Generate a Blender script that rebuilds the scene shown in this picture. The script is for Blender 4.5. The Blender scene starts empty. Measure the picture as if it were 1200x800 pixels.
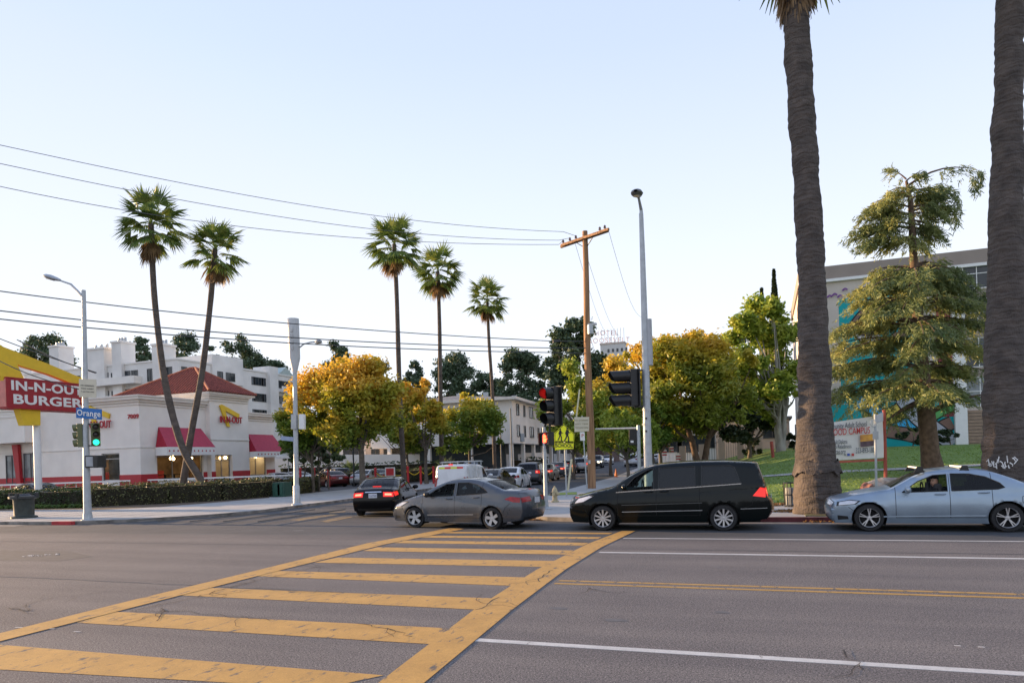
import bpy, bmesh, math, random
from mathutils import Vector, Matrix, noise
R = math.radians
sc = bpy.context.scene
COL = sc.collection
# ---------------------------------------------------------------- camera
TH = R(19.9); FPX = 820.0; CAMH = 2.0; ROLL = R(1.87); PX0, PY0 = 600.0, 537.0
fwd = Vector((-math.sin(TH), math.cos(TH), 0)); rgt = Vector((math.cos(TH), math.sin(TH), 0)); upv = Vector((0, 0, 1))
CAM = Vector((0, 0, CAMH))
cr, sr = math.cos(ROLL), math.sin(ROLL)
camx = rgt * cr - upv * sr; camy = rgt * sr + upv * cr
cd = bpy.data.cameras.new('camera'); cam = bpy.data.objects.new('camera', cd); COL.objects.link(cam)
m = Matrix((camx, camy, -fwd)).transposed().to_4x4(); m.translation = CAM; cam.matrix_world = m
cd.sensor_width = 36; cd.lens = FPX / 1200 * 36; cd.shift_y = (PY0 - 400) / 1200; cd.clip_end = 3000
sc.camera = cam
def ray(px, py):
    a, b = px - PX0, PY0 - py
    u, v = a * cr + b * sr, -a * sr + b * cr
    return fwd + rgt * (u / FPX) + upv * (v / FPX)
def at(px, py, zc): return CAM + ray(px, py) * zc
def G(px, py, z=0.0):
    d = ray(px, py); p = CAM + d * ((z - CAMH) / d.z); return Vector((p.x, p.y, z))
def onY(px, py, Y): d = ray(px, py); return CAM + d * (Y / d.y)
def onX(px, py, X): d = ray(px, py); return CAM + d * (X / d.x)
def depth(p): return (Vector(p) - CAM).dot(fwd)
def zat(px, py, p): return CAMH + ray(px, py).z * depth(p)     # height seen at a pixel above ground point p
def rnd(s): return random.Random(s)
# ---------------------------------------------------------------- materials
MT = {}
def new_mat(name):
    mt = bpy.data.materials.new(name); mt.use_nodes = True; MT[name] = mt
    nt = mt.node_tree; return mt, nt, nt.nodes['Principled BSDF']
def mat(name, col, rough=.6, metal=0, var=.12, scale=3.0, bump=0, bscale=None, emit=None, es=1, coat=0, detail=5, col2=None, stretch=None, spec=None):
    if name in MT: return MT[name]
    mt, nt, b = new_mat(name); N, L = nt.nodes, nt.links
    b.inputs['Roughness'].default_value = rough; b.inputs['Metallic'].default_value = metal
    if spec is not None: b.inputs['Specular IOR Level'].default_value = spec
    if coat: b.inputs['Coat Weight'].default_value = coat; b.inputs['Coat Roughness'].default_value = .04
    c2 = col2 or tuple(c * (1 - var) for c in col); c1 = tuple(min(1, c * (1 + var)) for c in col) if not col2 else col
    tc = N.new('ShaderNodeTexCoord'); mp = N.new('ShaderNodeMapping'); L.new(tc.outputs['Object'], mp.inputs[0])
    if stretch: mp.inputs['Scale'].default_value = stretch
    nz = N.new('ShaderNodeTexNoise'); nz.inputs['Scale'].default_value = scale; nz.inputs['Detail'].default_value = detail
    L.new(mp.outputs[0], nz.inputs[0])
    rp = N.new('ShaderNodeValToRGB'); rp.color_ramp.elements[0].position = .32; rp.color_ramp.elements[1].position = .68
    rp.color_ramp.elements[0].color = (*c2, 1); rp.color_ramp.elements[1].color = (*c1, 1)
    L.new(nz.outputs[0], rp.inputs[0]); L.new(rp.outputs[0], b.inputs['Base Color'])
    if bump:
        n2 = N.new('ShaderNodeTexNoise'); n2.inputs['Scale'].default_value = bscale or scale * 6; n2.inputs['Detail'].default_value = 4
        L.new(mp.outputs[0], n2.inputs[0]); bp = N.new('ShaderNodeBump'); bp.inputs['Strength'].default_value = bump; bp.inputs['Distance'].default_value = .02
        L.new(n2.outputs[0], bp.inputs['Height']); L.new(bp.outputs[0], b.inputs['Normal'])
    if emit:
        b.inputs['Emission Color'].default_value = (*emit, 1); b.inputs['Emission Strength'].default_value = es
    return mt
def leafmat(name, ca, cb, cc=None, scale=.5, trans=.35, rough=.55, zg=None):
    if name in MT: return MT[name]
    mt, nt, b = new_mat(name); N, L = nt.nodes, nt.links
    tc = N.new('ShaderNodeTexCoord'); nz = N.new('ShaderNodeTexNoise'); nz.inputs['Scale'].default_value = scale; nz.inputs['Detail'].default_value = 6
    nz.inputs['Roughness'].default_value = .7
    L.new(tc.outputs['Object'], nz.inputs[0]); rp = N.new('ShaderNodeValToRGB')
    e = rp.color_ramp.elements; e[0].position = .36; e[0].color = (*ca, 1); e[1].position = .64; e[1].color = (*(cc or cb), 1)
    if cc: k = e.new(.5); k.color = (*cb, 1)
    src = nz.outputs[0]
    if zg:      # greener below, yellower above: sunlit crown tops put into the yellowing leaf colour
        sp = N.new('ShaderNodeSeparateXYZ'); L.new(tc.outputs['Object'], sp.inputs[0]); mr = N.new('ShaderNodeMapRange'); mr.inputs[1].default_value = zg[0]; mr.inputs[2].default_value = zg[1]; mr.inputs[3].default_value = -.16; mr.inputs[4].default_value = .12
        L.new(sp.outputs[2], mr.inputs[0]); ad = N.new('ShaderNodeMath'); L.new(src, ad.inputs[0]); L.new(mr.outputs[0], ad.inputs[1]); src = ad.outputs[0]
    L.new(src, rp.inputs[0]); L.new(rp.outputs[0], b.inputs['Base Color']); b.inputs['Roughness'].default_value = rough
    tr = N.new('ShaderNodeBsdfTranslucent'); L.new(rp.outputs[0], tr.inputs[0]); mx = N.new('ShaderNodeMixShader'); mx.inputs[0].default_value = trans
    out = N['Material Output']; L.new(b.outputs[0], mx.inputs[1]); L.new(tr.outputs[0], mx.inputs[2]); L.new(mx.outputs[0], out.inputs[0])
    return mt
def glassmat(name, tint=(.55, .6, .62), clear=.6, rough=.03):
    if name in MT: return MT[name]
    mt, nt, b = new_mat(name); N, L = nt.nodes, nt.links
    b.inputs['Base Color'].default_value = (.012, .014, .016, 1); b.inputs['Roughness'].default_value = rough
    tr = N.new('ShaderNodeBsdfTransparent'); tr.inputs[0].default_value = (*tint, 1)
    lw = N.new('ShaderNodeFresnel'); lw.inputs['IOR'].default_value = 1.5
    mn = N.new('ShaderNodeMapRange'); mn.inputs['To Min'].default_value = 1 - clear; mn.inputs['To Max'].default_value = 1; L.new(lw.outputs[0], mn.inputs[0])
    mx = N.new('ShaderNodeMixShader'); L.new(mn.outputs[0], mx.inputs[0]); L.new(tr.outputs[0], mx.inputs[1]); L.new(b.outputs[0], mx.inputs[2])
    L.new(mx.outputs[0], N['Material Output'].inputs[0]); return mt
# ---------------------------------------------------------------- mesh builder
class MB:
    def __init__(s): s.v = []; s.f = []; s.m = []; s.mats = []; s.k = 0
    def use(s, mt):
        if mt not in s.mats: s.mats.append(mt)
        s.k = s.mats.index(mt); return s
    def add(s, vs, fs):
        o = len(s.v); s.v += [tuple(p) for p in vs]; s.f += [tuple(i + o for i in f) for f in fs]; s.m += [s.k] * len(fs)
    def quad(s, a, b, c, d): s.add([a, b, c, d], [(0, 1, 2, 3)])
    def box(s, a, b, rot=0, c=None):
        x0, y0, z0 = a; x1, y1, z1 = b
        vs = [Vector((x, y, z)) for z in (z0, z1) for x, y in ((x0, y0), (x1, y0), (x1, y1), (x0, y1))]
        if rot:
            cc = Vector(c) if c is not None else Vector(((x0 + x1) / 2, (y0 + y1) / 2, 0)); mr = Matrix.Rotation(rot, 3, 'Z')
            vs = [mr @ (p - cc) + cc for p in vs]
        s.add(vs, [(3, 2, 1, 0), (4, 5, 6, 7), (0, 1, 5, 4), (1, 2, 6, 5), (2, 3, 7, 6), (3, 0, 4, 7)])
    def bar(s, p, q, w, h=None, up=Vector((0, 0, 1))):
        h = h or w; p, q = Vector(p), Vector(q); d = (q - p).normalized(); x = d.cross(up)
        x = Vector((1, 0, 0)) if x.length < 1e-4 else x.normalized(); y = x.cross(d); vs = []
        for c in (p, q): vs += [c + x * (w / 2 * i) + y * (h / 2 * j) for i, j in ((-1, -1), (1, -1), (1, 1), (-1, 1))]
        s.add(vs, [(0, 1, 2, 3), (7, 6, 5, 4), (4, 5, 1, 0), (5, 6, 2, 1), (6, 7, 3, 2), (7, 4, 0, 3)])
    def tube(s, pts, rad, n=10, cap=True):
        pts = [Vector(p) for p in pts]; rad = rad if isinstance(rad, (list, tuple)) else [rad] * len(pts); vs = []; px = None
        for i, p in enumerate(pts):
            d = (pts[min(i + 1, len(pts) - 1)] - pts[max(i - 1, 0)]).normalized()
            if px is None: px = d.orthogonal().normalized()
            px = (px - d * px.dot(d)).normalized(); py = d.cross(px)
            vs += [p + (px * math.cos(2 * math.pi * k / n) + py * math.sin(2 * math.pi * k / n)) * rad[i] for k in range(n)]
        fs = [(i * n + k, i * n + (k + 1) % n, (i + 1) * n + (k + 1) % n, (i + 1) * n + k) for i in range(len(pts) - 1) for k in range(n)]
        if cap: fs += [tuple(reversed(range(n))), tuple(range((len(pts) - 1) * n, len(pts) * n))]
        s.add(vs, fs)
    def lathe(s, prof, c=(0, 0, 0), axis='Z', n=24, cap=False):
        c = Vector(c); vs = []
        for r, h in prof:
            for k in range(n):
                a = 2 * math.pi * k / n; x, y = r * math.cos(a), r * math.sin(a)
                vs.append(c + (Vector((x, y, h)) if axis == 'Z' else Vector((x, h, y)) if axis == 'Y' else Vector((h, x, y))))
        fs = [(i * n + k, i * n + (k + 1) % n, (i + 1) * n + (k + 1) % n, (i + 1) * n + k) for i in range(len(prof) - 1) for k in range(n)]
        if axis == 'Y': fs = [tuple(reversed(f)) for f in fs]
        if cap: fs += [tuple(reversed(range(n))), tuple(range((len(prof) - 1) * n, len(prof) * n))]
        s.add(vs, fs)
    def prism(s, poly, ext):
        n = len(poly); ext = Vector(ext); vs = [Vector(p) for p in poly] + [Vector(p) + ext for p in poly]
        s.add(vs, [tuple(range(n))[::-1], tuple(range(n, 2 * n))] + [(i, (i + 1) % n, (i + 1) % n + n, i + n) for i in range(n)])
    def poly(s, pts): s.add(pts, [tuple(range(len(pts)))])
    def ribbon(s, pts, w, nrm):
        pts = [Vector(p) for p in pts]; nrm = Vector(nrm); L_ = []
        for i, p in enumerate(pts):
            d = (pts[min(i + 1, len(pts) - 1)] - pts[max(i - 1, 0)]).normalized(); x = nrm.cross(d).normalized(); ww = w[i] if isinstance(w, (list, tuple)) else w
            L_ += [p - x * ww / 2, p + x * ww / 2]
        s.add(L_, [(2 * i, 2 * i + 2, 2 * i + 3, 2 * i + 1) for i in range(len(pts) - 1)])
    def build(s, name, mt=None, parent=None, smooth=False, bevel=0, fixn=False):
        me = bpy.data.meshes.new(name); me.from_pydata(s.v, [], s.f)
        for k in (s.mats or [mt]): me.materials.append(k)
        if s.mats: me.polygons.foreach_set('material_index', s.m)
        if fixn:
            bm = bmesh.new(); bm.from_mesh(me); bmesh.ops.recalc_face_normals(bm, faces=bm.faces); bm.to_mesh(me); bm.free()
        if smooth:
            me.polygons.foreach_set('use_smooth', [True] * len(me.polygons))
            try: me.set_sharp_from_angle(angle=R(smooth if smooth is not True else 40))
            except Exception: pass
        me.update(); o = bpy.data.objects.new(name, me); COL.objects.link(o)
        if parent: o.parent = parent
        if bevel:
            b = o.modifiers.new('bevel', 'BEVEL'); b.width = bevel; b.segments = 2; b.limit_method = 'ANGLE'
        return o
def tag(o, label, cat, group=None, kind=None):
    if label: o['label'] = label
    if cat: o['category'] = cat
    if group: o['group'] = group
    if kind: o['kind'] = kind
    return o
def struct(o, kind='structure'): o['kind'] = kind; return o
def thing(name, label, cat, loc=(0, 0, 0), rz=0, group=None):
    o = bpy.data.objects.new(name, None); o.empty_display_size = .3; COL.objects.link(o); o.location = loc; o.rotation_euler = (0, 0, rz)
    return tag(o, label, cat, group)
KIDS = {}
def copy_tree(o, parent=None):
    c = o.copy(); COL.objects.link(c)
    if parent: c.parent = parent
    for ch in o.children: copy_tree(ch, c)
    return c
def dup(root, loc, rz, label, group=None, scale=None):
    r = copy_tree(root); r.location = loc; r.rotation_euler = (0, 0, rz); r['label'] = label
    if group: r['group'] = group
    if scale: r.scale = scale
    return r
def text_mesh(s, size, depth=.01, space=1.0, bold=0):
    cu = bpy.data.curves.new('lettering', 'FONT'); cu.body = s; cu.size = size; cu.extrude = depth; cu.align_x = 'CENTER'; cu.align_y = 'CENTER'
    cu.space_character = space; cu.offset = bold; cu.resolution_u = 3
    o = bpy.data.objects.new('tmp', cu); COL.objects.link(o); dg = bpy.context.evaluated_depsgraph_get()
    me = bpy.data.meshes.new_from_object(o.evaluated_get(dg)); bpy.data.objects.remove(o); bpy.data.curves.remove(cu); return me
def text(name, s, size, mt, parent, loc, xdir, updir, depth=.01, space=1.0, bold=0, width=None, label=None):
    """lettering lying in the plane xdir/updir, centred at loc"""
    me = text_mesh(s, size, depth, space, bold); me.materials.clear(); me.materials.append(mt)
    x = Vector(xdir).normalized(); u = Vector(updir).normalized(); n = x.cross(u)
    if width:
        xs = [v.co.x for v in me.vertices]; k = width / (max(xs) - min(xs))
        for v in me.vertices: v.co.x *= k
    m4 = Matrix((x, u, n)).transposed().to_4x4(); m4.translation = Vector(loc); me.transform(m4)
    o = bpy.data.objects.new(name, me); COL.objects.link(o)
    if parent: o.parent = parent
    if label: o['label'] = label
    return o
def lp(a, b, t): return a + (b - a) * t
def interp(tab, x):
    if x <= tab[0][0]: return tab[0][1]
    for (a, b), (c, d) in zip(tab, tab[1:]):
        if x <= c: return b + (d - b) * (x - a) / (c - a)
    return tab[-1][1]
# common materials
steel = mat('galvanised_steel', (.42, .45, .47), .45, .35, var=.1, scale=6)
dsteel = mat('dark_metal', (.035, .037, .04), .5, .3)
blackp = mat('black_plastic', (.016, .017, .018), .42)
whitep = mat('white_paint', (.78, .78, .76), .5, var=.03)
redp = mat('red_paint', (.5, .025, .03), .5)
yellowp = mat('yellow_paint', (.75, .5, .02), .5, var=.05)
# ---------------------------------------------------------------- sky and sun (sun low in the west = -X)
SUN_EL, SUN_AZ = R(7.5), R(274.0)      # azimuth measured from +Y clockwise
w = bpy.data.worlds.new('World'); sc.world = w; w.use_nodes = True
nt = w.node_tree; bg = nt.nodes['Background']; sk = nt.nodes.new('ShaderNodeTexSky')
sk.sky_type = 'NISHITA'; sk.sun_disc = False; sk.sun_elevation = SUN_EL; sk.sun_rotation = SUN_AZ
sk.altitude = 100; sk.air_density = 1.0; sk.dust_density = .6; sk.ozone_density = 1.6
N, L = nt.nodes, nt.links                    # hazy evening air: the physical sky whitened towards the horizon
hs = N.new('ShaderNodeHueSaturation'); hs.inputs['Saturation'].default_value = .45; L.new(sk.outputs[0], hs.inputs['Color'])
cl = N.new('ShaderNodeVectorMath'); cl.operation = 'MINIMUM'; cl.inputs[1].default_value = (2.2, 2.2, 2.2); L.new(hs.outputs[0], cl.inputs[0])
tcs = N.new('ShaderNodeTexCoord'); spz = N.new('ShaderNodeSeparateXYZ'); L.new(tcs.outputs['Generated'], spz.inputs[0])
rp = N.new('ShaderNodeValToRGB'); e = rp.color_ramp.elements; e[0].position = 0; e[0].color = (.69, .71, .745, 1); e[1].position = 1; e[1].color = (.27, .355, .60, 1)
for pos, c in ((.10, (.67, .715, .78)), (.25, (.60, .645, .745)), (.5, (.44, .52, .70))): k = e.new(pos); k.color = (*c, 1)
L.new(spz.outputs[2], rp.inputs[0]); sc3 = N.new('ShaderNodeVectorMath'); sc3.operation = 'SCALE'; sc3.inputs['Scale'].default_value = 3.0; L.new(rp.outputs[0], sc3.inputs[0])
mxs = N.new('ShaderNodeMix'); mxs.data_type = 'RGBA'; mxs.inputs[0].default_value = .90; L.new(cl.outputs[0], mxs.inputs[6]); L.new(sc3.outputs[0], mxs.inputs[7])
L.new(mxs.outputs[2], bg.inputs[0]); bg.inputs[1].default_value = .15
sd = bpy.data.lights.new('sun', 'SUN'); sd.energy = 3.6; sd.angle = R(.5); sd.color = (1, .66, .36)
so = bpy.data.objects.new('sun', sd); COL.objects.link(so)
sdir = Vector((math.sin(SUN_AZ) * math.cos(SUN_EL), math.cos(SUN_AZ) * math.cos(SUN_EL), math.sin(SUN_EL)))
so.rotation_euler = sdir.to_track_quat('Z', 'Y').to_euler()
sc.view_settings.view_transform = 'Standard'; sc.view_settings.look = 'None'; sc.view_settings.gamma = 1
sc.view_settings.exposure = 1.8
# ---------------------------------------------------------------- ground
OR0 = (-10.0, 30.0); SK = -0.08
def orx(Y): return OR0[0] + SK * (Y - OR0[1])          # x of the side street's east kerb
OW = 11.0
def H(x, y):                                          # terrain height
    h = 0.0
    if y > 60: h += min(.012 * (y - 60), 9)
    e = x - (orx(y) + 7)
    if y > 25 and e > 0:
        t = min(1, e / 7); h += t * min(1.75, max(0, (y - 26.5)) * .052)
    if y < 25: h = 0
    return h
def sheet(name, poly, z, mt, kind='structure', nx=1):
    b = MB(); b.poly([(x, y, z) for x, y in poly]); return struct(b.build(name, mt), kind)
def strip(xf0, xf1, ys, z, nx=3):
    b = MB(); vs = []
    for y in ys:
        a, c = xf0(y), xf1(y)
        for i in range(nx + 1):
            x = a + (c - a) * i / nx; vs.append((x, y, H(x, y) + z))
    n = nx + 1
    b.add(vs, [(j * n + i, j * n + i + 1, (j + 1) * n + i + 1, (j + 1) * n + i) for j in range(len(ys) - 1) for i in range(nx)]); return b
def asphalt():
    mt, nt, b = new_mat('asphalt'); N, L = nt.nodes, nt.links
    geo = N.new('ShaderNodeNewGeometry'); sep = N.new('ShaderNodeSeparateXYZ'); L.new(geo.outputs['Position'], sep.inputs[0])
    def nz(scale, det=4, vec=None, rough=.6):
        n = N.new('ShaderNodeTexNoise'); n.inputs['Scale'].default_value = scale; n.inputs['Detail'].default_value = det; n.inputs['Roughness'].default_value = rough
        L.new(vec or geo.outputs['Position'], n.inputs[0]); return n.outputs[0]
    def ramp(src, p0, c0, p1, c1, mid=None):
        r = N.new('ShaderNodeValToRGB'); e = r.color_ramp.elements; e[0].position = p0; e[0].color = (*c0, 1); e[1].position = p1; e[1].color = (*c1, 1)
        if mid: k = e.new(mid[0]); k.color = (*mid[1], 1)
        L.new(src, r.inputs[0]); return r.outputs[0]
    def mul(a, c, f=1.0):
        x = N.new('ShaderNodeMix'); x.data_type = 'RGBA'; x.blend_type = 'MULTIPLY'; x.inputs[0].default_value = f; L.new(a, x.inputs[6]); L.new(c, x.inputs[7]); return x.outputs[2]
    # lanes: worn tracks along X (function of Y), old warm asphalt in the middle, newer blue-grey next to the north gutter
    mpY = N.new('ShaderNodeMapping'); mpY.inputs['Scale'].default_value = (.06, 1.2, 1); L.new(geo.outputs['Position'], mpY.inputs[0])
    base = ramp(nz(.35, 5), .3, (.118, .116, .120), .7, (.150, .146, .147))
    tracks = ramp(nz(1.0, 3, mpY.outputs[0]), .3, (.80, .80, .82), .7, (1.12, 1.1, 1.07))
    grain = ramp(nz(42, 3, None, .9), .34, (.38, .38, .40), .68, (1.85, 1.78, 1.72))
    fine = ramp(nz(130, 2, None, .8), .36, (.45, .45, .45), .66, (1.8, 1.75, 1.66))
    wob = N.new('ShaderNodeMath'); wob.operation = 'MULTIPLY_ADD'; L.new(nz(.5, 3), wob.inputs[0]); wob.inputs[1].default_value = .8; L.new(sep.outputs[1], wob.inputs[2])
    mr = N.new('ShaderNodeMapRange'); L.new(wob.outputs[0], mr.inputs[0]); mr.inputs[1].default_value = 16.6; mr.inputs[2].default_value = 17.5
    spk = ramp(nz(75, 2, None, .5), .57, (1, 1, 1), .66, (2.3, 2.2, 2.1)); dks = ramp(nz(55, 2, None, .5), .36, (.35, .35, .36), .44, (1, 1, 1)); c = mul(mul(mul(mul(mul(base, tracks), grain, .75), fine, .7), spk), dks)
    mx = N.new('ShaderNodeMix'); mx.data_type = 'RGBA'; L.new(mr.outputs[0], mx.inputs[0]); L.new(c, mx.inputs[6])
    c2 = mul(ramp(nz(.8, 5), .3, (.062, .068, .076), .7, (.085, .09, .098)), fine, .5); L.new(c2, mx.inputs[7])
    L.new(mx.outputs[2], b.inputs['Base Color']); b.inputs['Roughness'].default_value = .85; b.inputs['Specular IOR Level'].default_value = .25
    bp = N.new('ShaderNodeBump'); bp.inputs['Strength'].default_value = .5; bp.inputs['Distance'].default_value = .006
    L.new(nz(70, 3), bp.inputs['Height']); L.new(bp.outputs[0], b.inputs['Normal']); return mt
ASPH = asphalt()
concrete = mat('pavement_concrete', (.36, .36, .35), .8, var=.12, scale=.9, bump=.2, bscale=40, detail=8)
kerbm = mat('kerb_stone', (.2, .18, .16), .8, var=.45, scale=2.5)
redkerb = mat('red_kerb_paint', (.42, .03, .035), .7, var=.2, scale=4)
oldred = mat('faded_red_kerb', (.13, .03, .035), .8, var=.4, scale=3)
def grassmat(n, a, b_):
    return mat(n, a, .9, var=.3, scale=1.3, bump=.8, bscale=60, detail=8, col2=b_)
lawnm = grassmat('lawn_grass', (.165, .25, .04), (.10, .17, .03))
dirtm = mat('bare_soil', (.12, .085, .055), .95, var=.3, scale=4, bump=.6, bscale=30)
hillm = mat('far_ground', (.1, .11, .07), .9, var=.3, scale=.02)
# base sheet out to the horizon
b = MB(); b.quad((-1500, -300, -.06), (1500, -300, -.06), (1500, 24, -.06), (-1500, 24, -.06)); b.build('tmp'); bpy.data.objects.remove(bpy.data.objects['tmp'])
ys = [24, 30, 40, 50, 60, 80, 110, 150, 200, 300, 500, 810, 1500]
b = MB(); xs = [-1500, -600, -200, -100, -60, -40, -21, -10, 0, 10, 20, 40, 60, 100, 200, 600, 1500]; vs = []
for y in [-300] + ys:
    for x in xs: vs.append((x, y, H(x, y) - .06 - (.3 if y > 24 else 0)))
n = len(xs); b.add(vs, [(j * n + i, j * n + i + 1, (j + 1) * n + i + 1, (j + 1) * n + i) for j in range(len(ys)) for i in range(n - 1)])
struct(b.build('ground', hillm))
# main road
b = MB(); NYL, NYR = 19.5, 20.7
b.quad((-400, -6, 0), (400, -6, 0), (400, 12, 0), (-400, 12, 0))
b.quad((-400, 12, 0), (400, 12, 0), (400, NYR, 0), (-400, NYR, 0)); struct(b.build('main_road', ASPH))
ysr = [NYR, 24, 27, 30, 36, 42, 50, 60, 70, 85, 110, 150, 200, 300, 500, 800]
b = strip(lambda y: orx(y) - OW - (9 * max(0, (29 - y) / 8.3) ** 2 if y < 29 else 0), lambda y: orx(y) + (4 * max(0, (26 - y) / 5.3) ** 2 if y < 26 else 0), ysr, .002, 2); struct(b.build('side_road', ASPH))
# near (south) pavement, behind the camera
b = MB(); b.box((-400, -12, -.1), (400, -6, .15)); struct(b.build('south_pavement', concrete))
# left pavement: corner area
def arc(cx, cy, r, a0, a1, n=10): return [(cx + r * math.cos(R(lp(a0, a1, i / n))), cy + r * math.sin(R(lp(a0, a1, i / n)))) for i in range(n + 1)]
def slab(name, poly, z0, z1, mt, kerb=None):
    b = MB(); b.use(mt); n = len(poly); b.poly([(x, y, z1) for x, y in poly]); b.use(kerb or mt)
    b.add([(x, y, z0) for x, y in poly] + [(x, y, z1) for x, y in poly], [(i, (i + 1) % n, (i + 1) % n + n, i + n) for i in range(n)]); return struct(b.build(name))
LX = orx(30) - OW
KL = [(-400, NYL), (-27.5, NYL)] + arc(-27.0, NYL + 6.5, 6.5, -88, -12, 8) + [(orx(30) - OW, 31), (orx(60) - OW, 60)]
slab('west_pavement', KL + [(orx(60) - OW - 4.5, 60), (-29, 40), (-29, 36.5), (-31.5, 30.5), (-39, 26.4), (-60, 25), (-400, 25)], -.02, .13, concrete, kerbm)
KR = [(orx(60), 60), (orx(30), 30), (orx(27), 27)] + arc(-4.6, NYR + 5, 5.0, 180, 270, 8) + [(2, NYR), (400, NYR)]
EPave = KR + [(400, 25.5), (-3.0, 25.5), (orx(30) + 4.4, 27.5), (orx(60) + 4, 60)]
slab('east_pavement', EPave, -.02, .13, concrete, kerbm)
b = MB()      # expansion joints scored in the pavements
for i in range(30): b.box((-60 + i * 1.5, NYL + .16, .1), (-60 + i * 1.5 + .02, 25, .1335))
for i in range(28): b.box((1 + i * 1.5, NYR + .16, .1), (1 + i * 1.5 + .02, 24.2, .1335))
b.box((-60, 22.3, .1), (-24, 22.32, .1335))
b.box((-60, NYL + .16, .1), (-27, NYL + .18, .1335)); struct(b.build('pavement_joints', mat('joint_dark', (.12, .12, .115), .9)))
# painted kerbs (red), slightly proud of the kerb face
def kerbpaint(x0, x1, Y, mt):
    b = MB(); b.box((x0, Y - .012, .0), (x1, Y + .15, .1345)); return struct(b.build('painted_kerb', mt))
a0, a1 = G(59, 615), G(101, 613); kerbpaint(a0.x, a1.x, NYL, redkerb)
kerbpaint(-1.5, 12, NYR, oldred)
# gutter strip
b = MB(); b.box((-200, NYL - .55, -.01), (-27.5, NYL - .014, .004)); b.box((-1, NYR - .5, -.01), (200, NYR - .014, .004)); struct(b.build('gutter', mat('gutter_concrete', (.17, .165, .16), .85, var=.3, scale=1.5)))
# west lots beyond the pavements
b = MB(); b.poly([(-400, 25, .06), (-60, 25, .06), (-39, 26.4, .06), (-31.5, 30.5, .06), (-29, 36.5, .06), (-29, 40, .06), (orx(60) - OW - 4.5, 60, .06), (orx(60) - OW - 4.5, 95, .06), (-400, 95, .06)])
struct(b.build('parking_lot', mat('lot_asphalt', (.07, .07, .072), .85, var=.2, scale=.6, bump=.3, bscale=50)))
b = strip(lambda y: orx(y) - OW - 4.5, lambda y: orx(y) - OW, [60, 70, 85, 110, 150, 200, 300, 500], .13, 1); struct(b.build('far_west_pavement', concrete))
b = strip(lambda y: orx(y), lambda y: orx(y) + 4, [60, 70, 85, 110, 150, 200, 300, 500], .12, 1); struct(b.build('far_east_pavement', concrete))
# east lawn
ysl = [25.5, 26.5, 28, 30, 33, 36, 40, 45, 50, 56, 60, 64, 70, 80, 100]
b = strip(lambda y: max(orx(y) + 4.2, -3.2 if y < 27 else -50), lambda y: 90, ysl, .1, 60); struct(b.build('lawn', lawnm))
b = MB(); b.box((1.0, NYR + .3, .05), (6.2, 23.9, .16)); struct(b.build('tree_lawn', mat('patchy_verge', (.10, .12, .035), .95, var=.3, scale=2.5, bump=.8, bscale=30, col2=(.12, .085, .05))))
# concrete path across the lawn: from the pixels of the photograph on the rising ground
def lawn_pt(px, py):
    d = ray(px, py); t = 20
    while t < 90:
        p = CAM + d * t
        if p.z <= H(p.x, p.y) + .1: return p
        t += .05
    return p
pp = [lawn_pt(x, y) for x, y in ((905, 557.5), (960, 554), (1040, 550.5), (1100, 548), (1145, 545.5), (1200, 543.5))]
pp = [pp[0] + (pp[0] - pp[1])] + pp + [pp[-1] + (pp[-1] - pp[-2]) * 3]
b = MB()
for p, q in zip(pp, pp[1:]):
    zq = lambda v, o: (v.x, v.y + o, H(v.x, v.y + o) + .14)
    b.quad(zq(p, -.6), zq(q, -.6), zq(q, .6), zq(p, .6))
struct(b.build('lawn_path', concrete))
# ---- painted markings
def paint(name, col, wear=.5, scale=7):
    mt, nt, b = new_mat(name); N, L = nt.nodes, nt.links; geo = N.new('ShaderNodeNewGeometry')
    def nz(s, d, sc_=None):
        n = N.new('ShaderNodeTexNoise'); n.inputs['Scale'].default_value = s; n.inputs['Detail'].default_value = d; n.inputs['Roughness'].default_value = .75
        if sc_:
            mp = N.new('ShaderNodeMapping'); mp.inputs['Scale'].default_value = sc_; L.new(geo.outputs['Position'], mp.inputs[0]); L.new(mp.outputs[0], n.inputs[0])
        else: L.new(geo.outputs['Position'], n.inputs[0])
        return n.outputs[0]
    r = N.new('ShaderNodeValToRGB'); e = r.color_ramp.elements; e[0].position = .3; e[0].color = (*[c * .72 for c in col], 1); e[1].position = .7; e[1].color = (*col, 1); L.new(nz(2.2, 8), r.inputs[0])
    r2 = N.new('ShaderNodeValToRGB'); e = r2.color_ramp.elements; e[0].position = wear - .06; e[0].color = (1, 1, 1, 1); e[1].position = wear; e[1].color = (0, 0, 0, 1); L.new(nz(scale, 8, (1, .35, 1)), r2.inputs[0])
    g = N.new('ShaderNodeValToRGB'); e = g.color_ramp.elements; e[0].position = .3; e[0].color = (.78, .78, .78, 1); e[1].position = .7; e[1].color = (1.1, 1.1, 1.1, 1); L.new(nz(60, 3), g.inputs[0])
    m2 = N.new('ShaderNodeMix'); m2.data_type = 'RGBA'; m2.blend_type = 'MULTIPLY'; m2.inputs[0].default_value = 1; L.new(r.outputs[0], m2.inputs[6]); L.new(g.outputs[0], m2.inputs[7])
    mx = N.new('ShaderNodeMix'); mx.data_type = 'RGBA'; L.new(r2.outputs[0], mx.inputs[0]); L.new(m2.outputs[2], mx.inputs[6]); mx.inputs[7].default_value = (.1, .09, .08, 1)
    L.new(mx.outputs[2], b.inputs['Base Color']); b.inputs['Roughness'].default_value = .7
    bp = N.new('ShaderNodeBump'); bp.inputs['Strength'].default_value = .4; bp.inputs['Distance'].default_value = .005; L.new(nz(70, 3), bp.inputs['Height']); L.new(bp.outputs[0], b.inputs['Normal'])
    return mt
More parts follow.
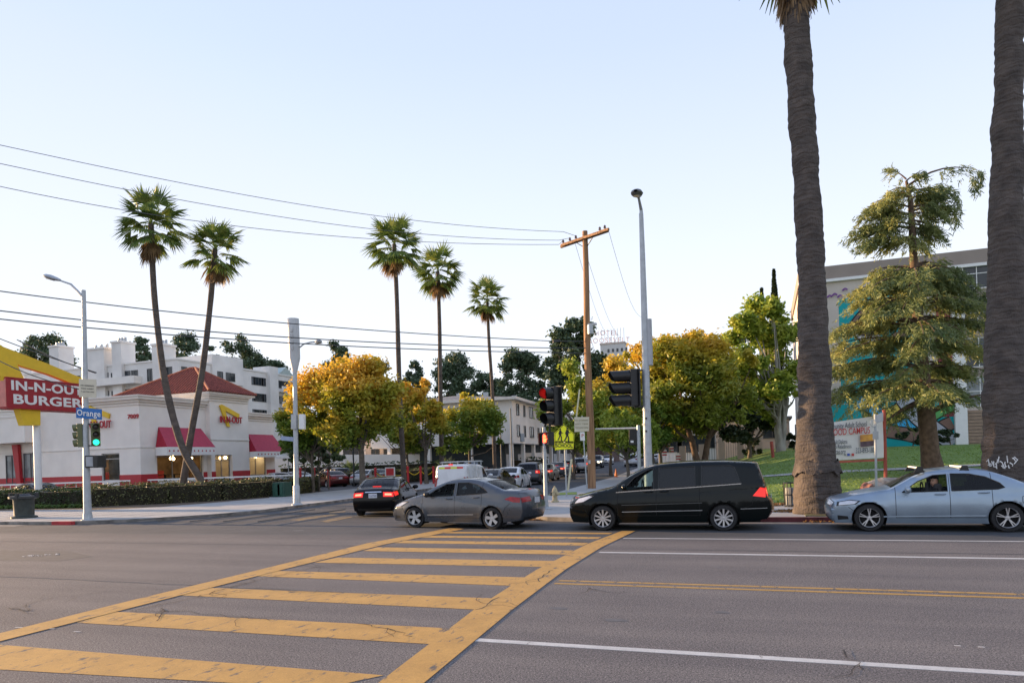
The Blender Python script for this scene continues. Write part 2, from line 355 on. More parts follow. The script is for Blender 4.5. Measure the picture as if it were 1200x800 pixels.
ypaint = paint('yellow_road_paint', (.60, .34, .085), .435); wpaint = paint('white_road_paint', (.62, .62, .60), .36)
ypaint2 = paint('worn_yellow_road_paint', (.50, .29, .07), .44)
ZM = .004
def flat(pts, z=ZM): b = MB(); b.poly([(G(x, y).x, G(x, y).y, z) for x, y in pts]); return b
b = MB()
def addq(b, pts, z): b.poly([(G(x, y).x, G(x, y).y, z) for x, y in pts])
addq(b, [(-60, 765), (-60, 756.5), (0, 742), (160, 702), (300, 668.5), (430, 636.5), (528, 618.5), (545, 619.5), (452, 637.5), (325, 669), (190, 703), (0, 751.5)], .008)
addq(b, [(440, 803), (350, 880), (430, 880), (495, 802), (600, 714.5), (663, 667), (705, 641), (745, 621.8), (729, 621.8), (688, 637.5), (628, 668), (560, 711)], .008)
struct(b.build('crosswalk_edge_lines', ypaint))
b = MB()       # the bars between the edge lines: front and back edge measured on both sides
for q in ([(-40, 752), (450, 791), (380, 806), (-40, 782)], [(135, 716.5), (528, 736), (505, 754.5), (90, 729.3)], [(246, 688.5), (583, 701), (568, 714.5), (205, 697)],
          [(318, 668.5), (625, 676.5), (610, 686.5), (290, 674.5)], [(395, 653), (652, 657), (640, 664), (368, 659)], [(442, 641), (672, 644.8), (664, 649.5), (425, 645.3)],
          [(475, 633), (690, 635.8), (683, 639), (462, 636)], [(500, 627.3), (705, 629), (700, 631.2), (488, 629.6)], [(520, 622.8), (718, 624), (714, 625.6), (512, 624.5)]): addq(b, q, ZM)
struct(b.build('crosswalk_bars', ypaint))
def yline(px, py): return G(px, py).y
def lane(name, x0, x1, Y, wd, mt): b = MB(); b.box((x0, Y - wd / 2, -.01), (x1, Y + wd / 2, ZM)); return struct(b.build(name, mt))
for nm, p0, Y, wd, mt in (('lane_line', (558, 750), (yline(558, 750) + yline(1195, 788)) / 2, .12, wpaint), ('lane_line', (702, 647), (yline(702, 647) + yline(1195, 654)) / 2, .13, wpaint),
                          ('lane_line', (730, 630.5), (yline(730, 630.5) + yline(1195, 633.8)) / 2, .09, wpaint)):
    lane(nm, G(*p0).x, 300, Y, wd, mt)
YC = (yline(652, 682.5) + yline(1195, 697)) / 2
for dy in (-.13, .13): lane('centre_line', G(652, 682).x, 300, YC + dy, .1, ypaint2)
# the other crosswalk over the side road mouth: oblique bars
b = MB()
for q in ([(340, 609), (392, 601.5), (398, 602.8), (350, 610.2)], [(375, 610.6), (402, 605), (415, 605.4), (384, 611.8)], [(385, 600), (405, 598.7), (405, 599.8), (386, 601.3)]): addq(b, q, ZM + .002)
struct(b.build('side_crosswalk_bars', paint('faded_yellow_paint', (.34, .22, .08), .52)))
# cracks, tar, patches
tar = mat('crack_dark', (.022, .022, .024), .8)
def crack(b, pts, w0, seed, z, br=3, bw=.06):
    r = rnd(seed); P = [G(*p) for p in pts]; out = []
    for p, q in zip(P, P[1:]):
        n = max(3, int((q - p).length / .12))
        for i in range(n):
            v = p.lerp(q, i / n); out.append(v + Vector((r.uniform(-.05, .05), r.uniform(-.05, .05), 0)))
    out.append(P[-1])
    b.ribbon([(v.x, v.y, z) for v in out], [w0 * r.uniform(.3, 1.3) for _ in out], (0, 0, 1))
    for _ in range(br):
        i = r.randrange(1, len(out) - 1); v = out[i].copy(); a = r.uniform(0, 6.28); t = [v.copy()]
        for k in range(r.randint(4, 12)): a += r.uniform(-.5, .5); v = v + Vector((math.cos(a), math.sin(a), 0)) * .075; t.append(v.copy())
        b.ribbon([(u.x, u.y, z) for u in t], w0 * .5, (0, 0, 1))
b = MB()
crack(b, [(150, 716), (225, 701), (300, 680), (372, 664), (400, 660)], .018, 1, .0095, 14)
crack(b, [(150, 716), (210, 716), (270, 722), (316, 727)], .012, 2, .0095, 6)
crack(b, [(185, 728), (192, 718), (188, 712)], .02, 3, .0095, 3)
crack(b, [(240, 700), (300, 690), (350, 694), (390, 694)], .012, 4, .0095, 5)
crack(b, [(415, 731), (440, 735), (470, 740), (483, 746)], .013, 5, .0095, 2)
crack(b, [(630, 682), (640, 672), (648, 668)], .018, 6, .0095, 2)
crack(b, [(560, 714), (575, 708), (585, 700)], .018, 7, .0095, 3)
crack(b, [(993, 763), (1001, 775), (1012, 785)], .016, 8, .0095, 1)
crack(b, [(690, 689), (700, 691)], .02, 9, .0095, 2)
crack(b, [(10, 712), (35, 716), (30, 709)], .018, 10, .0095, 2)
crack(b, [(0, 718), (60, 700), (170, 690)], .01, 11, .0095, 5)
struct(b.build('road_cracks', tar))
b = MB(); addq(b, [(-20, 644), (80, 645.5), (110, 652), (70, 657), (-20, 656.5)], .002); addq(b, [(676, 632.5), (700, 633), (694, 636), (668, 634.5)], .0065)
struct(b.build('asphalt_patch', mat('patch_asphalt', (.06, .065, .072), .85, var=.25, scale=5)))
b = MB(); r = rnd(5)       # chalk-like scribble on the asphalt at the left
for k in range(9):
    x = 28 + k * 5.2; y = 651.5 - k * .3; b.ribbon([(*G(x + r.uniform(-2, 2), y + r.uniform(-1, 1))[:2], .006) for _ in range(4)], .03, (0, 0, 1))
for (x, y) in ((22, 735), (60, 736.5), (90, 740), (1122, 756.5), (1150, 758)): b.ribbon([(*G(x - 4, y)[:2], .006), (*G(x + 4, y + .3)[:2], .006)], .03, (0, 0, 1))
struct(b.build('road_scribbles', wpaint))

# manhole, oil drips, tar-sealed seams
mh = G(430, 648); b = MB()
stain = mat('oil_stain', (.095, .09, .09), .6, var=.3, scale=6); r = rnd(77); b = MB()
for _ in range(26):
    x = r.uniform(-14, 14); Y = r.choice([8.6, 12.4, 17.9, 4.6]) + r.gauss(0, .35); q = r.uniform(.03, .13); n = 9
    b.poly([(x + q * 1.6 * math.cos(a) * r.uniform(.7, 1.2), Y + q * math.sin(a) * r.uniform(.7, 1.2), .0022) for a in [6.283 * k / n for k in range(n)]])
struct(b.build('oil_stains', stain)); b = MB()
for (p, q_) in (((-26, 14.6), (22, 14.9)), ((2, 3.6), (26, 4.3)), ((-16, 9.6), (-4.6, 9.3))):
    P = [Vector((lp(p[0], q_[0], t / 60), lp(p[1], q_[1], t / 60) + .05 * noise.noise(Vector((t * .4, p[1], 0))), .003)) for t in range(61)]; b.ribbon(P, [.025 + .02 * r.random() for _ in P], (0, 0, 1))
struct(b.build('sealed_seams', mat('tar_seal', (.035, .035, .037), .5)))
# ---------------------------------------------------------------- vehicles
def paintm(name, col, flake=.0, metal=.35, rough=.32, coat=.5, cior=1.4):
    if name in MT: return MT[name]
    mt, nt, b = new_mat(name); N, L = nt.nodes, nt.links
    b.inputs['Metallic'].default_value = metal; b.inputs['Coat Weight'].default_value = coat; b.inputs['Coat Roughness'].default_value = .04; b.inputs['Coat IOR'].default_value = cior; b.inputs['Specular IOR Level'].default_value = .5 if cior > 1.3 else .2
    tc = N.new('ShaderNodeTexCoord'); nz = N.new('ShaderNodeTexNoise'); nz.inputs['Scale'].default_value = 2.2; nz.inputs['Detail'].default_value = 8; L.new(tc.outputs['Object'], nz.inputs[0])
    rp = N.new('ShaderNodeValToRGB'); e = rp.color_ramp.elements; e[0].position = .3; e[0].color = (*[c * .86 for c in col], 1); e[1].position = .7; e[1].color = (*col, 1)
    L.new(nz.outputs[0], rp.inputs[0]); L.new(rp.outputs[0], b.inputs['Base Color'])
    mr = N.new('ShaderNodeMapRange'); mr.inputs['To Min'].default_value = rough - .08; mr.inputs['To Max'].default_value = rough + .14; L.new(nz.outputs[0], mr.inputs[0]); L.new(mr.outputs[0], b.inputs['Roughness'])
    return mt
rubber = mat('tyre_rubber', (.022, .022, .023), .85, var=.2, scale=8)
alloy = mat('alloy_rim', (.55, .55, .56), .3, .75, var=.06)
hubcap = mat('hubcap_silver', (.52, .52, .52), .35, .5, var=.06)
chrome = mat('chrome', (.65, .66, .68), .15, .95, var=.03)
darkin = mat('dark_interior', (.02, .021, .023), .8)
seatm = mat('grey_seat_fabric', (.07, .07, .075), .9)
undr = mat('underbody_black', (.008, .008, .009), .9)
tint = glassmat('tinted_glass', (.25, .3, .33), .55)
clearg = glassmat('clear_glass', (.68, .8, .78), .93)
privg = glassmat('privacy_glass', (.1, .12, .14), .25)
headm = mat('headlight_lens', (.6, .6, .62), .12, .4, var=.1, scale=20)
tailm = mat('tail_lamp_red', (.30, .004, .008), .25, var=.3, scale=12, coat=.15)
tailon = mat('tail_lamp_lit', (.5, .01, .01), .2, emit=(1, .03, .02), es=.25)
tailhot = mat('brake_lamp_core', (.8, .2, .15), .2, emit=(1, .2, .1), es=.9)
headon = mat('headlight_lit', (.9, .85, .7), .2, emit=(1, .85, .6), es=3)
amber = mat('amber_lens', (.7, .22, .03), .2)
platem = mat('licence_plate_white', (.6, .62, .66), .5, var=.1, scale=30)
seam = mat('door_gap_black', (.006, .006, .006), .9)
def ease(t): t = max(0., min(1., t)); return t * t * (3 - 2 * t)
class Body:
    def __init__(s, S, paint, fine=1.0, glass=tint, priv=None):
        s.S = S; s.paint = paint; s.L = S['L']; s.Wd = S['W']; s.prof = S['prof']; s.fine = fine
        P = []                                    # smooth the profile with Catmull-Rom between marks
        raw = [Vector((p[0], 0, p[1])) for p in s.prof]; bul = [p[2] for p in s.prof]; s.idx = []
        for i in range(len(raw) - 1):
            p0, p1, p2, p3 = raw[max(i - 1, 0)], raw[i], raw[i + 1], raw[min(i + 2, len(raw) - 1)]
            s.idx.append(len(P)); n = max(2, int((p2 - p1).length / (.07 / fine)))
            n = min(n, 12)
            for k in range(n):
                t = k / n; q = .5 * ((2 * p1) + (p2 - p0) * t * .7 + (2 * p0 - 5 * p1 + 4 * p2 - p3) * 0)
                h1 = (p2 - p0) * .38; h2 = (p3 - p1) * .38; d = (p2 - p1).length
                m1 = h1.normalized() * min(h1.length, d) if h1.length else h1; m2 = h2.normalized() * min(h2.length, d) if h2.length else h2
                q = p1 * (2 * t ** 3 - 3 * t ** 2 + 1) + m1 * (t ** 3 - 2 * t ** 2 + t) + p2 * (-2 * t ** 3 + 3 * t ** 2) + m2 * (t ** 3 - t ** 2)
                P.append((q.x, q.z, lp(bul[i], bul[i + 1], t)))
        s.idx.append(len(P)); P.append((raw[-1].x, raw[-1].z, bul[-1])); s.P = P
        s.top = sorted([(p[0], p[1]) for p in P[s.idx[S.get('nose', 2)]:s.idx[S.get('tail', len(raw) - 3)] + 1]])
    def plan(s, x):
        f = max(0, 1 - x / s.S.get('ft', .85)); r = max(0, 1 - (s.L - x) / s.S.get('rt', .8))
        return s.Wd * (1 - s.S.get('fk', .17) * f ** 2.2 - s.S.get('rk', .12) * r ** 2.2)
    def W(s, x, z):
        w = s.plan(x); bz = interp(s.S['belt'], x); mid = s.S.get('midz', .62)
        if z > bz: w -= (z - bz) * s.S.get('tumble', .36) + .05
        elif z > mid: w -= .05 * ((z - mid) / max(.05, bz - mid)) ** 1.6
        else: w -= .07 * ((mid - z) / .45) ** 2
        if bz - .03 < z < bz: pass
        # crease line
        cz = interp(s.S['crease'], x) if 'crease' in s.S else None
        if cz: d = z - cz; w -= .012 * math.exp(-((d - .03) / .035) ** 2) * (1 if d > 0 else .6)
        # wheel-arch flare
        for ax in (s.S['xf'], s.S['xr']):
            d = math.hypot(x - ax, z - s.S['r']) - s.S['ar']
            if 0 <= d < .12: w += .012 * (1 - d / .12)
        zt = interp(s.top, x) if s.top[0][0] <= x <= s.top[-1][0] else 9
        rr = s.S.get('round', .11); dz = zt - z
        if dz < rr: k = 1 - max(0, dz) / rr; w -= rr * .62 * (1 - math.sqrt(max(0, 1 - k * k)))
        return w
    def bottom(s):
        S = s.S; out = []; zb = S['zb']; r = S['ar']
        for ax in (S['xr'], S['xf']):
            a0 = math.asin((zb - S['r']) / r); n = int(14 * s.fine) + 4
            out += [(ax + r * math.cos(a), S['r'] + r * math.sin(a)) for a in [lp(a0, math.pi - a0, i / n) for i in range(n + 1)]]
        return out
    def fill(s, polys, cuts_x=(), cuts_z=(), step=.07):
        bm = bmesh.new(); ed = []
        for poly in polys:
            vs = [bm.verts.new((x, 0, z)) for x, z in poly]
            ed += [bm.edges.new((vs[i], vs[(i + 1) % len(vs)])) for i in range(len(vs))]
        bmesh.ops.triangle_fill(bm, use_beauty=True, use_dissolve=False, edges=ed, normal=(0, -1, 0))
        xs = [v.co.x for v in bm.verts]; zs = [v.co.z for v in bm.verts]
        def cut(co, no): bmesh.ops.bisect_plane(bm, geom=bm.verts[:] + bm.edges[:] + bm.faces[:], dist=1e-5, plane_co=co, plane_no=no)
        for x in cuts_x: cut((x, 0, 0), (1, 0, 0))
        for z in cuts_z: cut((0, 0, z), (0, 0, 1))
        st = step / s.fine; x = min(xs) + st
        while x < max(xs): cut((x, 0, 0), (1, 0, 0)); x += st
        z = min(zs) + st * .8
        while z < max(zs): cut((0, 0, z), (0, 0, 1)); z += st * .8
        return bm
    def side_mesh(s, bm, mb, sgn, off, keep=lambda f: True, mf=None):
        """copy the flat panel into builder mb on one flank, bent to the body width"""
        bm.verts.ensure_lookup_table(); mp = {}
        for f in bm.faces:
            c = f.calc_center_median()
            if not keep(c): continue
            if mf: mb.use(mf(c))
            ids = []
            for v in f.verts:
                if v.index not in mp or mp[v.index][1] is not mb:
                    mp[v.index] = (len(mb.v), mb); mb.v.append((v.co.x - s.L / 2, sgn * (s.W(v.co.x, v.co.z) + off), v.co.z))
                ids.append(mp[v.index][0])
            n = f.normal.y
            if (n < 0) != (sgn < 0): ids.reverse()
            mb.f.append(tuple(ids)); mb.m.append(mb.k)
    def nrm(s, i):
        a, b = s.P[max(i - 1, 0)], s.P[min(i + 1, len(s.P) - 1)]; d = Vector((b[0] - a[0], 0, b[1] - a[1])).normalized(); return Vector((-d.z, 0, d.x))
    def cross(s, fi, t, off=0):
        """point on the centre strip: fi fractional index along the profile, t in -1..1 across"""
        i = min(int(fi), len(s.P) - 2); k = fi - i; A, B = s.P[i], s.P[i + 1]
        x, z, bl = (lp(A[j], B[j], k) for j in range(3)); n = (s.nrm(i) * (1 - k) + s.nrm(i + 1) * k).normalized()
        w = s.W(x, z); q = Vector((x - s.L / 2, t * w, z)) + n * (bl * (1 - abs(t) ** 2.4) + off); return q
    def zidx(s, z, rear):
        rng = range(len(s.P) - 1, 0, -1) if rear else range(0, len(s.P) - 1)
        for i in rng:
            a, b = (s.P[i - 1], s.P[i]) if rear else (s.P[i], s.P[i + 1])
            lo, hi = min(a[1], b[1]), max(a[1], b[1])
            if lo <= z <= hi and hi > lo: return (i - 1 if rear else i) + (z - a[1]) / (b[1] - a[1])
        return len(s.P) - 1
    def patch(s, mb, rear, z0, z1, t0, t1, off=.006, nz=4, nt=6, slant=0):
        vs = [];
        for j in range(nz + 1):
            z = lp(z0, z1, j / nz)
            for i in range(nt + 1): vs.append(s.cross(s.zidx(z, rear), lp(t0 + slant * (j / nz) * (1 if t0 + t1 > 0 else -1) * -1, t1, i / nt) if t0 + t1 > 0 else lp(t0, t1 + slant * (j / nz), i / nt), off))
        fs = [(j * (nt + 1) + i, j * (nt + 1) + i + 1, (j + 1) * (nt + 1) + i + 1, (j + 1) * (nt + 1) + i) for j in range(nz) for i in range(nt)]
        if not rear: fs = [tuple(reversed(f)) for f in fs]
        mb.add(vs, fs)
    def sidepatch(s, mb, poly, sgn, off=.006):
        bm = s.fill([poly], step=.06); s.side_mesh(bm, mb, sgn, off); bm.free()
WH = {}
def wheel_meshes(r, style, rimmat):
    key = (r, style, rimmat.name)
    if key in WH: return WH[key]
    w = .21; b = MB(); R0 = r * .70
    b.lathe([(R0, -.03), (R0 + .015, 0), (r * .93, 0), (r * .985, .03), (r, .06), (r, w - .05), (r * .96, w), (R0, w)], axis='Y', n=36)   # outer face at y=0, inner towards +y
    t = b.build('tyre', rubber, smooth=50); b = MB()
    b.use(rimmat); b.lathe([(R0 * .9, .06), (R0 * .93, .01), (R0 * 1.0, -.01), (R0 * 1.02, .02)], axis='Y', n=36)
    b.use(undr); b.lathe([(.0, .09), (R0 * .92, .09)], axis='Y', n=24); b.use(rimmat)
    n, wd, kind = style
    for k in range(n):
        a = 2 * math.pi * k / n + .3; ca, sa = math.cos(a), math.sin(a); ra, ta = Vector((ca, 0, sa)), Vector((-sa, 0, ca))
        if kind == 'Y':
            for sg in (-1, 1): b.bar(ra * r * .1 + Vector((0, .02, 0)), ra * R0 * .96 + ta * sg * R0 * .13 + Vector((0, .012, 0)), wd, .03, up=Vector((0, 1, 0)))
        else:
            p0, p1 = ra * r * .1, ra * R0 * .97; w0, w1 = wd * .55, wd * (1.25 if kind == 'W' else .8); yv = Vector((0, .035, 0)); sw = ta * (R0 * .22 if kind == 'S' else 0)
            b.prism([p0 - ta * w0 / 2 + Vector((0, .012, 0)), p1 - ta * w1 / 2 + sw + Vector((0, .006, 0)), p1 + ta * w1 / 2 + sw + Vector((0, .006, 0)), p0 + ta * w0 / 2 + Vector((0, .012, 0))], yv)
    b.lathe([(0, .0), (r * .12, .002), (r * .17, .02), (r * .17, .06)], axis='Y', n=16)
    m_ = b.build('rim', smooth=30); WH[key] = (t, m_); return t, m_
used_w = set()
def add_wheels(root, S, style, rimmat, steer=0):
    key = (S['r'], style, rimmat.name); t, m_ = wheel_meshes(S['r'], style, rimmat)
    for ax, sg in ((S['xf'], -1), (S['xr'], -1), (S['xf'], 1), (S['xr'], 1)):
        e = bpy.data.objects.new('wheel', None); e.empty_display_size = .1; COL.objects.link(e); e.parent = root
        yy = sg * (S['W'] - .035); e.location = (ax - S['L'] / 2, yy, S['r']); e.rotation_euler = (0, 0, (0 if sg < 0 else math.pi) + (steer if ax == S['xf'] else 0))
        for src in (t, m_):
            if key not in used_w: o = src
            else: o = src.copy(); COL.objects.link(o)
            o.parent = e
        used_w.add(key)
def make_car(name, label, cat, S, paint, glass=tint, back=None, group=None, fine=.7, style=(5, .07, 'R'), rimmat=None, lit=False, headlit=False, steer=0, trim=True, front_glass=None, plate=None):
    B = Body(S, paint, fine); L_, Wd = B.L, B.Wd; root = thing(name, label, cat, group=group); back = back or glass
    near = fine > .9
    prof = [(p[0], p[1]) for p in B.P]; outline = prof + B.bottom(); wins = S['wins']; seams = S['seams']; sz = S['sillz']
    cx = [v for x in seams for v in (x - .006, x + .006)] if fine > .45 else []
    bm = B.fill([outline] + wins, cx, (sz - .006, sz + .006) if fine > .45 else (), step=.08 if near else .11)
    def which(c):
        if fine <= .45 or c.z < sz - .006: return 0
        for i, (a, b_) in enumerate(zip(seams, seams[1:])):
            if a + .006 < c.x < b_ - .006 and c.z > sz + .006: return i + 1
        if seams[0] - .006 < c.x < seams[-1] + .006: return -1
        return 0
    body = MB(); body.use(paint)
    for sg in (-1, 1): B.side_mesh(bm, body, sg, 0, keep=lambda c: which(c) <= 0, mf=lambda c: seam if which(c) < 0 and c.z < B.S['roofz'] else paint)
    body.use(paint); T = [-1, -.97, -.93, -.87, -.6, -.3, 0, .3, .6, .87, .93, .97, 1]; nP = len(B.P); base = len(body.v)
    gl = [(B.idx[a], B.idx[b_]) for a, b_ in S['glass']]
    for i in range(nP):
        for t in T: body.v.append(tuple(B.cross(i, t)))
    for i in range(nP - 1):
        for j in range(len(T) - 1):
            if 3 <= j <= 8 and any(a <= i < b_ for a, b_ in gl): continue
            q = (base + i * 13 + j, base + (i + 1) * 13 + j, base + (i + 1) * 13 + j + 1, base + i * 13 + j + 1); body.f.append(q); body.m.append(0 if paint in body.mats[:1] else body.mats.index(paint))
    bo = body.build('body', parent=root)
    bm2 = bmesh.new(); bm2.from_mesh(bo.data); bmesh.ops.remove_doubles(bm2, verts=bm2.verts, dist=.002); bmesh.ops.recalc_face_normals(bm2, faces=bm2.faces); bm2.to_mesh(bo.data); bm2.free()
    bo.data.polygons.foreach_set('use_smooth', [True] * len(bo.data.polygons)); bo.data.set_sharp_from_angle(angle=R(38))
    if fine > .45:
        for sg in (-1, 1):
            for i in range(1, len(seams)):
                d = MB(); B.side_mesh(bm, d, sg, 0, keep=lambda c: which(c) == i)
                if not d.f: continue
                do = d.build('door', paint, root, smooth=40)
                hx, hz = S['handles'][i - 1] if i - 1 < len(S['handles']) else (None, None)
                if hx:
                    h = MB(); y = sg * (B.W(hx, hz) + .028); xx = hx - L_ / 2
                    h.tube([(xx - .11, y - sg * .03, hz), (xx - .08, y, hz + .003), (xx + .08, y, hz + .006), (xx + .11, y - sg * .03, hz + .006)], .016, 6); h.build('handle', paint, do, smooth=True)
    bm.free()
    for wi, wn in enumerate(wins):                       # side glass
        for sg in (-1, 1):
            g = MB(); k = B.fill([wn], step=.15); B.side_mesh(k, g, sg, -.012); k.free()
            g.build('side_window', (front_glass or glass) if wi == 0 else back if wi >= S.get('privfrom', 9) else glass, root, smooth=60)
            if near:
                f = MB(); pts = [Vector((x - L_ / 2, sg * (B.W(x, z) + .003), z)) for x, z in wn] ; pts.append(pts[0])
                f.ribbon(pts, .022, (0, 1, 0)); f.build('window_seal', blackp, root)
    for gi, (a, b_) in enumerate(gl):
        g = MB(); vs = [B.cross(i, t, -.01) for i in range(a, b_ + 1) for t in T[3:10]]; n = 7
        g.add(vs, [(i * n + j, (i + 1) * n + j, (i + 1) * n + j + 1, i * n + j + 1) for i in range(b_ - a) for j in range(n - 1)])
        g.build('windscreen' if gi == 0 else 'rear_window', (front_glass or glass) if gi == 0 else back, root, smooth=True)
    # cabin, underbody
    xf, xr, r = S['xf'], S['xr'], S['r']; h = L_ / 2; u = MB()
    u.box((.25 - h, -Wd + .3, .2), (L_ - .25 - h, Wd - .3, .5)); c0, c1 = S['cabin']; bz = interp(S['belt'], (c0 + c1) / 2)
    u.box((c0 - h, -Wd + .17, .3), (c1 - h, Wd - .17, bz - .12))
    u.box((xf + S['ar'] + .02 - h, -Wd + .09, S['zb'] + .01), (xr - S['ar'] - .02 - h, Wd - .09, S['zb'] + .1))
    for ax in (xf, xr):
        for sg in (-1, 1):
            n = 12; a = [lp(-.5, math.pi + .5, i / n) for i in range(n + 1)]; rr = S['ar'] + .004
            P0 = [Vector((ax - h + rr * math.cos(t), sg * (Wd - .05), r + rr * math.sin(t))) for t in a]; P1 = [Vector((p.x, sg * (Wd - .32), p.z)) for p in P0]; c_ = Vector((ax - h, sg * (Wd - .315), r)); u.add([c_ + (Vector((p.x, c_.y, p.z)) - c_) * 1.02 for p in P0], [tuple(range(n + 1))])
            u.add(P0 + P1, [(i, i + 1, i + n + 2, i + n + 1) for i in range(n)])
    u.build('underbody', undr, root)
    for j, x in enumerate(S['seats']):
        for y in (-.36, .36):
            it = MB(); it.box((x - h, y - .24, bz - .45), (x - h + .16, y + .24, bz + .16)); it.box((x - h + .02, y - .13, bz + .155), (x - h + .12, y + .13, bz + .38)); it.build('seat', seatm, root, bevel=.03 if near else 0)
    it = MB(); it.box((c0 - h + .12, -Wd + .2, bz - .3), (c0 - h + .5, Wd - .2, bz - .03)); it.build('dashboard', darkin, root)
    if near: it = MB(); it.lathe([(.16, 0), (.19, 0), (.19, .025), (.16, .025), (.16, 0)], c=(c0 - h + .72, -.36, bz + .02), axis='X', n=20); it.build('steering_wheel', darkin, root, smooth=True)
    # lamps, grille, plate, mirrors
    for sg in (-1, 1):
        if S.get('head'):
            b = MB(); b.use(blackp); B.sidepatch(b, S['head'], sg); z0, z1, t0 = S['headf']; B.patch(b, 0, z0, z1, min(sg * t0, sg * .985), max(sg * t0, sg * .985)); hc = (sum(p[0] for p in S['head']) / len(S['head']), sum(p[1] for p in S['head']) / len(S['head'])); b.use(headon if headlit else headm); B.sidepatch(b, [(lp(hc[0], p[0], .8), lp(hc[1], p[1], .74)) for p in S['head']], sg, .012); B.patch(b, 0, lp(z0, z1, .12), lp(z0, z1, .88), min(sg * (t0 + .05), sg * .985), max(sg * (t0 + .05), sg * .985), off=.012); b.build('headlight', parent=root, smooth=60)
        b = MB(); b.use(tailon if lit else tailm); B.sidepatch(b, S['tail_s'], sg); z0, z1, t0 = S['tailf']; B.patch(b, 1, z0, z1, min(sg * t0, sg * .985), max(sg * t0, sg * .985)); 
        if lit: b.use(tailhot); B.patch(b, 1, lp(z0, z1, .3), lp(z0, z1, .7), min(sg * (t0 + .08), sg * .9), max(sg * (t0 + .08), sg * .9), off=.01)
        b.build('tail_light', parent=root, smooth=60)
        mx, mz = S['mirror']; b = MB(); y0 = sg * B.W(mx, mz); q = []
        b.tube([(mx - h, y0 - sg * .04, mz), (mx - h - .02, y0 + sg * .1, mz + .02)], .025, 6)
        bm3 = bmesh.new(); bmesh.ops.create_uvsphere(bm3, u_segments=10, v_segments=7, radius=1)
        vs = [Vector((v.co.x * .07 + mx - h - .02, v.co.y * .12 + y0 + sg * .17, v.co.z * .085 + mz + .05)) for v in bm3.verts]; b.add(vs, [[v.index for v in f.verts] for f in bm3.faces]); bm3.free()
        b.build('wing_mirror', S.get('mirm', paint), root, smooth=True)
    b = MB(); b.use(blackp)
    for z0, z1, t in S['grille']: B.patch(b, 0, z0, z1, -t, t, off=.004)
    b.build('grille', parent=root, smooth=60)
    b = MB(); b.use(blackp); B.patch(b, 1, S['zb'] + .03, S['zb'] + .16, -.8, .8, off=.004); b.build('rear_valance', parent=root, smooth=60)
    pz = S['plate']; b = MB(); q = B.cross(B.zidx(pz, 1), 0, .012); b.box((q.x, -.155, pz - .08), (q.x + .012, .155, pz + .08)); po = b.build('licence_plate', platem, root)
    if near and plate: text('plate_number', plate, .1, mat('plate_blue', (.03, .05, .2), .5), po, (q.x + .014, 0, pz - .01), (0, 1, 0), (0, 0, 1), depth=.001, width=.26)
    if S.get('third') and lit: b = MB(); a, c = B.idx[S['glass'][1][1]], B.idx[S['glass'][1][0]]; q = B.cross(B.idx[S['glass'][1][S['third'][0]]], 0, .0); b.use(tailon); b.box((q.x + S['third'][1], -.16, q.z + S['third'][2]), (q.x + S['third'][1] + .03, .16, q.z + S['third'][2] + .025)); b.build('brake_light', parent=root)
    for pts, wd, mt_ in S.get('mould', []) if trim else []:
        for sg in (-1, 1):
            b = MB(); n = 14; pl = []
            for i in range(len(pts) - 1):
                for k in range(n): t = k / n; x, z = lp(pts[i][0], pts[i + 1][0], t), lp(pts[i][1], pts[i + 1][1], t); pl.append(Vector((x - h, sg * (B.W(x, z) + .007), z)))
            x, z = pts[-1]; pl.append(Vector((x - h, sg * (B.W(x, z) + .007), z))); b.ribbon(pl, wd, (0, 1, 0)); b.build('trim_strip', MT.get(mt_) or paint, root)
    add_wheels(root, S, style, rimmat or alloy, steer)
    return root, B
def place(root, S, pf, pr, side=-1):
    """stand the car on the ground contact points of its two visible wheels"""
    pf, pr = Vector(pf), Vector(pr); mid = (pf + pr) / 2; d = (pr - pf); rz = math.atan2(d.y, d.x); dl = (S['xf'] + S['xr']) / 2 - S['L'] / 2; wy = side * (S['W'] - .12)
    c, s_ = math.cos(rz), math.sin(rz); root.location = (mid.x - dl * c + wy * s_, mid.y - dl * s_ - wy * c, mid.z); root.rotation_euler = (0, 0, rz)
def park(root, x, y, head, dz=0):
    """head: degrees left of +Y the nose points to (0 = north)"""
    rz = R(head) - math.pi / 2        # local nose is -X
    rz = R(head - 90); root.location = (x, y, H(x, y) + dz + .01); root.rotation_euler = (0, 0, rz)
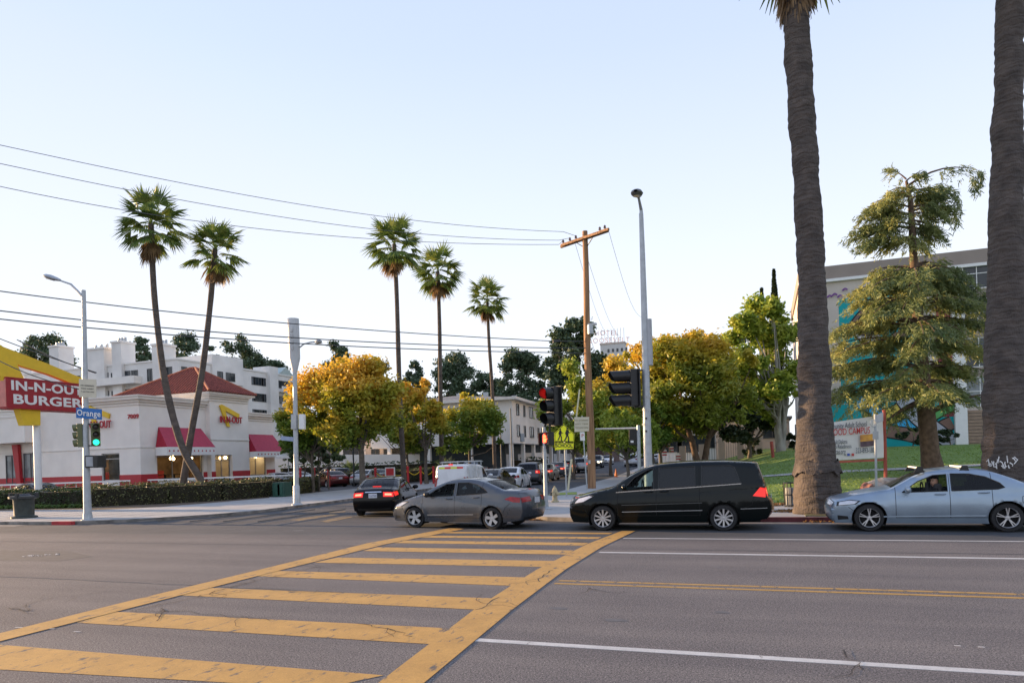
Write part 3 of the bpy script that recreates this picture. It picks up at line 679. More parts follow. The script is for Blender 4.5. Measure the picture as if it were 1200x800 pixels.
SEDAN = dict(L=4.53, W=.905, xf=.80, xr=3.56, r=.325, ar=.375, zb=.19, nose=2, tail=16, fk=.19, rk=.13, roofz=1.32, sillz=.33,
  prof=[(.07, .2, .02), (.0, .34, .10), (.0, .54, .13), (.05, .66, .14), (.17, .755, .06), (.6, .875, .05), (1.05, .96, .04), (1.3, 1.0, .05), (1.75, 1.25, .06), (2.05, 1.365, .045), (2.45, 1.42, .035), (2.9, 1.415, .035), (3.3, 1.35, .04), (3.72, 1.18, .06), (3.98, 1.065, .04), (4.33, 1.035, .03), (4.45, .985, .05), (4.52, .78, .12), (4.53, .5, .12), (4.44, .24, .02)],
  belt=[(0, .72), (1.3, .90), (2.4, .93), (3.5, .965), (4.5, .9)], crease=[(0, .7), (1.2, .8), (3.6, .86), (4.5, .88)],
  wins=[[(1.5, .915), (2.42, .935), (2.42, 1.315), (2.15, 1.295), (1.84, 1.165)], [(2.50, .937), (3.4, .965), (3.53, 1.0), (3.44, 1.10), (3.18, 1.24), (2.86, 1.315), (2.50, 1.325)]],
  seams=[1.36, 2.46, 3.28], handles=[(2.27, .86), (3.12, .885)], glass=[(7, 9), (12, 14)], cabin=(1.25, 3.6), seats=[2.2, 3.05],
  head=[(.10, .60), (.52, .645), (.62, .73), (.40, .755), (.12, .70)], headf=(.585, .685, .52), tail_s=[(4.12, .80), (4.47, .76), (4.5, .92), (4.14, .93)], tailf=(.74, .90, .5),
  mirror=(1.62, .93), grille=[(.24, .36, .62), (.56, .68, .26)], plate=.80, third=(1, -.06, .0))
def variant(S, **k): d = dict(S); d.update(k); return d
COUPE = variant(SEDAN, L=4.56, W=.875, xf=.92, xr=3.60, r=.315, ar=.365, wins=[[(1.33, .93), (2.32, .965), (2.32, 1.32), (2.02, 1.30), (1.66, 1.14)], [(2.42, .97), (3.2, 1.01), (3.48, 1.05), (3.34, 1.16), (3.1, 1.27), (2.80, 1.335), (2.42, 1.335)]],
  prof=[(.08, .2, .02), (.0, .36, .10), (.01, .52, .14), (.08, .64, .14), (.22, .73, .07), (.6, .865, .05), (.95, .965, .04), (1.12, 1.0, .05), (1.6, 1.235, .06), (2.0, 1.375, .045), (2.4, 1.43, .035), (2.85, 1.425, .035), (3.28, 1.345, .04), (3.72, 1.18, .06), (3.95, 1.10, .04), (4.32, 1.085, .03), (4.42, 1.045, .05), (4.51, .82, .12), (4.55, .52, .12), (4.46, .26, .02)],
  belt=[(0, .72), (1.3, .92), (2.4, .96), (3.5, 1.0), (4.5, .96)], crease=[(0, .62), (1.2, .76), (3.6, .84), (4.5, .9)], seams=[1.22, 2.37, 3.28], handles=[(2.18, .87), (3.1, .91)], cabin=(1.1, 3.6), seats=[2.1, 3.0],
  head=[(.10, .60), (.42, .64), (.72, .80), (.50, .80), (.18, .70)], headf=(.57, .67, .42), tail_s=[(4.02, .86), (4.28, .78), (4.48, .76), (4.5, .90), (4.2, .93)], tailf=(.76, .89, .45), mirror=(1.5, .96), grille=[(.22, .38, .6), (.55, .63, .4)],
  mould=[([(1.4, .40), (3.0, .42)], .025, 'chrome_soft')])
mat('chrome_soft', (.3, .31, .32), .3, .6)
VAN = dict(L=5.14, W=.975, xf=.93, xr=4.01, r=.335, ar=.40, zb=.21, nose=2, tail=15, fk=.19, rk=.08, rt=.5, roofz=1.6, sillz=.40, tumble=.24, midz=.72, round=.13,
  prof=[(.08, .22, .02), (.0, .40, .10), (.02, .64, .15), (.10, .80, .14), (.24, .88, .07), (.6, .99, .05), (.98, 1.08, .04), (1.18, 1.13, .05), (1.7, 1.45, .07), (2.15, 1.655, .05), (2.6, 1.73, .04), (3.4, 1.76, .04), (4.2, 1.745, .04), (4.72, 1.70, .05), (4.84, 1.64, .05), (5.0, 1.16, .05), (5.05, .86, .06), (5.12, .72, .09), (5.14, .5, .10), (5.04, .30, .02)],
  belt=[(0, .8), (1.3, 1.02), (2.4, 1.08), (4.5, 1.18), (5.1, 1.15)], crease=[(0, .8), (1.2, .9), (3.6, .98), (5.0, 1.0)],
  wins=[[(1.46, 1.045), (2.28, 1.09), (2.28, 1.61), (2.10, 1.575), (1.78, 1.39)], [(2.42, 1.10), (3.34, 1.145), (3.34, 1.645), (2.42, 1.625)], [(3.50, 1.155), (4.46, 1.20), (4.30, 1.60), (4.2, 1.645), (3.50, 1.65)]],
  seams=[1.34, 2.35, 3.44], handles=[(2.16, 1.01), (2.56, 1.02)], glass=[(7, 9), (14, 15)], cabin=(1.2, 4.7), seats=[2.2, 3.1, 4.0], privfrom=1,
  head=[(.10, .70), (.42, .76), (.72, .93), (.62, .965), (.22, .86)], headf=(.68, .82, .5), tail_s=[(4.72, .88), (5.02, .84), (5.03, 1.06), (4.90, 1.09)], tailf=(.86, 1.08, .78),
  mirror=(1.56, 1.10), grille=[(.26, .42, .6), (.56, .76, .44)], plate=.78,
  mould=[([(1.3, 1.015), (1.9, 1.05), (3.0, 1.10), (4.46, 1.185)], .022, 'chrome'), ([(1.45, .50), (3.5, .53)], .02, 'chrome_soft'), ([(1.45, .68), (3.5, .72)], .02, 'van_strip'), ([(4.42, .56), (5.05, .575)], .015, 'chrome_soft')])
mat('van_strip', (.05, .055, .055), .35)
SUV = variant(VAN, L=4.6, W=.92, xf=.85, xr=3.50, r=.35, ar=.41, zb=.25, seams=[1.3, 2.4, 3.2], handles=[(2.2, .98), (3.05, 1.0)], cabin=(1.2, 4.2), seats=[2.2, 3.1], privfrom=1, mould=[],
  prof=[(.08, .25, .02), (.0, .42, .10), (.02, .66, .13), (.08, .84, .13), (.22, .93, .06), (.6, 1.0, .05), (1.05, 1.05, .04), (1.22, 1.08, .05), (1.65, 1.40, .06), (1.98, 1.58, .05), (2.4, 1.65, .04), (3.0, 1.66, .04), (3.7, 1.63, .04), (4.12, 1.57, .05), (4.24, 1.50, .05), (4.45, 1.10, .05), (4.52, .86, .06), (4.58, .72, .09), (4.6, .5, .10), (4.5, .30, .02)],
  belt=[(0, .85), (1.3, 1.0), (2.4, 1.03), (4.5, 1.08)], crease=[(0, .8), (1.2, .86), (3.6, .92), (4.6, .95)],
  wins=[[(1.46, 1.02), (2.34, 1.045), (2.34, 1.53), (2.05, 1.51), (1.76, 1.34)], [(2.44, 1.05), (3.3, 1.08), (3.3, 1.535), (2.44, 1.54)], [(3.38, 1.085), (4.1, 1.13), (3.92, 1.45), (3.38, 1.53)]],
  tail_s=[(4.22, .88), (4.5, .84), (4.46, 1.06), (4.3, 1.09)], tailf=(.86, 1.06, .74), mirror=(1.55, 1.04))
CARGO = variant(SUV, L=4.4, W=.87, prof=[(.08, .25, .02), (.0, .42, .10), (.02, .62, .13), (.08, .80, .13), (.2, .90, .06), (.45, .98, .05), (.75, 1.07, .04), (.92, 1.12, .05), (1.3, 1.44, .06), (1.62, 1.66, .05), (2.1, 1.75, .03), (3.0, 1.78, .03), (3.9, 1.78, .03), (4.27, 1.76, .03), (4.33, 1.70, .03), (4.37, 1.12, .03), (4.38, .86, .03), (4.4, .7, .05), (4.4, .5, .06), (4.36, .28, .02)],
  wins=[[(1.2, 1.12), (1.95, 1.12), (1.95, 1.58), (1.66, 1.56)]], glass=[(7, 9)], xr=3.55, r=.31, ar=.37, rk=.03, seams=[1.0, 2.05, 3.1], handles=[(1.9, .98), (2.2, 1.0)], tumble=.1,
  tail_s=[(4.25, .70), (4.39, .70), (4.39, 1.20), (4.25, 1.20)], tailf=(.72, 1.2, .86), mirror=(1.2, 1.14), belt=[(0, .85), (1.0, 1.0), (4.4, 1.1)])
GQ = 'cars queued along the side street'; GL = 'cars parked in the lot behind the hedges'
# near vehicles
vm, Bv = make_car('minivan', 'black minivan with silver ten-spoke wheels stopped beside the crosswalk end', 'minivan', VAN, paintm('van_black', (.003, .006, .0065), metal=0, rough=.14, cior=1.24), glass=privg, back=privg, front_glass=clearg, fine=1.0, style=(10, .06, 'R'), lit=True)
place(vm, VAN, G(704.5, 621.3), G(852, 621.6))
sv, Bs = make_car('sedan', 'silver-blue sedan with roof rack bars and open driver window', 'sedan', variant(SEDAN, mould=[([(1.1, .355), (3.15, .375)], .03, 'silver_bright')]), paintm('silver_blue', (.30, .38, .46), metal=.55, rough=.3), glass=tint, back=tint, front_glass=glassmat('open_window', (1, 1, 1), 1.0), fine=1.0, style=(5, .022, 'Y'))
place(sv, SEDAN, G(1018, 622), G(1181.5, 623))
mat('silver_bright', (.5, .55, .6), .3, .5)
r_ = MB()
for x in (1.88, 2.78):
    X = x - SEDAN['L'] / 2
    r_.use(blackp)
    for sg in (-1, 1): r_.prism([(X - .1, sg * .60, 1.36), (X + .12, sg * .60, 1.36), (X + .08, sg * .60, 1.50), (X - .02, sg * .60, 1.50)], (0, sg * .07, 0))
    r_.use(whitep); r_.bar((X, -.62, 1.475), (X, .62, 1.475), .06, .03)
r_.build('roof_rack', parent=sv)
gv, Bg = make_car('sedan', 'dark grey sedan turning left with its sunlit front bumper', 'sedan', variant(COUPE, mirm=blackp), paintm('dark_grey', (.085, .097, .115), metal=.45, rough=.26), glass=tint, front_glass=clearg, back=clearg, fine=1.0, style=(5, .13, 'S'), rimmat=hubcap, lit=False, steer=R(14))
place(gv, COUPE, G(486, 617.8), G(581, 619.8))
bk, Bk = make_car('sedan', 'black sedan seen from behind with glowing tail lights and chrome strip above the plate', 'sedan', variant(SEDAN, W=.885, mould=[]), paintm('glossy_black', (.004, .004, .005), metal=0, rough=.16, cior=1.28), glass=tint, fine=1.0, style=(5, .07, 'R'), lit=True, plate='7LHT048')
pb = G(434, 606.5); park(bk, pb.x - .55, pb.y + 2.25, 17)
b = MB(); q = Bk.cross(Bk.zidx(.90, 1), 0, .012); b.use(chrome); Bk.patch(b, 1, .885, .92, -.42, .42, off=.012); b.build('chrome_strip', parent=bk)
# the queue
cols = dict(white=paintm('car_white', (.72, .73, .75), metal=0, rough=.25), dgrey=paintm('car_dark_grey', (.06, .062, .068)), tan=paintm('car_champagne', (.28, .25, .21)), blue=paintm('car_slate_blue', (.10, .14, .19)),
            black=paintm('car_black', (.006, .006, .007), metal=0), silver=paintm('car_silver', (.38, .39, .40), metal=.6), green=paintm('car_sage', (.16, .18, .16)), maroon=paintm('car_maroon', (.12, .02, .02)))
wv, Bw = make_car('cargo_van', 'small white cargo van with chevron strip and roof rack', 'van', CARGO, cols['white'], fine=.7, lit=False)
p = at(530, 580, 33); park(wv, p.x - .1, p.y + 1.9, 5)
b = MB(); c4 = [mat('reflective_yellow', (.75, .8, .05), .4), mat('reflective_red', (.75, .05, .02), .4)]
for i in range(4): b.use(c4[i % 2]); Bw.patch(b, 1, 1.60, 1.685, -.9 + i * .45, -.9 + (i + 1) * .45, off=.008, nz=2, nt=3)
b.build('chevron_strip', parent=wv)
b = MB(); b.use(steel)
for x in (-.6, .5, 1.6): b.bar((x, -.66, 1.93), (x, .66, 1.93), .05, .04)
for y in (-.62, .62): b.bar((-.9, y, 1.9), (1.9, y, 1.9), .04, .04)
for x in (-.6, .5, 1.6):
    for y in (-.62, .62): b.bar((x, y, 1.74), (x, y, 1.9), .04)
b.build('roof_rack', parent=wv)
lb = MB(); lb.use(tailon); lb.box((2.14, -.1, 1.78), (2.2, .1, 1.83)); lb.build('brake_light', parent=wv)
def q(name, label, cat, S, c, px, zc, head=7, group=GQ, lit=True, fine=.5, dx=0, back=tint, headlit=False, kind=None):
    o, B_ = make_car(name, label, cat, S, cols[c], fine=fine, lit=lit, group=group, glass=tint, back=back, headlit=headlit)
    p = at(px, 540, zc); hv = Vector((-math.sin(R(head)), math.cos(R(head)), 0)); p = p + hv * S['L'] / 2; park(o, p.x + dx, p.y, head); return o
SED2 = variant(SEDAN, mould=[])
q('sedan', 'black sedan right of the white cargo van', 'sedan', SED2, 'black', 566, 38, lit=False)
q('sedan', 'white sedan near the front of the side street queue', 'sedan', SED2, 'white', 591, 44, lit=False)
q('suv', 'dark grey hatch-backed car directly ahead of the white sedan', 'suv', SUV, 'dgrey', 617, 51)
q('sedan', 'champagne car third ahead of the white cargo van, behind the thin signal pole', 'sedan', SED2, 'tan', 634.5, 58.5)
q('sedan', 'slate blue sedan with lit brake lights under the school sign', 'sedan', SED2, 'blue', 651, 66)
q('sedan', 'black sedan half hidden by the leaning cable guard', 'sedan', SED2, 'black', 664, 74)
q('suv', 'silver sport utility vehicle with lit brake lights left of the wooden pole', 'suv', SUV, 'silver', 680, 76)
q('suv', 'white sport utility vehicle far up the side street', 'suv', SUV, 'white', 684, 92)
q('suv', 'dark oncoming sport utility vehicle with headlights lit, right of the wooden pole', 'suv', SUV, 'dgrey', 701, 96, head=187, lit=False, headlit=True)
q('sedan', 'white oncoming sedan farthest up the side street', 'sedan', SED2, 'white', 713, 110, head=187, lit=False)
GR = 'vehicles parked beyond the trees on the east side'
q('suv', 'white vehicle parked between the two thin tree trunks', 'suv', SUV, 'white', 739, 92, group=GR, lit=False)
q('sedan', 'silver car parked behind the light mast', 'sedan', SED2, 'silver', 768, 96, group=GR, lit=False, head=60)
q('sedan', 'white car parked right of the light mast beside the flags', 'sedan', SED2, 'white', 789, 100, group=GR, lit=False, head=80)
# the lot and the drive-through
def lot(label, c, S, px, zc, head, cat='sedan', **k): return q('suv' if S is SUV else 'sedan', label, cat, S, c, px, zc, head, GL, lit=False, **k)
lot('pale silver car parked under the white patio umbrella', 'silver', SED2, 335, 60, 60)
lot('white car parked right of the antenna pole', 'white', SED2, 362, 64, 75)
lot('black sport utility vehicle parked behind the large yellow tree', 'black', SUV, 404, 68, 70, 'suv')
lot('silver hatchback parked left of the large tree trunk', 'silver', SED2, 419, 60, 10)
lot('maroon car parked beside the silver hatchback', 'maroon', SED2, 398, 60, 55)
lot('sage green sedan parked left of the tall palm trunk', 'green', SED2, 454, 64, 62)
lot('silver car parked right of the white van roof', 'silver', SED2, 569, 78, 85)
lot('slate blue car parked behind the white van', 'blue', SUV, 551, 72, 20, 'suv')
q('sedan', 'dark car waiting in the drive-through at the left edge', 'sedan', SED2, 'dgrey', 18, 45, 268, None, lit=False, fine=.7)

for root_, B_ in ((sv, Bs), (gv, Bg)):
    for sg in (-1, 1):
        b = MB(); B_.sidepatch(b, [(.13, .27), (.36, .29), (.34, .36), (.12, .38)], sg, .004); b.build('bumper_intake', blackp, root_, smooth=60)

def seams(root_, B_, lines):
    for pts in lines:
        for sg in (-1, 1):
            b = MB(); pl = []
            for i in range(len(pts) - 1):
                for k in range(8): x, z = lp(pts[i][0], pts[i + 1][0], k / 8), lp(pts[i][1], pts[i + 1][1], k / 8); pl.append(Vector((x - B_.L / 2, sg * (B_.W(x, z) + .004), z)))
            x, z = pts[-1]; pl.append(Vector((x - B_.L / 2, sg * (B_.W(x, z) + .004), z))); b.ribbon(pl, .011, (0, 1, 0)); b.build('panel_seam', seam, root_)
seams(sv, Bs, [[(.46, .50), (.36, .58)], [(3.92, .44), (4.1, .60), (4.14, .80)], [(3.84, .66), (3.98, .66), (3.98, .80), (3.84, .80), (3.84, .66)]])
seams(gv, Bg, [[(.56, .46), (.46, .62)], [(3.97, .44), (4.05, .62), (4.2, .74)]])
seams(vm, Bv, [[(.50, .50), (.40, .72)], [(4.44, .56), (4.70, .66), (4.74, .86)], [(3.46, .98), (4.6, 1.06)]])
# ---------------------------------------------------------------- vegetation
import numpy as np
def mesh_np(name, V, nq, mt, parent=None, quad=4, smooth=False):
    """V: (n*quad,3) vertices of separate quads/tris"""
    me = bpy.data.meshes.new(name); n = len(V) // quad
    me.vertices.add(len(V)); me.vertices.foreach_set('co', V.astype(np.float32).ravel())
    me.loops.add(n * quad); me.loops.foreach_set('vertex_index', np.arange(n * quad, dtype=np.int32))
    me.polygons.add(n); me.polygons.foreach_set('loop_start', np.arange(n, dtype=np.int32) * quad)
    me.polygons.foreach_set('loop_total', np.full(n, quad, dtype=np.int32))
    if nq is not None:
        for m_ in mt: me.materials.append(m_)
        me.polygons.foreach_set('material_index', nq.astype(np.int32))
    else: me.materials.append(mt)
    me.update(calc_edges=True); me.validate(); o = bpy.data.objects.new(name, me); COL.objects.link(o)
    if parent: o.parent = parent
    return o
def leaves(rg, C, size, up=.3, asp=1.6, droop=0):
    n = len(C); d = rg.normal(size=(n, 3)); d[:, 2] = d[:, 2] * .7 - droop; d /= np.linalg.norm(d, axis=1)[:, None]
    k = rg.normal(size=(n, 3)); k[:, 2] += up * 2; x = np.cross(d, k); x /= np.linalg.norm(x, axis=1)[:, None] + 1e-6
    s = size * rg.uniform(.6, 1.3, (n, 1)); a = d * s * asp / 2; b_ = x * s / 2
    V = np.stack([C - a, C + b_ * .9, C + a, C - b_ * .9], 1).reshape(-1, 3); return V
def clump_pts(rg, centers, radii, n, shell=.55, squash=.75):
    w_ = np.array(radii) ** 2; idx = rg.choice(len(centers), n, p=w_ / w_.sum()); d = rg.normal(size=(n, 3)); d /= np.linalg.norm(d, axis=1)[:, None]
    rr = (rg.uniform(0, 1, (n, 1)) ** shell) * np.array(radii)[idx][:, None] * (1 + .25 * rg.normal(size=(n, 1)))
    d[:, 2] *= squash; return np.array(centers)[idx] + d * rr
def crown_centers(rg, rad, k, inner=.35, flat=0, lower=.9):
    out = []
    while len(out) < k:
        d = rg.normal(size=3); d /= np.linalg.norm(d); t = rg.uniform(inner, 1) ** .5 * .98; p = d * t
        if p[2] < 0: p[2] *= lower
        if flat and p[2] < -flat: continue
        out.append(p * np.array(rad))
    return out
def tree(name, label, mt, base, h, rad, cz, seed, k=26, n=7000, leaf=.22, trunk_r=.16, bark=None, group=None, lean=(0, 0), stems=1, clr=.3, cat='tree', asp=1.6, droop=0, squash=.8, trunk_h=None, off=(0, 0)):
    """rad: crown radii, cz: crown centre height, everything local to the trunk base"""
    rg = np.random.default_rng(seed); root = thing(name, label, cat, base, 0, group); r = rnd(seed)
    cc = crown_centers(rg, rad, k, inner=.25); c0 = np.array([lean[0] + off[0], lean[1] + off[1], cz]); cc = [c + c0 for c in cc]
    R_ = min(rad[0], rad[1]); rr = [R_ * clr * r.uniform(.7, 1.3) for _ in cc]
    for j in range(0, len(cc) if mt is not L_pine else 0, 6): cc[j] = c0 + (cc[j] - c0) * (1.07 / max(.5, np.linalg.norm((cc[j] - c0) / np.array(rad)))) * r.uniform(.9, 1.02); rr[j] *= .5
    P = clump_pts(rg, cc, rr, n, squash=squash); mesh_np('crown', leaves(rg, P, leaf, asp=asp, droop=droop), None, mt, root)
    b = MB(); th = trunk_h or (cz - rad[2] * .55); bark = bark or barkm
    for s_ in range(stems):
        a = 6.28 * s_ / max(1, stems) + .4; ox = (math.cos(a) * .12 * (stems > 1), math.sin(a) * .12 * (stems > 1)); sp = .9 if stems > 1 else 0
        top = Vector((lean[0] + math.cos(a) * sp * rad[0] * .25, lean[1] + math.sin(a) * sp * rad[0] * .2, th)); pts = []
        for i in range(6): t = i / 5; pts.append(Vector((lp(ox[0], top.x, t ** 1.4) + r.uniform(-.06, .06) * (i > 0), lp(ox[1], top.y, t ** 1.4) + r.uniform(-.06, .06) * (i > 0), lp(-.15, th, t))))
        tr = trunk_r / (stems ** .5); b.tube(pts, [tr * (1.35 if i == 0 else 1 - .09 * i) for i in range(6)], 9)
        for c in cc[s_::max(1, stems)][:14]:
            st = pts[r.choice([3, 4, 4, 5])]; c = Vector(c); mid = st.lerp(c, .5) + Vector((r.uniform(-.2, .2), r.uniform(-.2, .2), -.1 * (c - st).length)); b.tube([st, mid, st.lerp(c, .93)], [tr * .45, tr * .28, tr * .1], 6)
    b.build('trunk', bark, root, smooth=50); return root
barkm = mat('grey_bark', (.13, .11, .09), .95, var=.3, scale=5, bump=.8, bscale=25)
palebark = mat('pale_bark', (.30, .28, .24), .9, var=.3, scale=3, bump=.6, bscale=20, stretch=(1, 1, .4))
brownbark = mat('brown_bark', (.12, .078, .052), .95, var=.35, scale=5, bump=1, bscale=22)
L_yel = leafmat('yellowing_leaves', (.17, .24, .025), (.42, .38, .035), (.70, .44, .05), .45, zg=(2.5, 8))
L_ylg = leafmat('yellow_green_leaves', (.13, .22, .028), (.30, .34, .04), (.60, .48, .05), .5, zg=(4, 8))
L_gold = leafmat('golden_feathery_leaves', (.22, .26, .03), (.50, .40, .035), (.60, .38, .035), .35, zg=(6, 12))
L_grn = leafmat('green_leaves', (.06, .11, .022), (.12, .19, .035), None, .6)
L_lush = leafmat('bright_green_leaves', (.14, .22, .03), (.28, .36, .045), (.40, .42, .05), .5)
L_drk = leafmat('dark_green_leaves', (.022, .042, .018), (.05, .08, .028), None, .5, .15)
L_pine = leafmat('pine_needles', (.05, .09, .05), (.105, .155, .075), None, .35, .15)
L_oliv = leafmat('olive_leaves', (.07, .11, .045), (.14, .19, .08), None, .8)
L_hedge = leafmat('hedge_leaves', (.03, .055, .018), (.08, .11, .03), None, 1.2, .2)
L_hedg2 = leafmat('hedge_leaves_brown', (.05, .05, .022), (.10, .11, .035), (.20, .19, .08), 2.5, .2)
L_frond = leafmat('palm_fronds', (.08, .14, .025), (.15, .22, .045), (.26, .29, .07), .8, .3)
L_dead = leafmat('dead_fronds', (.16, .10, .05), (.34, .22, .11), None, 1.5, .3)
L_cedar = leafmat('cedar_needles', (.08, .125, .055), (.20, .24, .08), (.36, .35, .10), .45, .3)
def palmbark(name, ca, cb):
    mt = mat(name, ca, .95, var=.3, scale=3, bump=0, col2=cb, detail=9); nt = mt.node_tree; N, L = nt.nodes, nt.links; b = N['Principled BSDF']
    tc = N.new('ShaderNodeTexCoord'); mp = N.new('ShaderNodeMapping'); mp.inputs['Scale'].default_value = (.6, .6, 1); L.new(tc.outputs['Object'], mp.inputs[0])
    wv_ = N.new('ShaderNodeTexWave'); wv_.wave_type = 'BANDS'; wv_.bands_direction = 'Z'; wv_.inputs['Scale'].default_value = 2.1; wv_.inputs['Distortion'].default_value = 7; wv_.inputs['Detail'].default_value = 4; wv_.inputs['Detail Scale'].default_value = 3; L.new(mp.outputs[0], wv_.inputs[0])
    n2 = N.new('ShaderNodeTexNoise'); n2.inputs['Scale'].default_value = 16; n2.inputs['Detail'].default_value = 6
    m2 = N.new('ShaderNodeMapping'); m2.inputs['Scale'].default_value = (2.2, 2.2, .5); L.new(tc.outputs['Object'], m2.inputs[0]); L.new(m2.outputs[0], n2.inputs[0])
    ad = N.new('ShaderNodeMath'); ad.operation = 'MULTIPLY_ADD'; L.new(n2.outputs[0], ad.inputs[0]); ad.inputs[1].default_value = 2.2; L.new(wv_.outputs[0], ad.inputs[2])
    bp = N.new('ShaderNodeBump'); bp.inputs['Strength'].default_value = .7; bp.inputs['Distance'].default_value = .03; L.new(ad.outputs[0], bp.inputs['Height']); L.new(bp.outputs[0], b.inputs['Normal'])
    old = b.inputs['Base Color'].links[0].from_socket; mx = N.new('ShaderNodeMix'); mx.data_type = 'RGBA'; mx.blend_type = 'MULTIPLY'; mx.inputs[0].default_value = .6
    r3 = N.new('ShaderNodeValToRGB'); r3.color_ramp.elements[0].position = .55; r3.color_ramp.elements[0].color = (.6, .6, .6, 1); r3.color_ramp.elements[1].position = 1.25 if 0 else 1; r3.color_ramp.elements[1].color = (1.25, 1.2, 1.15, 1); L.new(ad.outputs[0], r3.inputs[0])
    L.new(old, mx.inputs[6]); L.new(r3.outputs[0], mx.inputs[7]); L.new(mx.outputs[2], b.inputs['Base Color']); return mt
pbark = palmbark('palm_trunk_bark', (.105, .088, .078), (.055, .047, .043)); pbark2 = palmbark('slim_palm_bark', (.12, .10, .085), (.07, .058, .05))
def fan(rg, org, az, el, pet, rad, nseg=22, spread=2.4, droop=.5):
    """one fan frond: blade segments as quads (inner) and triangles-as-quads (outer, drooping tips)"""
    d = np.array([math.cos(az) * math.cos(el), math.sin(az) * math.cos(el), math.sin(el)]); side = np.array([-math.sin(az), math.cos(az), 0]); up = np.cross(d, side) * -1
    hub = org + d * pet + np.array([0, 0, -.12 * pet * max(0, math.cos(el))]); V = []
    w = .035; V += [org - side * w, org + side * w, hub + side * w * .6, hub - side * w * .6]
    dz = np.array([0, 0, -1.0]); roll = rg.uniform(-.5, .5)
    side = side * math.cos(roll) + up * math.sin(roll)
    for i in range(nseg):
        a = spread * (i / (nseg - 1) - .5); L1 = rad * (1 - .25 * abs(a) / (spread / 2)) * rg.uniform(.85, 1.1)
        v = d * math.cos(a) + side * math.sin(a); v2 = v + dz * droop * rg.uniform(.5, 1.3) * (.6 + .4 * abs(a)); v2 /= np.linalg.norm(v2); ww = spread / nseg * rad * .34; pr = np.cross(v, up); pr /= np.linalg.norm(pr) + 1e-6
        m_ = hub + v * L1 * .52 + dz * droop * .08; t = m_ + v2 * L1 * .5; fold = up * ww * .5 * (1 if i % 2 else -1)
        V += [hub, m_ - pr * ww + fold, m_ + pr * ww - fold, hub + v * .02]; V += [m_ - pr * ww + fold, t, t + pr * .012, m_ + pr * ww - fold]
    return V
def palm(name, label, pts, r0, r1, seed, R_=2.2, nf=38, group=None, flare=1.3, skirt=8, bark=None, base=None, skirt_len=1.0, flare_h=.06, radt=None, sk_el=(-1.45, -.85), sk_drop=.5):
    base = Vector(base if base is not None else pts[0]); root = thing(name, label, 'palm tree', base, 0, group); rg = np.random.default_rng(seed); r = rnd(seed)
    L0 = [Vector(p) - base for p in pts]; P = []
    for i in range(len(L0) - 1):
        for k in range(6):
            t = k / 6; p0, p1, p2, p3 = L0[max(0, i - 1)], L0[i], L0[i + 1], L0[min(len(L0) - 1, i + 2)]
            P.append(.5 * (2 * p1 + (p2 - p0) * t + (2 * p0 - 5 * p1 + 4 * p2 - p3) * t * t + (-p0 + 3 * p1 - 3 * p2 + p3) * t ** 3))
    P.append(L0[-1]); n = len(P); rad = []
    for i in range(n):
        t = i / (n - 1); rr = (interp(radt, P[i].z) if radt else lp(r0, r1, t ** .8)) * r.uniform(.97, 1.04); rr *= 1 + (flare - 1) * max(0, 1 - t / flare_h) if t < flare_h else 1; rad.append(rr)
    big = r0 > .3
    if big:
        Q, rq = [], []
        for i in range(n - 1):
            for k in range(8): Q.append(P[i].lerp(P[i + 1], k / 8)); rq.append(lp(rad[i], rad[i + 1], k / 8))
        Q.append(P[-1]); rq.append(rad[-1]); b = MB(); b.tube(Q, rq, 40); m_ = len(Q)
        for i in range(m_):
            for k in range(40):
                v = Vector(b.v[i * 40 + k]); o_ = (v - Q[i]).normalized(); d_ = .06 * noise.noise(Vector((v.x * 2.2, v.y * 2.2, v.z * 1.1 + seed))) + .022 * noise.noise(Vector((v.x * 5, v.y * 5, v.z * 7))) + .006 * math.sin(v.z * 22 + 5 * noise.noise(v * 1.2)); b.v[i * 40 + k] = tuple(v + o_ * d_)
    else: b = MB(); b.tube(P, rad, 10)
    b = b; b.build('trunk', bark or pbark2, root, smooth=60)
    top = np.array(P[-1]); V = []
    for i in range(nf):
        t = (i + .5) / nf; el = math.asin(lp(-.66, .98, t)) + r.uniform(-.28, .28); az = i * 2.39996 + r.uniform(-.3, .3); o = top + np.array([0, 0, -.35 + .5 * t])
        V += fan(rg, o, az, el, R_ * .46 * r.uniform(.7, 1.2), R_ * .60 * r.uniform(.8, 1.1), nseg=22, spread=2.5, droop=.5 + .5 * (1 - t))
    mesh_np('fronds', np.array(V), None, L_frond, root); V = []
    for i in range(skirt):
        az = r.uniform(0, 6.28); el = r.uniform(*sk_el); o = top + np.array([0, 0, -.3 - r.uniform(0, sk_drop) * skirt_len])
        V += fan(rg, o, az, el, R_ * .3 * skirt_len, R_ * .5 * skirt_len, nseg=14, spread=1.5, droop=.9)
    if V: mesh_np('dead_fronds', np.array(V), None, L_dead, root)
    return root
def pth(pxs, z0, z1=None):
    z1 = z1 or z0; n = len(pxs); return [at(x, y, lp(z0, z1, i / (n - 1))) for i, (x, y) in enumerate(pxs)]
GP = 'fan palms lining the corner'
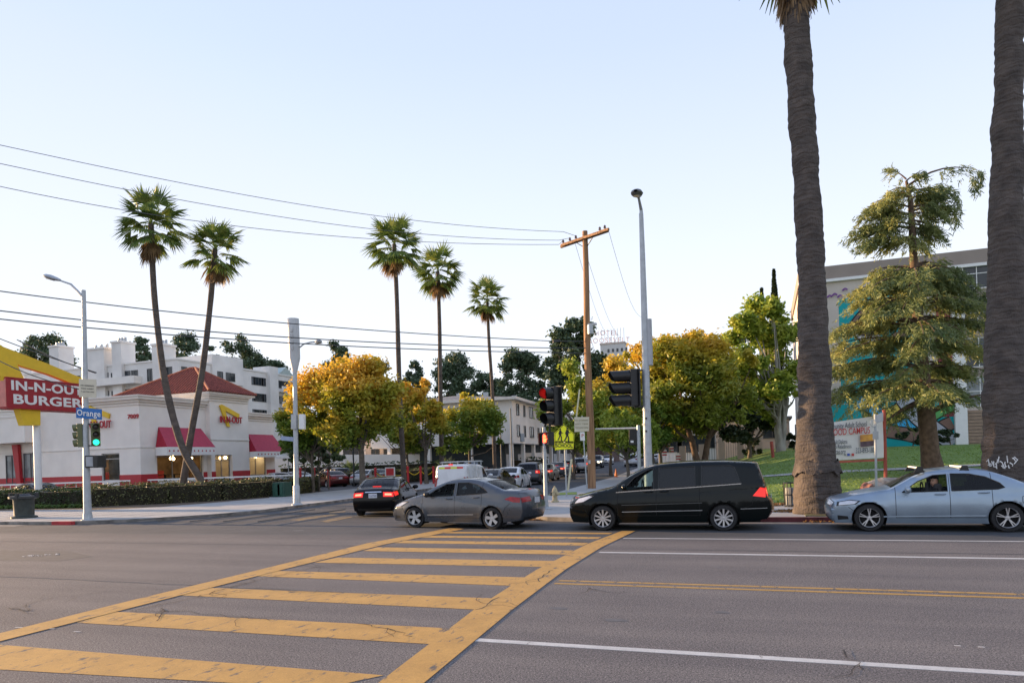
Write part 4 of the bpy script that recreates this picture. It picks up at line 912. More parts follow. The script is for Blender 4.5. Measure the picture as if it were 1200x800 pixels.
# two crossing palms by the restaurant (base in the planter behind the front hedge)
def ground_pt(px, zc, z=.1): p = at(px, 560, zc); return Vector((p.x, p.y, z))
A = pth([(235, 562), (213, 522), (195, 455), (186, 395), (180, 335), (177, 262)], 41); A = [ground_pt(244, 41)] + A
palm('fan_palm', 'taller palm at the restaurant whose trunk curves and leans up to the left', A, .24, .15, 11, R_=2.25, group=GP)
A = pth([(215, 562), (224, 508), (237, 435), (246, 360), (252, 292)], 42.5); A = [ground_pt(209, 42.5)] + A
palm('fan_palm', 'shorter palm at the restaurant whose trunk leans up to the right', A, .23, .15, 12, R_=2.05, group=GP)
for lab, xs, zc, sd, R_ in (('tallest and leftmost of the three slim palms along the side street', [(473, 556), (468, 450), (465, 350), (462, 286)], 52, 13, 2.45), ('middle one of the three slim palms along the side street', [(518, 556), (516, 450), (515, 380), (513, 318)], 61, 14, 2.45), ('shortest and rightmost of the three slim palms, left of the signal', [(580, 553), (577, 460), (573, 400), (571, 350)], 74, 15, 2.5)):
    A = pth(xs, zc); A = [ground_pt(xs[0][0] + .5, zc, .12)] + A; palm('fan_palm', lab, A, .24, .15, sd, R_=R_, group=GP, skirt=10)
# the two massive palms on the right verge
PZ = depth(G(958, 602, .1)); A = [G(958, 602, .1)] + pth([(957, 575), (955, 520), (954, 430), (950, 300), (942, 170), (934, 50), (929, -60), (928, -125)], PZ); 
big_palm = palm('fan_palm', 'massive palm trunk with a shaggy skirt growing beside the kerb behind the silver sedan hood', A, .60, .33, 21, R_=2.6, nf=46, group='massive palms on the right verge', flare=1.0, skirt=70, bark=pbark, skirt_len=1.0, sk_el=(-1.52, -1.3), sk_drop=1.5, radt=[(0, .68), (.5, .65), (1.2, .62), (1.6, .57), (2.5, .49), (4.7, .415), (8.3, .36), (12, .355), (16, .32)])
p2 = at(1180, 560, 19.2); A = [Vector((p2.x, p2.y, .1))] + pth([(1180, 560), (1179, 500), (1178, 430), (1179.5, 300), (1180, 170), (1183, 50), (1185, -60), (1186, -150)], 19.2)
bp_ = palm('fan_palm', 'massive palm trunk at the right edge with white scribbles near its base', A, .66, .33, 22, R_=2.6, nf=46, group='massive palms on the right verge', flare=1.0, skirt=30, bark=pbark, radt=[(0, .72), (.6, .62), (1.6, .56), (3.5, .50), (6, .43), (9, .38), (12, .345), (17, .32)])
b = MB(); r = rnd(9)
for k in range(16):
    x = 1158 + k * 2.5; y = 540 + r.uniform(-3, 6); c = at(x, y, 18.50 + abs(x - 1180) ** 2 * .0009); c = c - Vector(A[0]); 
    b.ribbon([c + rgt * r.uniform(-.05, .05) + upv * r.uniform(-.10, .10) for _ in range(4)], .028, -fwd)
b.build('scribbles', whitep, bp_)
def bark_lip(parent, z, rad, c, seed):
    b = MB(); n = 48; r = rnd(seed); vs = []
    for j, (dz, k) in enumerate(((.34, .98), (.12, 1.06), (.0, 1.13), (-.02, .97))):
        for i in range(n):
            a = 6.2832 * i / n; w_ = noise.noise(Vector((math.cos(a) * 2, math.sin(a) * 2, seed))); rr = rad * k * (1 + .05 * w_ + .02 * r.uniform(-1, 1)); vs.append((c.x + rr * math.cos(a), c.y + rr * math.sin(a), z + dz + .22 * w_ + (.05 * r.uniform(-1, 1) if j in (2, 3) else 0)))
    b.add(vs, [(j * n + i, j * n + (i + 1) % n, (j + 1) * n + (i + 1) % n, (j + 1) * n + i) for j in range(3) for i in range(n)]); b.build('bark_lip', pbark, parent, smooth=30)
bark_lip(big_palm, 1.18, .60, (at(957.5, 562, PZ) - G(958, 602, .1)) * 1, 3)
# street trees
def T(name, label, px, zc, ytop, ybot, xl, xr, mt, seed, zb=None, by=None, **k):
    p = at(px, 560, zc); z = (H(p.x, p.y) + .1) if zb is None else zb; base = Vector((p.x, p.y, z)); cyx = (xl + xr) / 2; s = zc / FPX
    zt, zl = at(cyx, ytop, zc).z - z, at(cyx, ybot, zc).z - z; rx = (xr - xl) / 2 * s; off = (cyx - px) * s; rz_ = (zt - zl) / 2
    return tree(name, label, mt, base, zt, (rx * 1.0, rx * .85 if rx < 6 else rx * .6, rz_), (zt + zl) / 2, seed, off=(rgt.x * off, rgt.y * off), **k)
GY = 'yellowing street trees'
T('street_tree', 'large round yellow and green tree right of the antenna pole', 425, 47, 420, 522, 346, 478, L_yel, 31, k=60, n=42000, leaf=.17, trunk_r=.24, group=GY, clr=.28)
T('street_tree', 'green and yellow tree behind the antenna pole', 366, 49, 450, 540, 328, 398, L_ylg, 32, k=26, n=14000, leaf=.16, trunk_r=.14, group=GY)
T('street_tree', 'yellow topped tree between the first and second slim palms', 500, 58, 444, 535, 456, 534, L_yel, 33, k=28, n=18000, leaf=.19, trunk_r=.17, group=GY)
T('street_tree', 'smaller yellow topped tree left of the rightmost slim palm', 551, 67, 463, 530, 514, 594, L_ylg, 34, k=34, n=19000, leaf=.2, trunk_r=.18, group=GY)
T('street_tree', 'small yellow green tree against the left edge of the carport building', 592, 80, 474, 505, 574, 606, L_ylg, 35, k=12, n=4000, leaf=.2, trunk_r=.1, group=GY)
for i, (px, zc, a, b_, l, r_2) in enumerate(((357, 52, 505, 552, 340, 372), (385, 55, 497, 552, 372, 404), (374, 50, 515, 550, 364, 388))):
    T('small_tree', ['slender grey green tree directly right of the antenna pole', 'slender grey green tree left of the big yellow tree trunk', 'smallest grey green tree between the two slender ones'][i], px, zc, a, b_, l, r_2, L_oliv, 40 + i, k=14, n=4500, leaf=.15, trunk_r=.07, group='slender grey green trees', trunk_h=2.5)
T('street_tree', 'yellow green crown filling the gap between the two largest yellow trees', 478, 66, 452, 538, 440, 505, L_ylg, 36, k=30, n=15000, leaf=.2, trunk_r=.14, group=GY)
T('street_tree', 'green crown behind the antenna pole, left of the large yellow tree', 345, 62, 468, 540, 322, 385, L_ylg, 37, k=26, n=12000, leaf=.2, trunk_r=.14, group=GY)
T('dark_tree', 'dark green tree filling the gap under the golden tree by the light mast', 775, 66, 470, 528, 738, 812, L_grn, 38, k=26, n=12000, leaf=.22, trunk_r=.2)
# east side
T('broadleaf_tree', 'bright yellow green tree left of the wooden utility pole', 672, 62, 428, 540, 638, 712, L_lush, 51, k=44, n=22000, leaf=.22, trunk_r=.15)
T('broadleaf_tree', 'orange gold tree between the wooden pole and the sideways signal head', 716, 66, 412, 528, 676, 776, L_gold, 52, k=52, n=27000, leaf=.22, trunk_r=.15)
T('feathery_tree', 'green feathery tree with drooping twigs left of the light mast', 736, 47, 478, 536, 698, 772, L_lush, 53, k=26, n=15000, leaf=.13, asp=2.6, droop=.5, trunk_r=.14, bark=barkm, trunk_h=2.0)
T('feathery_tree', 'green tree with a slim trunk right of the light mast', 766, 50, 455, 530, 742, 800, L_ylg, 54, k=24, n=15000, leaf=.15, asp=2.4, droop=.4, trunk_r=.15)
T('feathery_tree', 'huge golden feathery tree with a forked leaning trunk above the minivan', 822, 52, 392, 516, 724, 886, L_gold, 55, k=150, n=64000, leaf=.16, asp=2.4, droop=.3, trunk_r=.42, stems=2, bark=brownbark, clr=.19)
T('dark_tree', 'dark low tree with crooked trunk behind the lawn', 880, 64, 462, 520, 832, 912, L_drk, 56, k=22, n=12000, leaf=.26, trunk_r=.22, trunk_h=1.5)
T('broadleaf_tree', 'tall green tree with pale forked trunks left of the massive palm', 916, 60, 350, 500, 856, 942, L_lush, 57, k=50, n=34000, leaf=.24, trunk_r=.45, stems=3, bark=palebark, clr=.3, trunk_h=4.5)
for i, (x, yt, wd) in enumerate(((914, 316, 5), (899, 338, 3.2))):
    zc = 82; p = at(x, 540, zc); s = zc / FPX; zt = at(x, yt, zc).z; z = H(p.x, p.y); rg = np.random.default_rng(60 + i); root = thing('cypress', ['taller pointed cypress rising behind the green tree', 'thinner shorter cypress left of the taller one'][i], 'cypress', (p.x, p.y, z)); n = 9000
    t = rg.uniform(0, 1, n); rr = wd * s * 1.25 * np.minimum(1, (1 - t) * 3.2) * rg.uniform(.2, 1, n) ** .5; a = rg.uniform(0, 6.28, n); C = np.stack([rr * np.cos(a), rr * np.sin(a), .6 + t * (zt - z - .6)], 1)
    mesh_np('crown', leaves(rg, C, .3, up=1, asp=1.5), None, L_drk, root); b = MB(); b.tube([(0, 0, 0), (0, 0, (zt - z) * .8)], [.2, .06], 7); b.build('trunk', barkm, root)
# dark conifers and eucalypts on the rise behind
GB = 'dark evergreens on the rise behind'
bgt = [(60, 150, 391, 428, 26, 90, 'rounded evergreen above the yellow arrow sign'), (168, 150, 394, 428, 153, 188, 'sparse evergreen left of the taller crossing palm'), (218, 170, 390, 428, 197, 241, 'evergreen between the two crossing palms'), (288, 235, 394, 450, 254, 320, 'broad evergreen above the white apartments'),
       (326, 240, 421, 455, 312, 342, 'low evergreen at the right end of the apartments'), (251, 235, 408, 435, 240, 262, 'small evergreen just right of the shorter crossing palm'), (400, 140, 401, 440, 384, 418, 'evergreen above the large yellow tree'), (446, 140, 422, 448, 428, 462, 'low evergreen left of the tallest slim palm'), (490, 140, 426, 462, 474, 506, 'round evergreen between two slim palms'),
       (536, 135, 410, 470, 508, 562, 'broad double evergreen behind the middle slim palm'), (573, 130, 430, 470, 557, 590, 'evergreen behind the rightmost slim palm'), (615, 110, 391, 486, 588, 641, 'tall dense evergreen left of the red signal'), (592, 128, 446, 480, 578, 606, 'small evergreen at the left foot of the tall one')]
for i, (px, zc, yt, yb, xl, xr_, lab) in enumerate(bgt):
    T('evergreen', lab, px, zc, yt - 1, yb + 34, xl - 1, xr_ + 1, L_pine, 70 + i, k=int(34 + (xr_ - xl) * .6), n=int(8000 + 150 * (xr_ - xl)), leaf=.36 * max(1, zc / 140), trunk_r=.35, group=GB, clr=.33, asp=1.3)
T('evergreen', 'huge dark evergreen behind the wooden utility pole', 680, 88, 372, 500, 644, 716, L_pine, 90, k=60, n=26000, leaf=.36, trunk_r=.5, group=GB, clr=.28, asp=1.3)
# far green masses closing the street
for i, (px, zc, yt, xl, xr_) in enumerate(((735, 170, 505, 700, 770), (660, 150, 500, 640, 690), (790, 150, 500, 765, 840), (470, 130, 480, 440, 520))):
    T('far_tree', ['distant grey green tree closing the side street', 'distant tree behind the school sign', 'distant tree behind the flags', 'distant tree behind the white retaining wall'][i], px, zc, yt, 534, xl, xr_, L_oliv, 100 + i, k=24, n=6000, leaf=.7, trunk_r=.3)
# hedges
def hedge(label, line, wd, h, mt, seed, z=.08, n=380, leaf=.09):
    L3 = [Vector(p) for p in line]; root = thing('hedge', label, 'hedge', (L3[0].x, L3[0].y, z)); rg = np.random.default_rng(seed); C = []; core = MB(); r = rnd(seed)
    for p, q in zip(L3, L3[1:]):
        d = (q - p); l = d.length; d = d / l; s_ = Vector((-d.y, d.x, 0)); m_ = int(n * l); u = rg.uniform(-.2, l + .2, m_); f = rg.integers(0, 3, m_); a = rg.uniform(-.5, .5, m_) * wd; zz = rg.uniform(.05, 1, m_) * h
        a = np.where(f == 0, a, np.where(f == 1, -wd / 2, wd / 2)); zz = np.where(f == 0, h, zz); wob = .07 * np.sin(u * 2.3 + seed) + .05 * np.sin(u * 5.1)
        a = a * (1 + wob) + rg.normal(size=m_) * .035; zz = zz * (1 + wob * .6) + rg.normal(size=m_) * .03
        C.append(np.stack([p.x - L3[0].x + d.x * u + s_.x * a, p.y - L3[0].y + d.y * u + s_.y * a, zz], 1)); P = p - L3[0]; Q = q - L3[0]; P.z = Q.z = h * .45; core.bar(P, Q, wd * .86, h * .86)
    core.build('branches', mat('hedge_core', (.025, .022, .012), 1, var=.3, scale=8), root); C = np.concatenate(C); mesh_np('foliage', leaves(rg, C, leaf, asp=1.3), None, mt, root); return root
def gl(pts, z=0): return [G(x, y, z) for x, y in pts]
hb = [G(-60, 599), G(60, 597), G(200, 592)]; e_ = G(318, 584)
off = Vector((0, .55, 0)); hl = [p + off for p in [G(-120, 600), G(0, 598.5), G(98, 596.5)]]
hedge('long clipped hedge running left behind the waste bin', hl, 1.0, 1.0, L_hedge, 1)
hl2 = [p + Vector((-.1, .6, 0)) for p in [G(100, 597), G(190, 593), G(250, 589.5), G(313, 584)]]
hedge('clipped hedge with pale flowers in front of the crossing palms', hl2, 1.1, 1.12, L_hedg2, 2)
hedge('low hedge piece right of the green utility box behind the antenna pole', [G(336, 582) + off, G(362, 577) + off], 1.0, 1.0, L_hedg2, 3)
hedge('second hedge row right in front of the restaurant', [at(-60, 560, 41.5) + Vector((0, 0, -2)), at(110, 560, 44.5), at(345, 560, 49)], .9, 1.12, L_hedg2, 4, z=.1, n=150)
hedge('dark green clipped hedge beside the side street pavement', [G(376, 571), G(420, 567.5), G(470, 563)], 1.2, 1.15, L_hedge, 5, n=200)
hedge('dark green hedge continuing behind the black sedan', [G(474, 566), G(510, 561), G(545, 556)], 1.3, 1.2, L_hedge, 6, n=150)
hedge('long dark hedge at the foot of the white retaining wall', [at(330, 553, 76), at(460, 553, 78), at(640, 553, 84)], 1.4, 1.9, L_hedge, 7, n=60, leaf=.2)
# grass tufts below the left hedge and mulch
b = MB(); b.poly([(p.x, p.y, .135) for p in [G(-120, 603), G(100, 599.5), G(100, 596), G(-120, 598)]]); struct(b.build('planting_bed', dirtm))
b = MB(); b.poly([(p.x, p.y, .137) for p in [G(100, 601), G(190, 596.5), G(256, 591), G(316, 585.5), G(313, 581), G(100, 594)]]); struct(b.build('planting_bed', dirtm))
b = MB(); p = G(652, 583); b.poly([(q_.x, q_.y, .137) for q_ in [G(640, 583.5), G(676, 582.5), G(676, 579), G(655, 580)]]); struct(b.build('grass_strip', lawnm))
rg = np.random.default_rng(3); n = 2500; u = rg.uniform(0, 1, n); P0, P1 = G(-60, 600), G(97, 598)
C = np.stack([P0.x + (P1.x - P0.x) * u, P0.y + (P1.y - P0.y) * u + rg.uniform(0, .35, n), .18 + rg.uniform(0, .1, n)], 1); o = mesh_np('bed_grass', leaves(rg, C, .1, up=0, asp=2.5), None, L_grn); tag(o, 'short weeds growing at the foot of the left hedge', 'weeds', kind='stuff')
# grass blades on the lawn near the camera side
n = 42000; ys_ = 25.8 + rg.uniform(0, 1, n) ** 1.5 * 34; xs_ = rg.uniform(-8, 34, n); ok = np.array([x > orx(y) + 5 and x > -3 for x, y in zip(xs_, ys_)]); xs_, ys_ = xs_[ok], ys_[ok]
C = np.stack([xs_, ys_, np.array([H(x, y) for x, y in zip(xs_, ys_)]) + .13], 1); o = mesh_np('lawn_grass', leaves(rg, C, .045, up=0, asp=2.2), None, leafmat('grass_blades', (.15, .235, .035), (.20, .29, .045), None, .7)); tag(o, 'mown green grass covering the rising lawn', 'grass', kind='stuff')
# bushes before the mural
for px, yb, l, rr, i in ((1070, 528, 1050, 13, 0), (1113, 527, 1100, 9, 1)):
    p = onY(px, yb - 8, 66); s = 66 / FPX * 1.1; tree('shrub', ['wide dark shrub against the mural left of the cedar trunk', 'small dark shrub against the mural right of the cedar trunk'][i], L_drk, (p.x, p.y, H(p.x, p.y) + .1), 1, (rr * s * 1.1, rr * s * .8, .65), .75, 110 + i, k=10, n=2500, leaf=.18, trunk_r=.06, cat='shrub', trunk_h=.4)
for px, rr, i in ((882, 12, 0), (930, 8, 1)):
    p = at(px, 530, 66); s = 66 / FPX; tree('shrub', ['dark shrub under the crooked dark tree', 'dark shrub right of the pale forked trunks'][i], L_drk, (p.x, p.y, H(p.x, p.y) + .1), 1, (rr * s, rr * s * .8, .7), .8, 112 + i, k=10, n=2500, leaf=.2, trunk_r=.06, cat='shrub', trunk_h=.4)
# the big deodar cedar
cb = lawn_pt(1094, 553); czc = depth(cb)
def cedar():
    root = thing('cedar', 'tall layered cedar with drooping boughs and a bare leaning top', 'cedar', cb); rg = np.random.default_rng(5); r = rnd(5); b = MB(); L0 = lambda x, y, dz=0: at(x, y, czc + dz) - cb
    tp = [(1094, 556, 1), (1090, 530, .95), (1086, 490, .9), (1082, 450, .8), (1078, 400, .62), (1074, 350, .5), (1071, 310, .42), (1069, 270, .36), (1067, 235, .26), (1062, 212, .14)]
    P = [L0(x, y) for x, y, _ in tp]; s = czc / FPX; rad = [10.5 * s * k for _, _, k in tp]; rad[0] *= 1.25; b.tube(P, rad, 14)
    def trunk_at(y):
        for (x0, y0, _), (x1, y1, _) in zip(tp, tp[1:]):
            if y0 >= y >= y1: t = (y0 - y) / (y0 - y1); return lp(x0, x1, t)
        return 1062
    spr = []
    def bough(y0, x1, y1, dz, thick=.07, dens=1.0, arch=0, spread=.62):
        p0 = L0(trunk_at(y0), y0); p1 = L0(x1, y1, dz); mid = p0.lerp(p1, .5) + Vector((0, 0, arch + .10 * (p1 - p0).length)); pts = []
        for k in range(7): t = k / 6; pts.append(p0 * (1 - t) ** 2 + mid * 2 * t * (1 - t) + p1 * t * t)
        b.tube(pts, [thick * (1 - .8 * k / 6) for k in range(7)], 6); l = (p1 - p0).length; d = (p1 - p0).normalized(); sd = d.cross(Vector((0, 0, 1))).normalized()
        for _ in range(int(11 * l * dens)):
            t = r.uniform(.22, 1.0); k = min(5, int(t * 6)); c = pts[k].lerp(pts[k + 1], t * 6 - k); w_ = spread * (1.25 - t * .7) * min(1.0, l / 2.2); c = c + sd * r.uniform(-w_, w_) + Vector((0, 0, r.uniform(-.12, .05))); out = (d * .5 + sd * r.uniform(-1, 1)).normalized(); spr.append((c, out, r.uniform(.35, .8)))
    ext = [(225, 1022, 1100), (245, 1003, 1112), (262, 993, 1104), (280, 1014, 1080), (316, 1022, 1122), (332, 1000, 1154), (352, 988, 1158), (378, 976, 1158), (402, 966, 1158), (428, 964, 1158), (452, 966, 1130)]
    for y, xl, xr in ext:
        up_ = y < 300; n_ = 4 if up_ else 5
        for k in range(n_):
            for sgn, xe in ((-1, xl), (1, xr)):
                f = r.uniform(.4, 1.03) if k else r.uniform(.85, 1.05); x = lp(trunk_at(y), xe, f); dz = r.uniform(-1, 1) * (1 - f * .6) * (1.2 if up_ else 3.6); bough(min(552, y + r.uniform(-6, 8)), x, y + r.uniform(-4, 12) + (4 if not up_ else 2), dz, .05 if up_ else .07, 1.35 if up_ else .95, arch=.25 if not up_ else .1)
        if not up_:
            for k in range(2): bough(y, trunk_at(y) + r.uniform(-30, 30), y + r.uniform(5, 14), r.choice([-1, 1]) * r.uniform(2.4, 4), .06)
    bough(218, 1147, 200, .3, .06, .30, arch=.55, spread=.25); bough(210, 1045, 198, .2, .04, 1.2); bough(212, 1082, 199, -.3, .04, 1.4); bough(225, 1110, 222, .5, .05, 1.3)
    for x, y in ((1148, 205), (1143, 212), (1120, 245), (1122, 230)): 
        for _ in range(7): spr.append((L0(x + r.uniform(-3, 3), y + r.uniform(-7, 8), r.uniform(-.2, .2)), Vector((r.uniform(-.3, .3), r.uniform(-.3, .3), -1)).normalized(), .5))
    for y0, x1, y1, th in ((470, 1040, 492, .2), (440, 1050, 445, .13), (485, 1152, 462, .16)): bough(y0, x1, y1, -.8, th, .5)
    for _ in range(60): c = L0(r.uniform(985, 1060), r.uniform(455, 492), r.uniform(-2, 2)); spr.append((c, Vector((r.uniform(-1, 1), r.uniform(-1, 1), -.3)).normalized(), .8))
    b.build('trunk', brownbark, root, smooth=60); V = []
    for c, d, l in spr:
        c = np.array(c); d = np.array(d); d = d + np.array([0, 0, -.45]); d /= np.linalg.norm(d); m_ = 26
        t = rg.uniform(0, 1, (m_, 1)); pc = c + d * l * t + np.array([0, 0, -.35]) * l * t * t + rg.normal(size=(m_, 3)) * .045; dirs = d + rg.normal(size=(m_, 3)) * .55; dirs[:, 2] -= .25; dirs /= np.linalg.norm(dirs, axis=1)[:, None]
        sd = np.cross(dirs, rg.normal(size=(m_, 3))); sd /= np.linalg.norm(sd, axis=1)[:, None] + 1e-6; ln = rg.uniform(.10, .24, (m_, 1)); q4 = np.stack([pc - sd * .02, pc + sd * .02, pc + dirs * ln + sd * .01, pc + dirs * ln - sd * .01], 1); V.append(q4.reshape(-1, 3))
    mesh_np('needles', np.concatenate(V), None, L_cedar, root); print('cedar sprays', len(spr))
cedar()

# two unseen street trees added beyond the left edge to shade the palm trunks
for i, (x, y, zc_, rr_) in enumerate(((-73, 28.4, 19.6, 6.2), (-84, 28.6, 21, 5.5))):
    tree('street_tree', ['nearer tall leafy street tree west of the restaurant sign', 'farther tall leafy street tree west of the restaurant sign'][i], L_grn, (x, y, 0), 1, (rr_, 5, 5.6), zc_, 150 + i, k=60, n=16000, leaf=.45, trunk_r=.4, clr=.3)
# ---------------------------------------------------------------- buildings
stucco = mat('white_stucco', (.80, .77, .715), .85, var=.05, scale=.8, bump=.15, bscale=40, detail=8)
stucco2 = mat('aged_white_stucco', (.74, .72, .68), .85, var=.10, scale=.35, bump=.1, bscale=20, detail=9)
trimw = mat('cream_trim', (.70, .67, .62), .7, var=.05, scale=2)
tile = mat('red_clay_tile', (.23, .06, .042), .8, var=.35, scale=6)
awnred = mat('awning_red', (.36, .012, .035), .75, var=.08, scale=4)
awnpink = mat('awning_pink', (.42, .045, .085), .75, var=.08, scale=4)
dadored = mat('dado_red', (.42, .02, .03), .5, var=.08)
beige = mat('beige_plaster', (.50, .42, .36), .85, var=.08, scale=.5, detail=8)
tanst = mat('tan_parapet', (.30, .25, .215), .85, var=.08, scale=.5)
winglass = mat('window_glass', (.03, .038, .045), .08, var=.3, scale=.6)
winlight = mat('curtained_glass', (.16, .18, .19), .15, var=.5, scale=1.2)
frame_m = mat('window_frame_dark', (.09, .09, .09), .5)
roofg = mat('flat_roof_grey', (.2, .2, .2), .9, var=.2)
warmwall = mat('warm_interior_wall', (.22, .15, .085), .8, var=.7, scale=.9)
lampg = mat('globe_lamp_lit', (1, .9, .7), .4, emit=(1, .72, .38), es=6)
def wall_open(b, o, ux, uz, w, h, th, n, holes):
    """a wall slab in the plane (ux, uz) from corner o, thickness th along n, with rectangular holes (x0,x1,z0,z1)"""
    xs = sorted({0, w, *[v for q_ in holes for v in q_[:2]]}); zs = sorted({0, h, *[v for q_ in holes for v in q_[2:]]})
    for x0, x1 in zip(xs, xs[1:]):
        run = None
        for z0, z1 in zip(zs, zs[1:]):
            cx_, cz_ = (x0 + x1) / 2, (z0 + z1) / 2
            if any(a < cx_ < b_ and c < cz_ < d for a, b_, c, d in holes): continue
            p = o + ux * x0 + uz * z0; b.prism([p, p + ux * (x1 - x0), p + ux * (x1 - x0) + uz * (z1 - z0), p + uz * (z1 - z0)], n * th)
def win(parent, o, ux, n, w, h, glass=winglass, fr=frame_m, mull=1, depth_=.08, sill=None, name='window', hb=0):
    """window: frame standing proud of the wall with a glass pane behind it; o = lower left corner"""
    uz = Vector((0, 0, 1)); b = MB(); f = .07
    for a, c, ww, hh in ((0, 0, f, h), (w - f, 0, f, h), (f, 0, w - 2 * f, f), (f, h - f, w - 2 * f, f)):
        p = o + ux * a + uz * c; b.prism([p, p + ux * ww, p + ux * ww + uz * hh, p + uz * hh], n * depth_)
    for k in range(1, mull + 1): p = o + ux * (w * k / (mull + 1) - .03) + uz * f; b.prism([p, p + ux * .06, p + ux * .06 + uz * (h - 2 * f), p + uz * (h - 2 * f)], n * depth_ * .8)
    if hb: p = o + ux * f + uz * (h * hb); b.prism([p, p + ux * (w - 2 * f), p + ux * (w - 2 * f) + uz * .06, p + uz * .06], n * depth_ * .7)
    fo = b.build(name, fr, parent); g = MB(); p = o + ux * f * .5 + uz * f * .5 + n * .012; g.quad(p, p + ux * (w - f), p + ux * (w - f) + uz * (h - f), p + uz * (h - f)); g.build('pane', glass, fo)
    if sill: b = MB(); p = o - ux * .08 - uz * .08; b.prism([p, p + ux * (w + .16), p + ux * (w + .16) + uz * .08, p + uz * .08], n * .14); b.build('sill', sill, fo)
    return fo
EX, EY, EZ = Vector((1, 0, 0)), Vector((0, 1, 0)), Vector((0, 0, 1))
# ---- restaurant
def restaurant():
    XE, YS, g = -45.3, 41.0, .85; org = Vector((XE, YS, g)); root = thing('restaurant', 'white stucco burger restaurant with red awnings and a red tiled hip roof tower', 'restaurant', org)
    def eY(px, py): p = onX(px, py, XE); return p.y - YS, p.z - g        # on the east wall: distance along, height
    def sX(px, py): p = onY(px, py, YS); return p.x - XE, p.z - g
    PAR = sX(120, 468)[1]; Y1 = eY(322, 540)[0]; t0, t1 = eY(241, 500)[0], eY(286, 500)[0]; a0, a1 = eY(184, 540)[0], eY(238, 540)[0]
    w2a, w2b = eY(288, 540)[0], eY(312, 540)[0]; d0, d1 = eY(247, 540)[0], eY(267, 540)[0]; wt = eY(210, 528)[1]; wb = .35; RW = eY(322, 487)[1]
    b = MB(); b.use(stucco)
    # east wall, main part and right (north) wing
    wall_open(b, Vector((0, 0, 0)), EY, EZ, t0, PAR, .3, -EX, [(a0, a1, wb, wt)])
    wall_open(b, Vector((.5, t0, 0)), EY, EZ, t1 - t0, eY(241, 460)[1], .5, -EX, [(d0 - t0, d1 - t0 + .02, 0, eY(257, 533)[1])])
    wall_open(b, Vector((0, t1, 0)), EY, EZ, Y1 - t1, RW, .3, -EX, [(w2a - t1 if w2a > t1 else .15, w2b - t1, wb, wt)])
    # south wall
    sw0, sw1 = sX(119, 540)[0], sX(140, 540)[0]; swz = sX(130, 531)[1]; W_ = 30
    wall_open(b, Vector((-.3, 0, 0)), -EX, EZ, W_, PAR, .3, EY, [(-sw1 - .3, -sw0 - .3, .45, swz)])
    b.prism([(-.5 - .0, t0, 0), (0, t0, 0), (0, t0, eY(241, 460)[1]), (-6, t0, eY(241, 460)[1]), (-6, t0, PAR - .3), (-.5, t0, PAR - .3)], (0, .3, 0))
    b.box((-6, t1 - .3, RW), (0, t1, eY(241, 460)[1])); b.box((-W_, Y1 - .3, 0), (-.3, Y1, RW)); b.box((-W_, .3, PAR - 1.0), (-.3, Y1 - .3, PAR - .9)); b.box((-6.2, t0 + .3, 5), (-6, t1, eY(241, 460)[1]))
    b.build('wall', parent=root)
    # cornices
    TH_ = eY(241, 460)[1]
    def cornice(path, z, mt=trimw, name='cornice', s=1):
        c = MB()
        for k, (dz0, dz1, o_) in enumerate(((-.62, -.48, .08), (-.40, -.2, .16), (-.2, .02, .34), (.02, .14, .42))):
            for (x0, y0, x1, y1) in path:
                o2 = o_ * s; c.box((min(x0, x1) - (0 if x0 == x1 else 0), min(y0, y1), z + dz0), (max(x0, x1) + (o2 if x0 == x1 else 0), max(y0, y1), z + dz1)) if x0 == x1 else c.box((min(x0, x1), y0 - o2, z + dz0), (max(x0, x1) + o2, y0, z + dz1))
        return c.build(name, mt, root)
    cornice([(-W_, 0, 0, 0), (0, .002, 0, t0 - .02)], PAR); cornice([(0, t1 + .02, 0, Y1)], RW); cornice([(-6, t0, .5, t0), (.5, t0 + .002, .5, t1)], TH_ - .1)
    # string course
    c = MB(); c.box((-W_, -.05, wt + .25), (.0, 0, wt + .33)); c.box((.0, -.05, wt + .25), (.05, t0, wt + .33)); c.box((.5, t0, wt + .9), (.56, t1, wt + 1.0)); c.build('string_course', trimw, root)
    # red dado
    c = MB()
    dz = .86
    c.box((-W_, -.035, 0), (sw0, 0, dz)); c.box((sw1, -.035, 0), (.035, 0, dz)); c.box((0, 0, 0), (.035, a0, dz)); c.box((0, a1, 0), (.035, t0, dz)); c.box((.5, t0 - .0, 0), (.535, d0, dz)); c.box((.5, d1, 0), (.535, t1, dz)); c.box((0, max(w2b, t1), 0), (.035, Y1, dz)); c.build('dado', dadored, root)
    # hip roof over the tower, tiles as ribs
    ap = onX(229, 432.5, XE - 3.6) - org; ap.x = -3.4
    z0 = TH_ + .05; ex, ey0, ey1, wx = 1.05, t0 - .6, t1 + .6, -10.3; ap2 = Vector((-6.6, ap.y, ap.z)); apx = Vector((-3.2, (ey0 + ey1) / 2, ap.z)); apw = Vector((-3.8, (ey0 + ey1) / 2, ap.z))
    c = MB(); c.use(tile); E = [Vector((ex, ey0, z0)), Vector((ex, ey1, z0)), Vector((wx, ey1, z0)), Vector((wx, ey0, z0))]
    faces = [(E[0], E[1], apx, apx), (E[1], E[2], apw, apx), (E[2], E[3], apw, apw), (E[3], E[0], apx, apw)]
    c.poly([E[0], E[1], apx]); c.poly([E[1], E[2], apw, apx]); c.poly([E[2], E[3], apw]); c.poly([E[3], E[0], apx, apw]); c.poly(E[::-1])
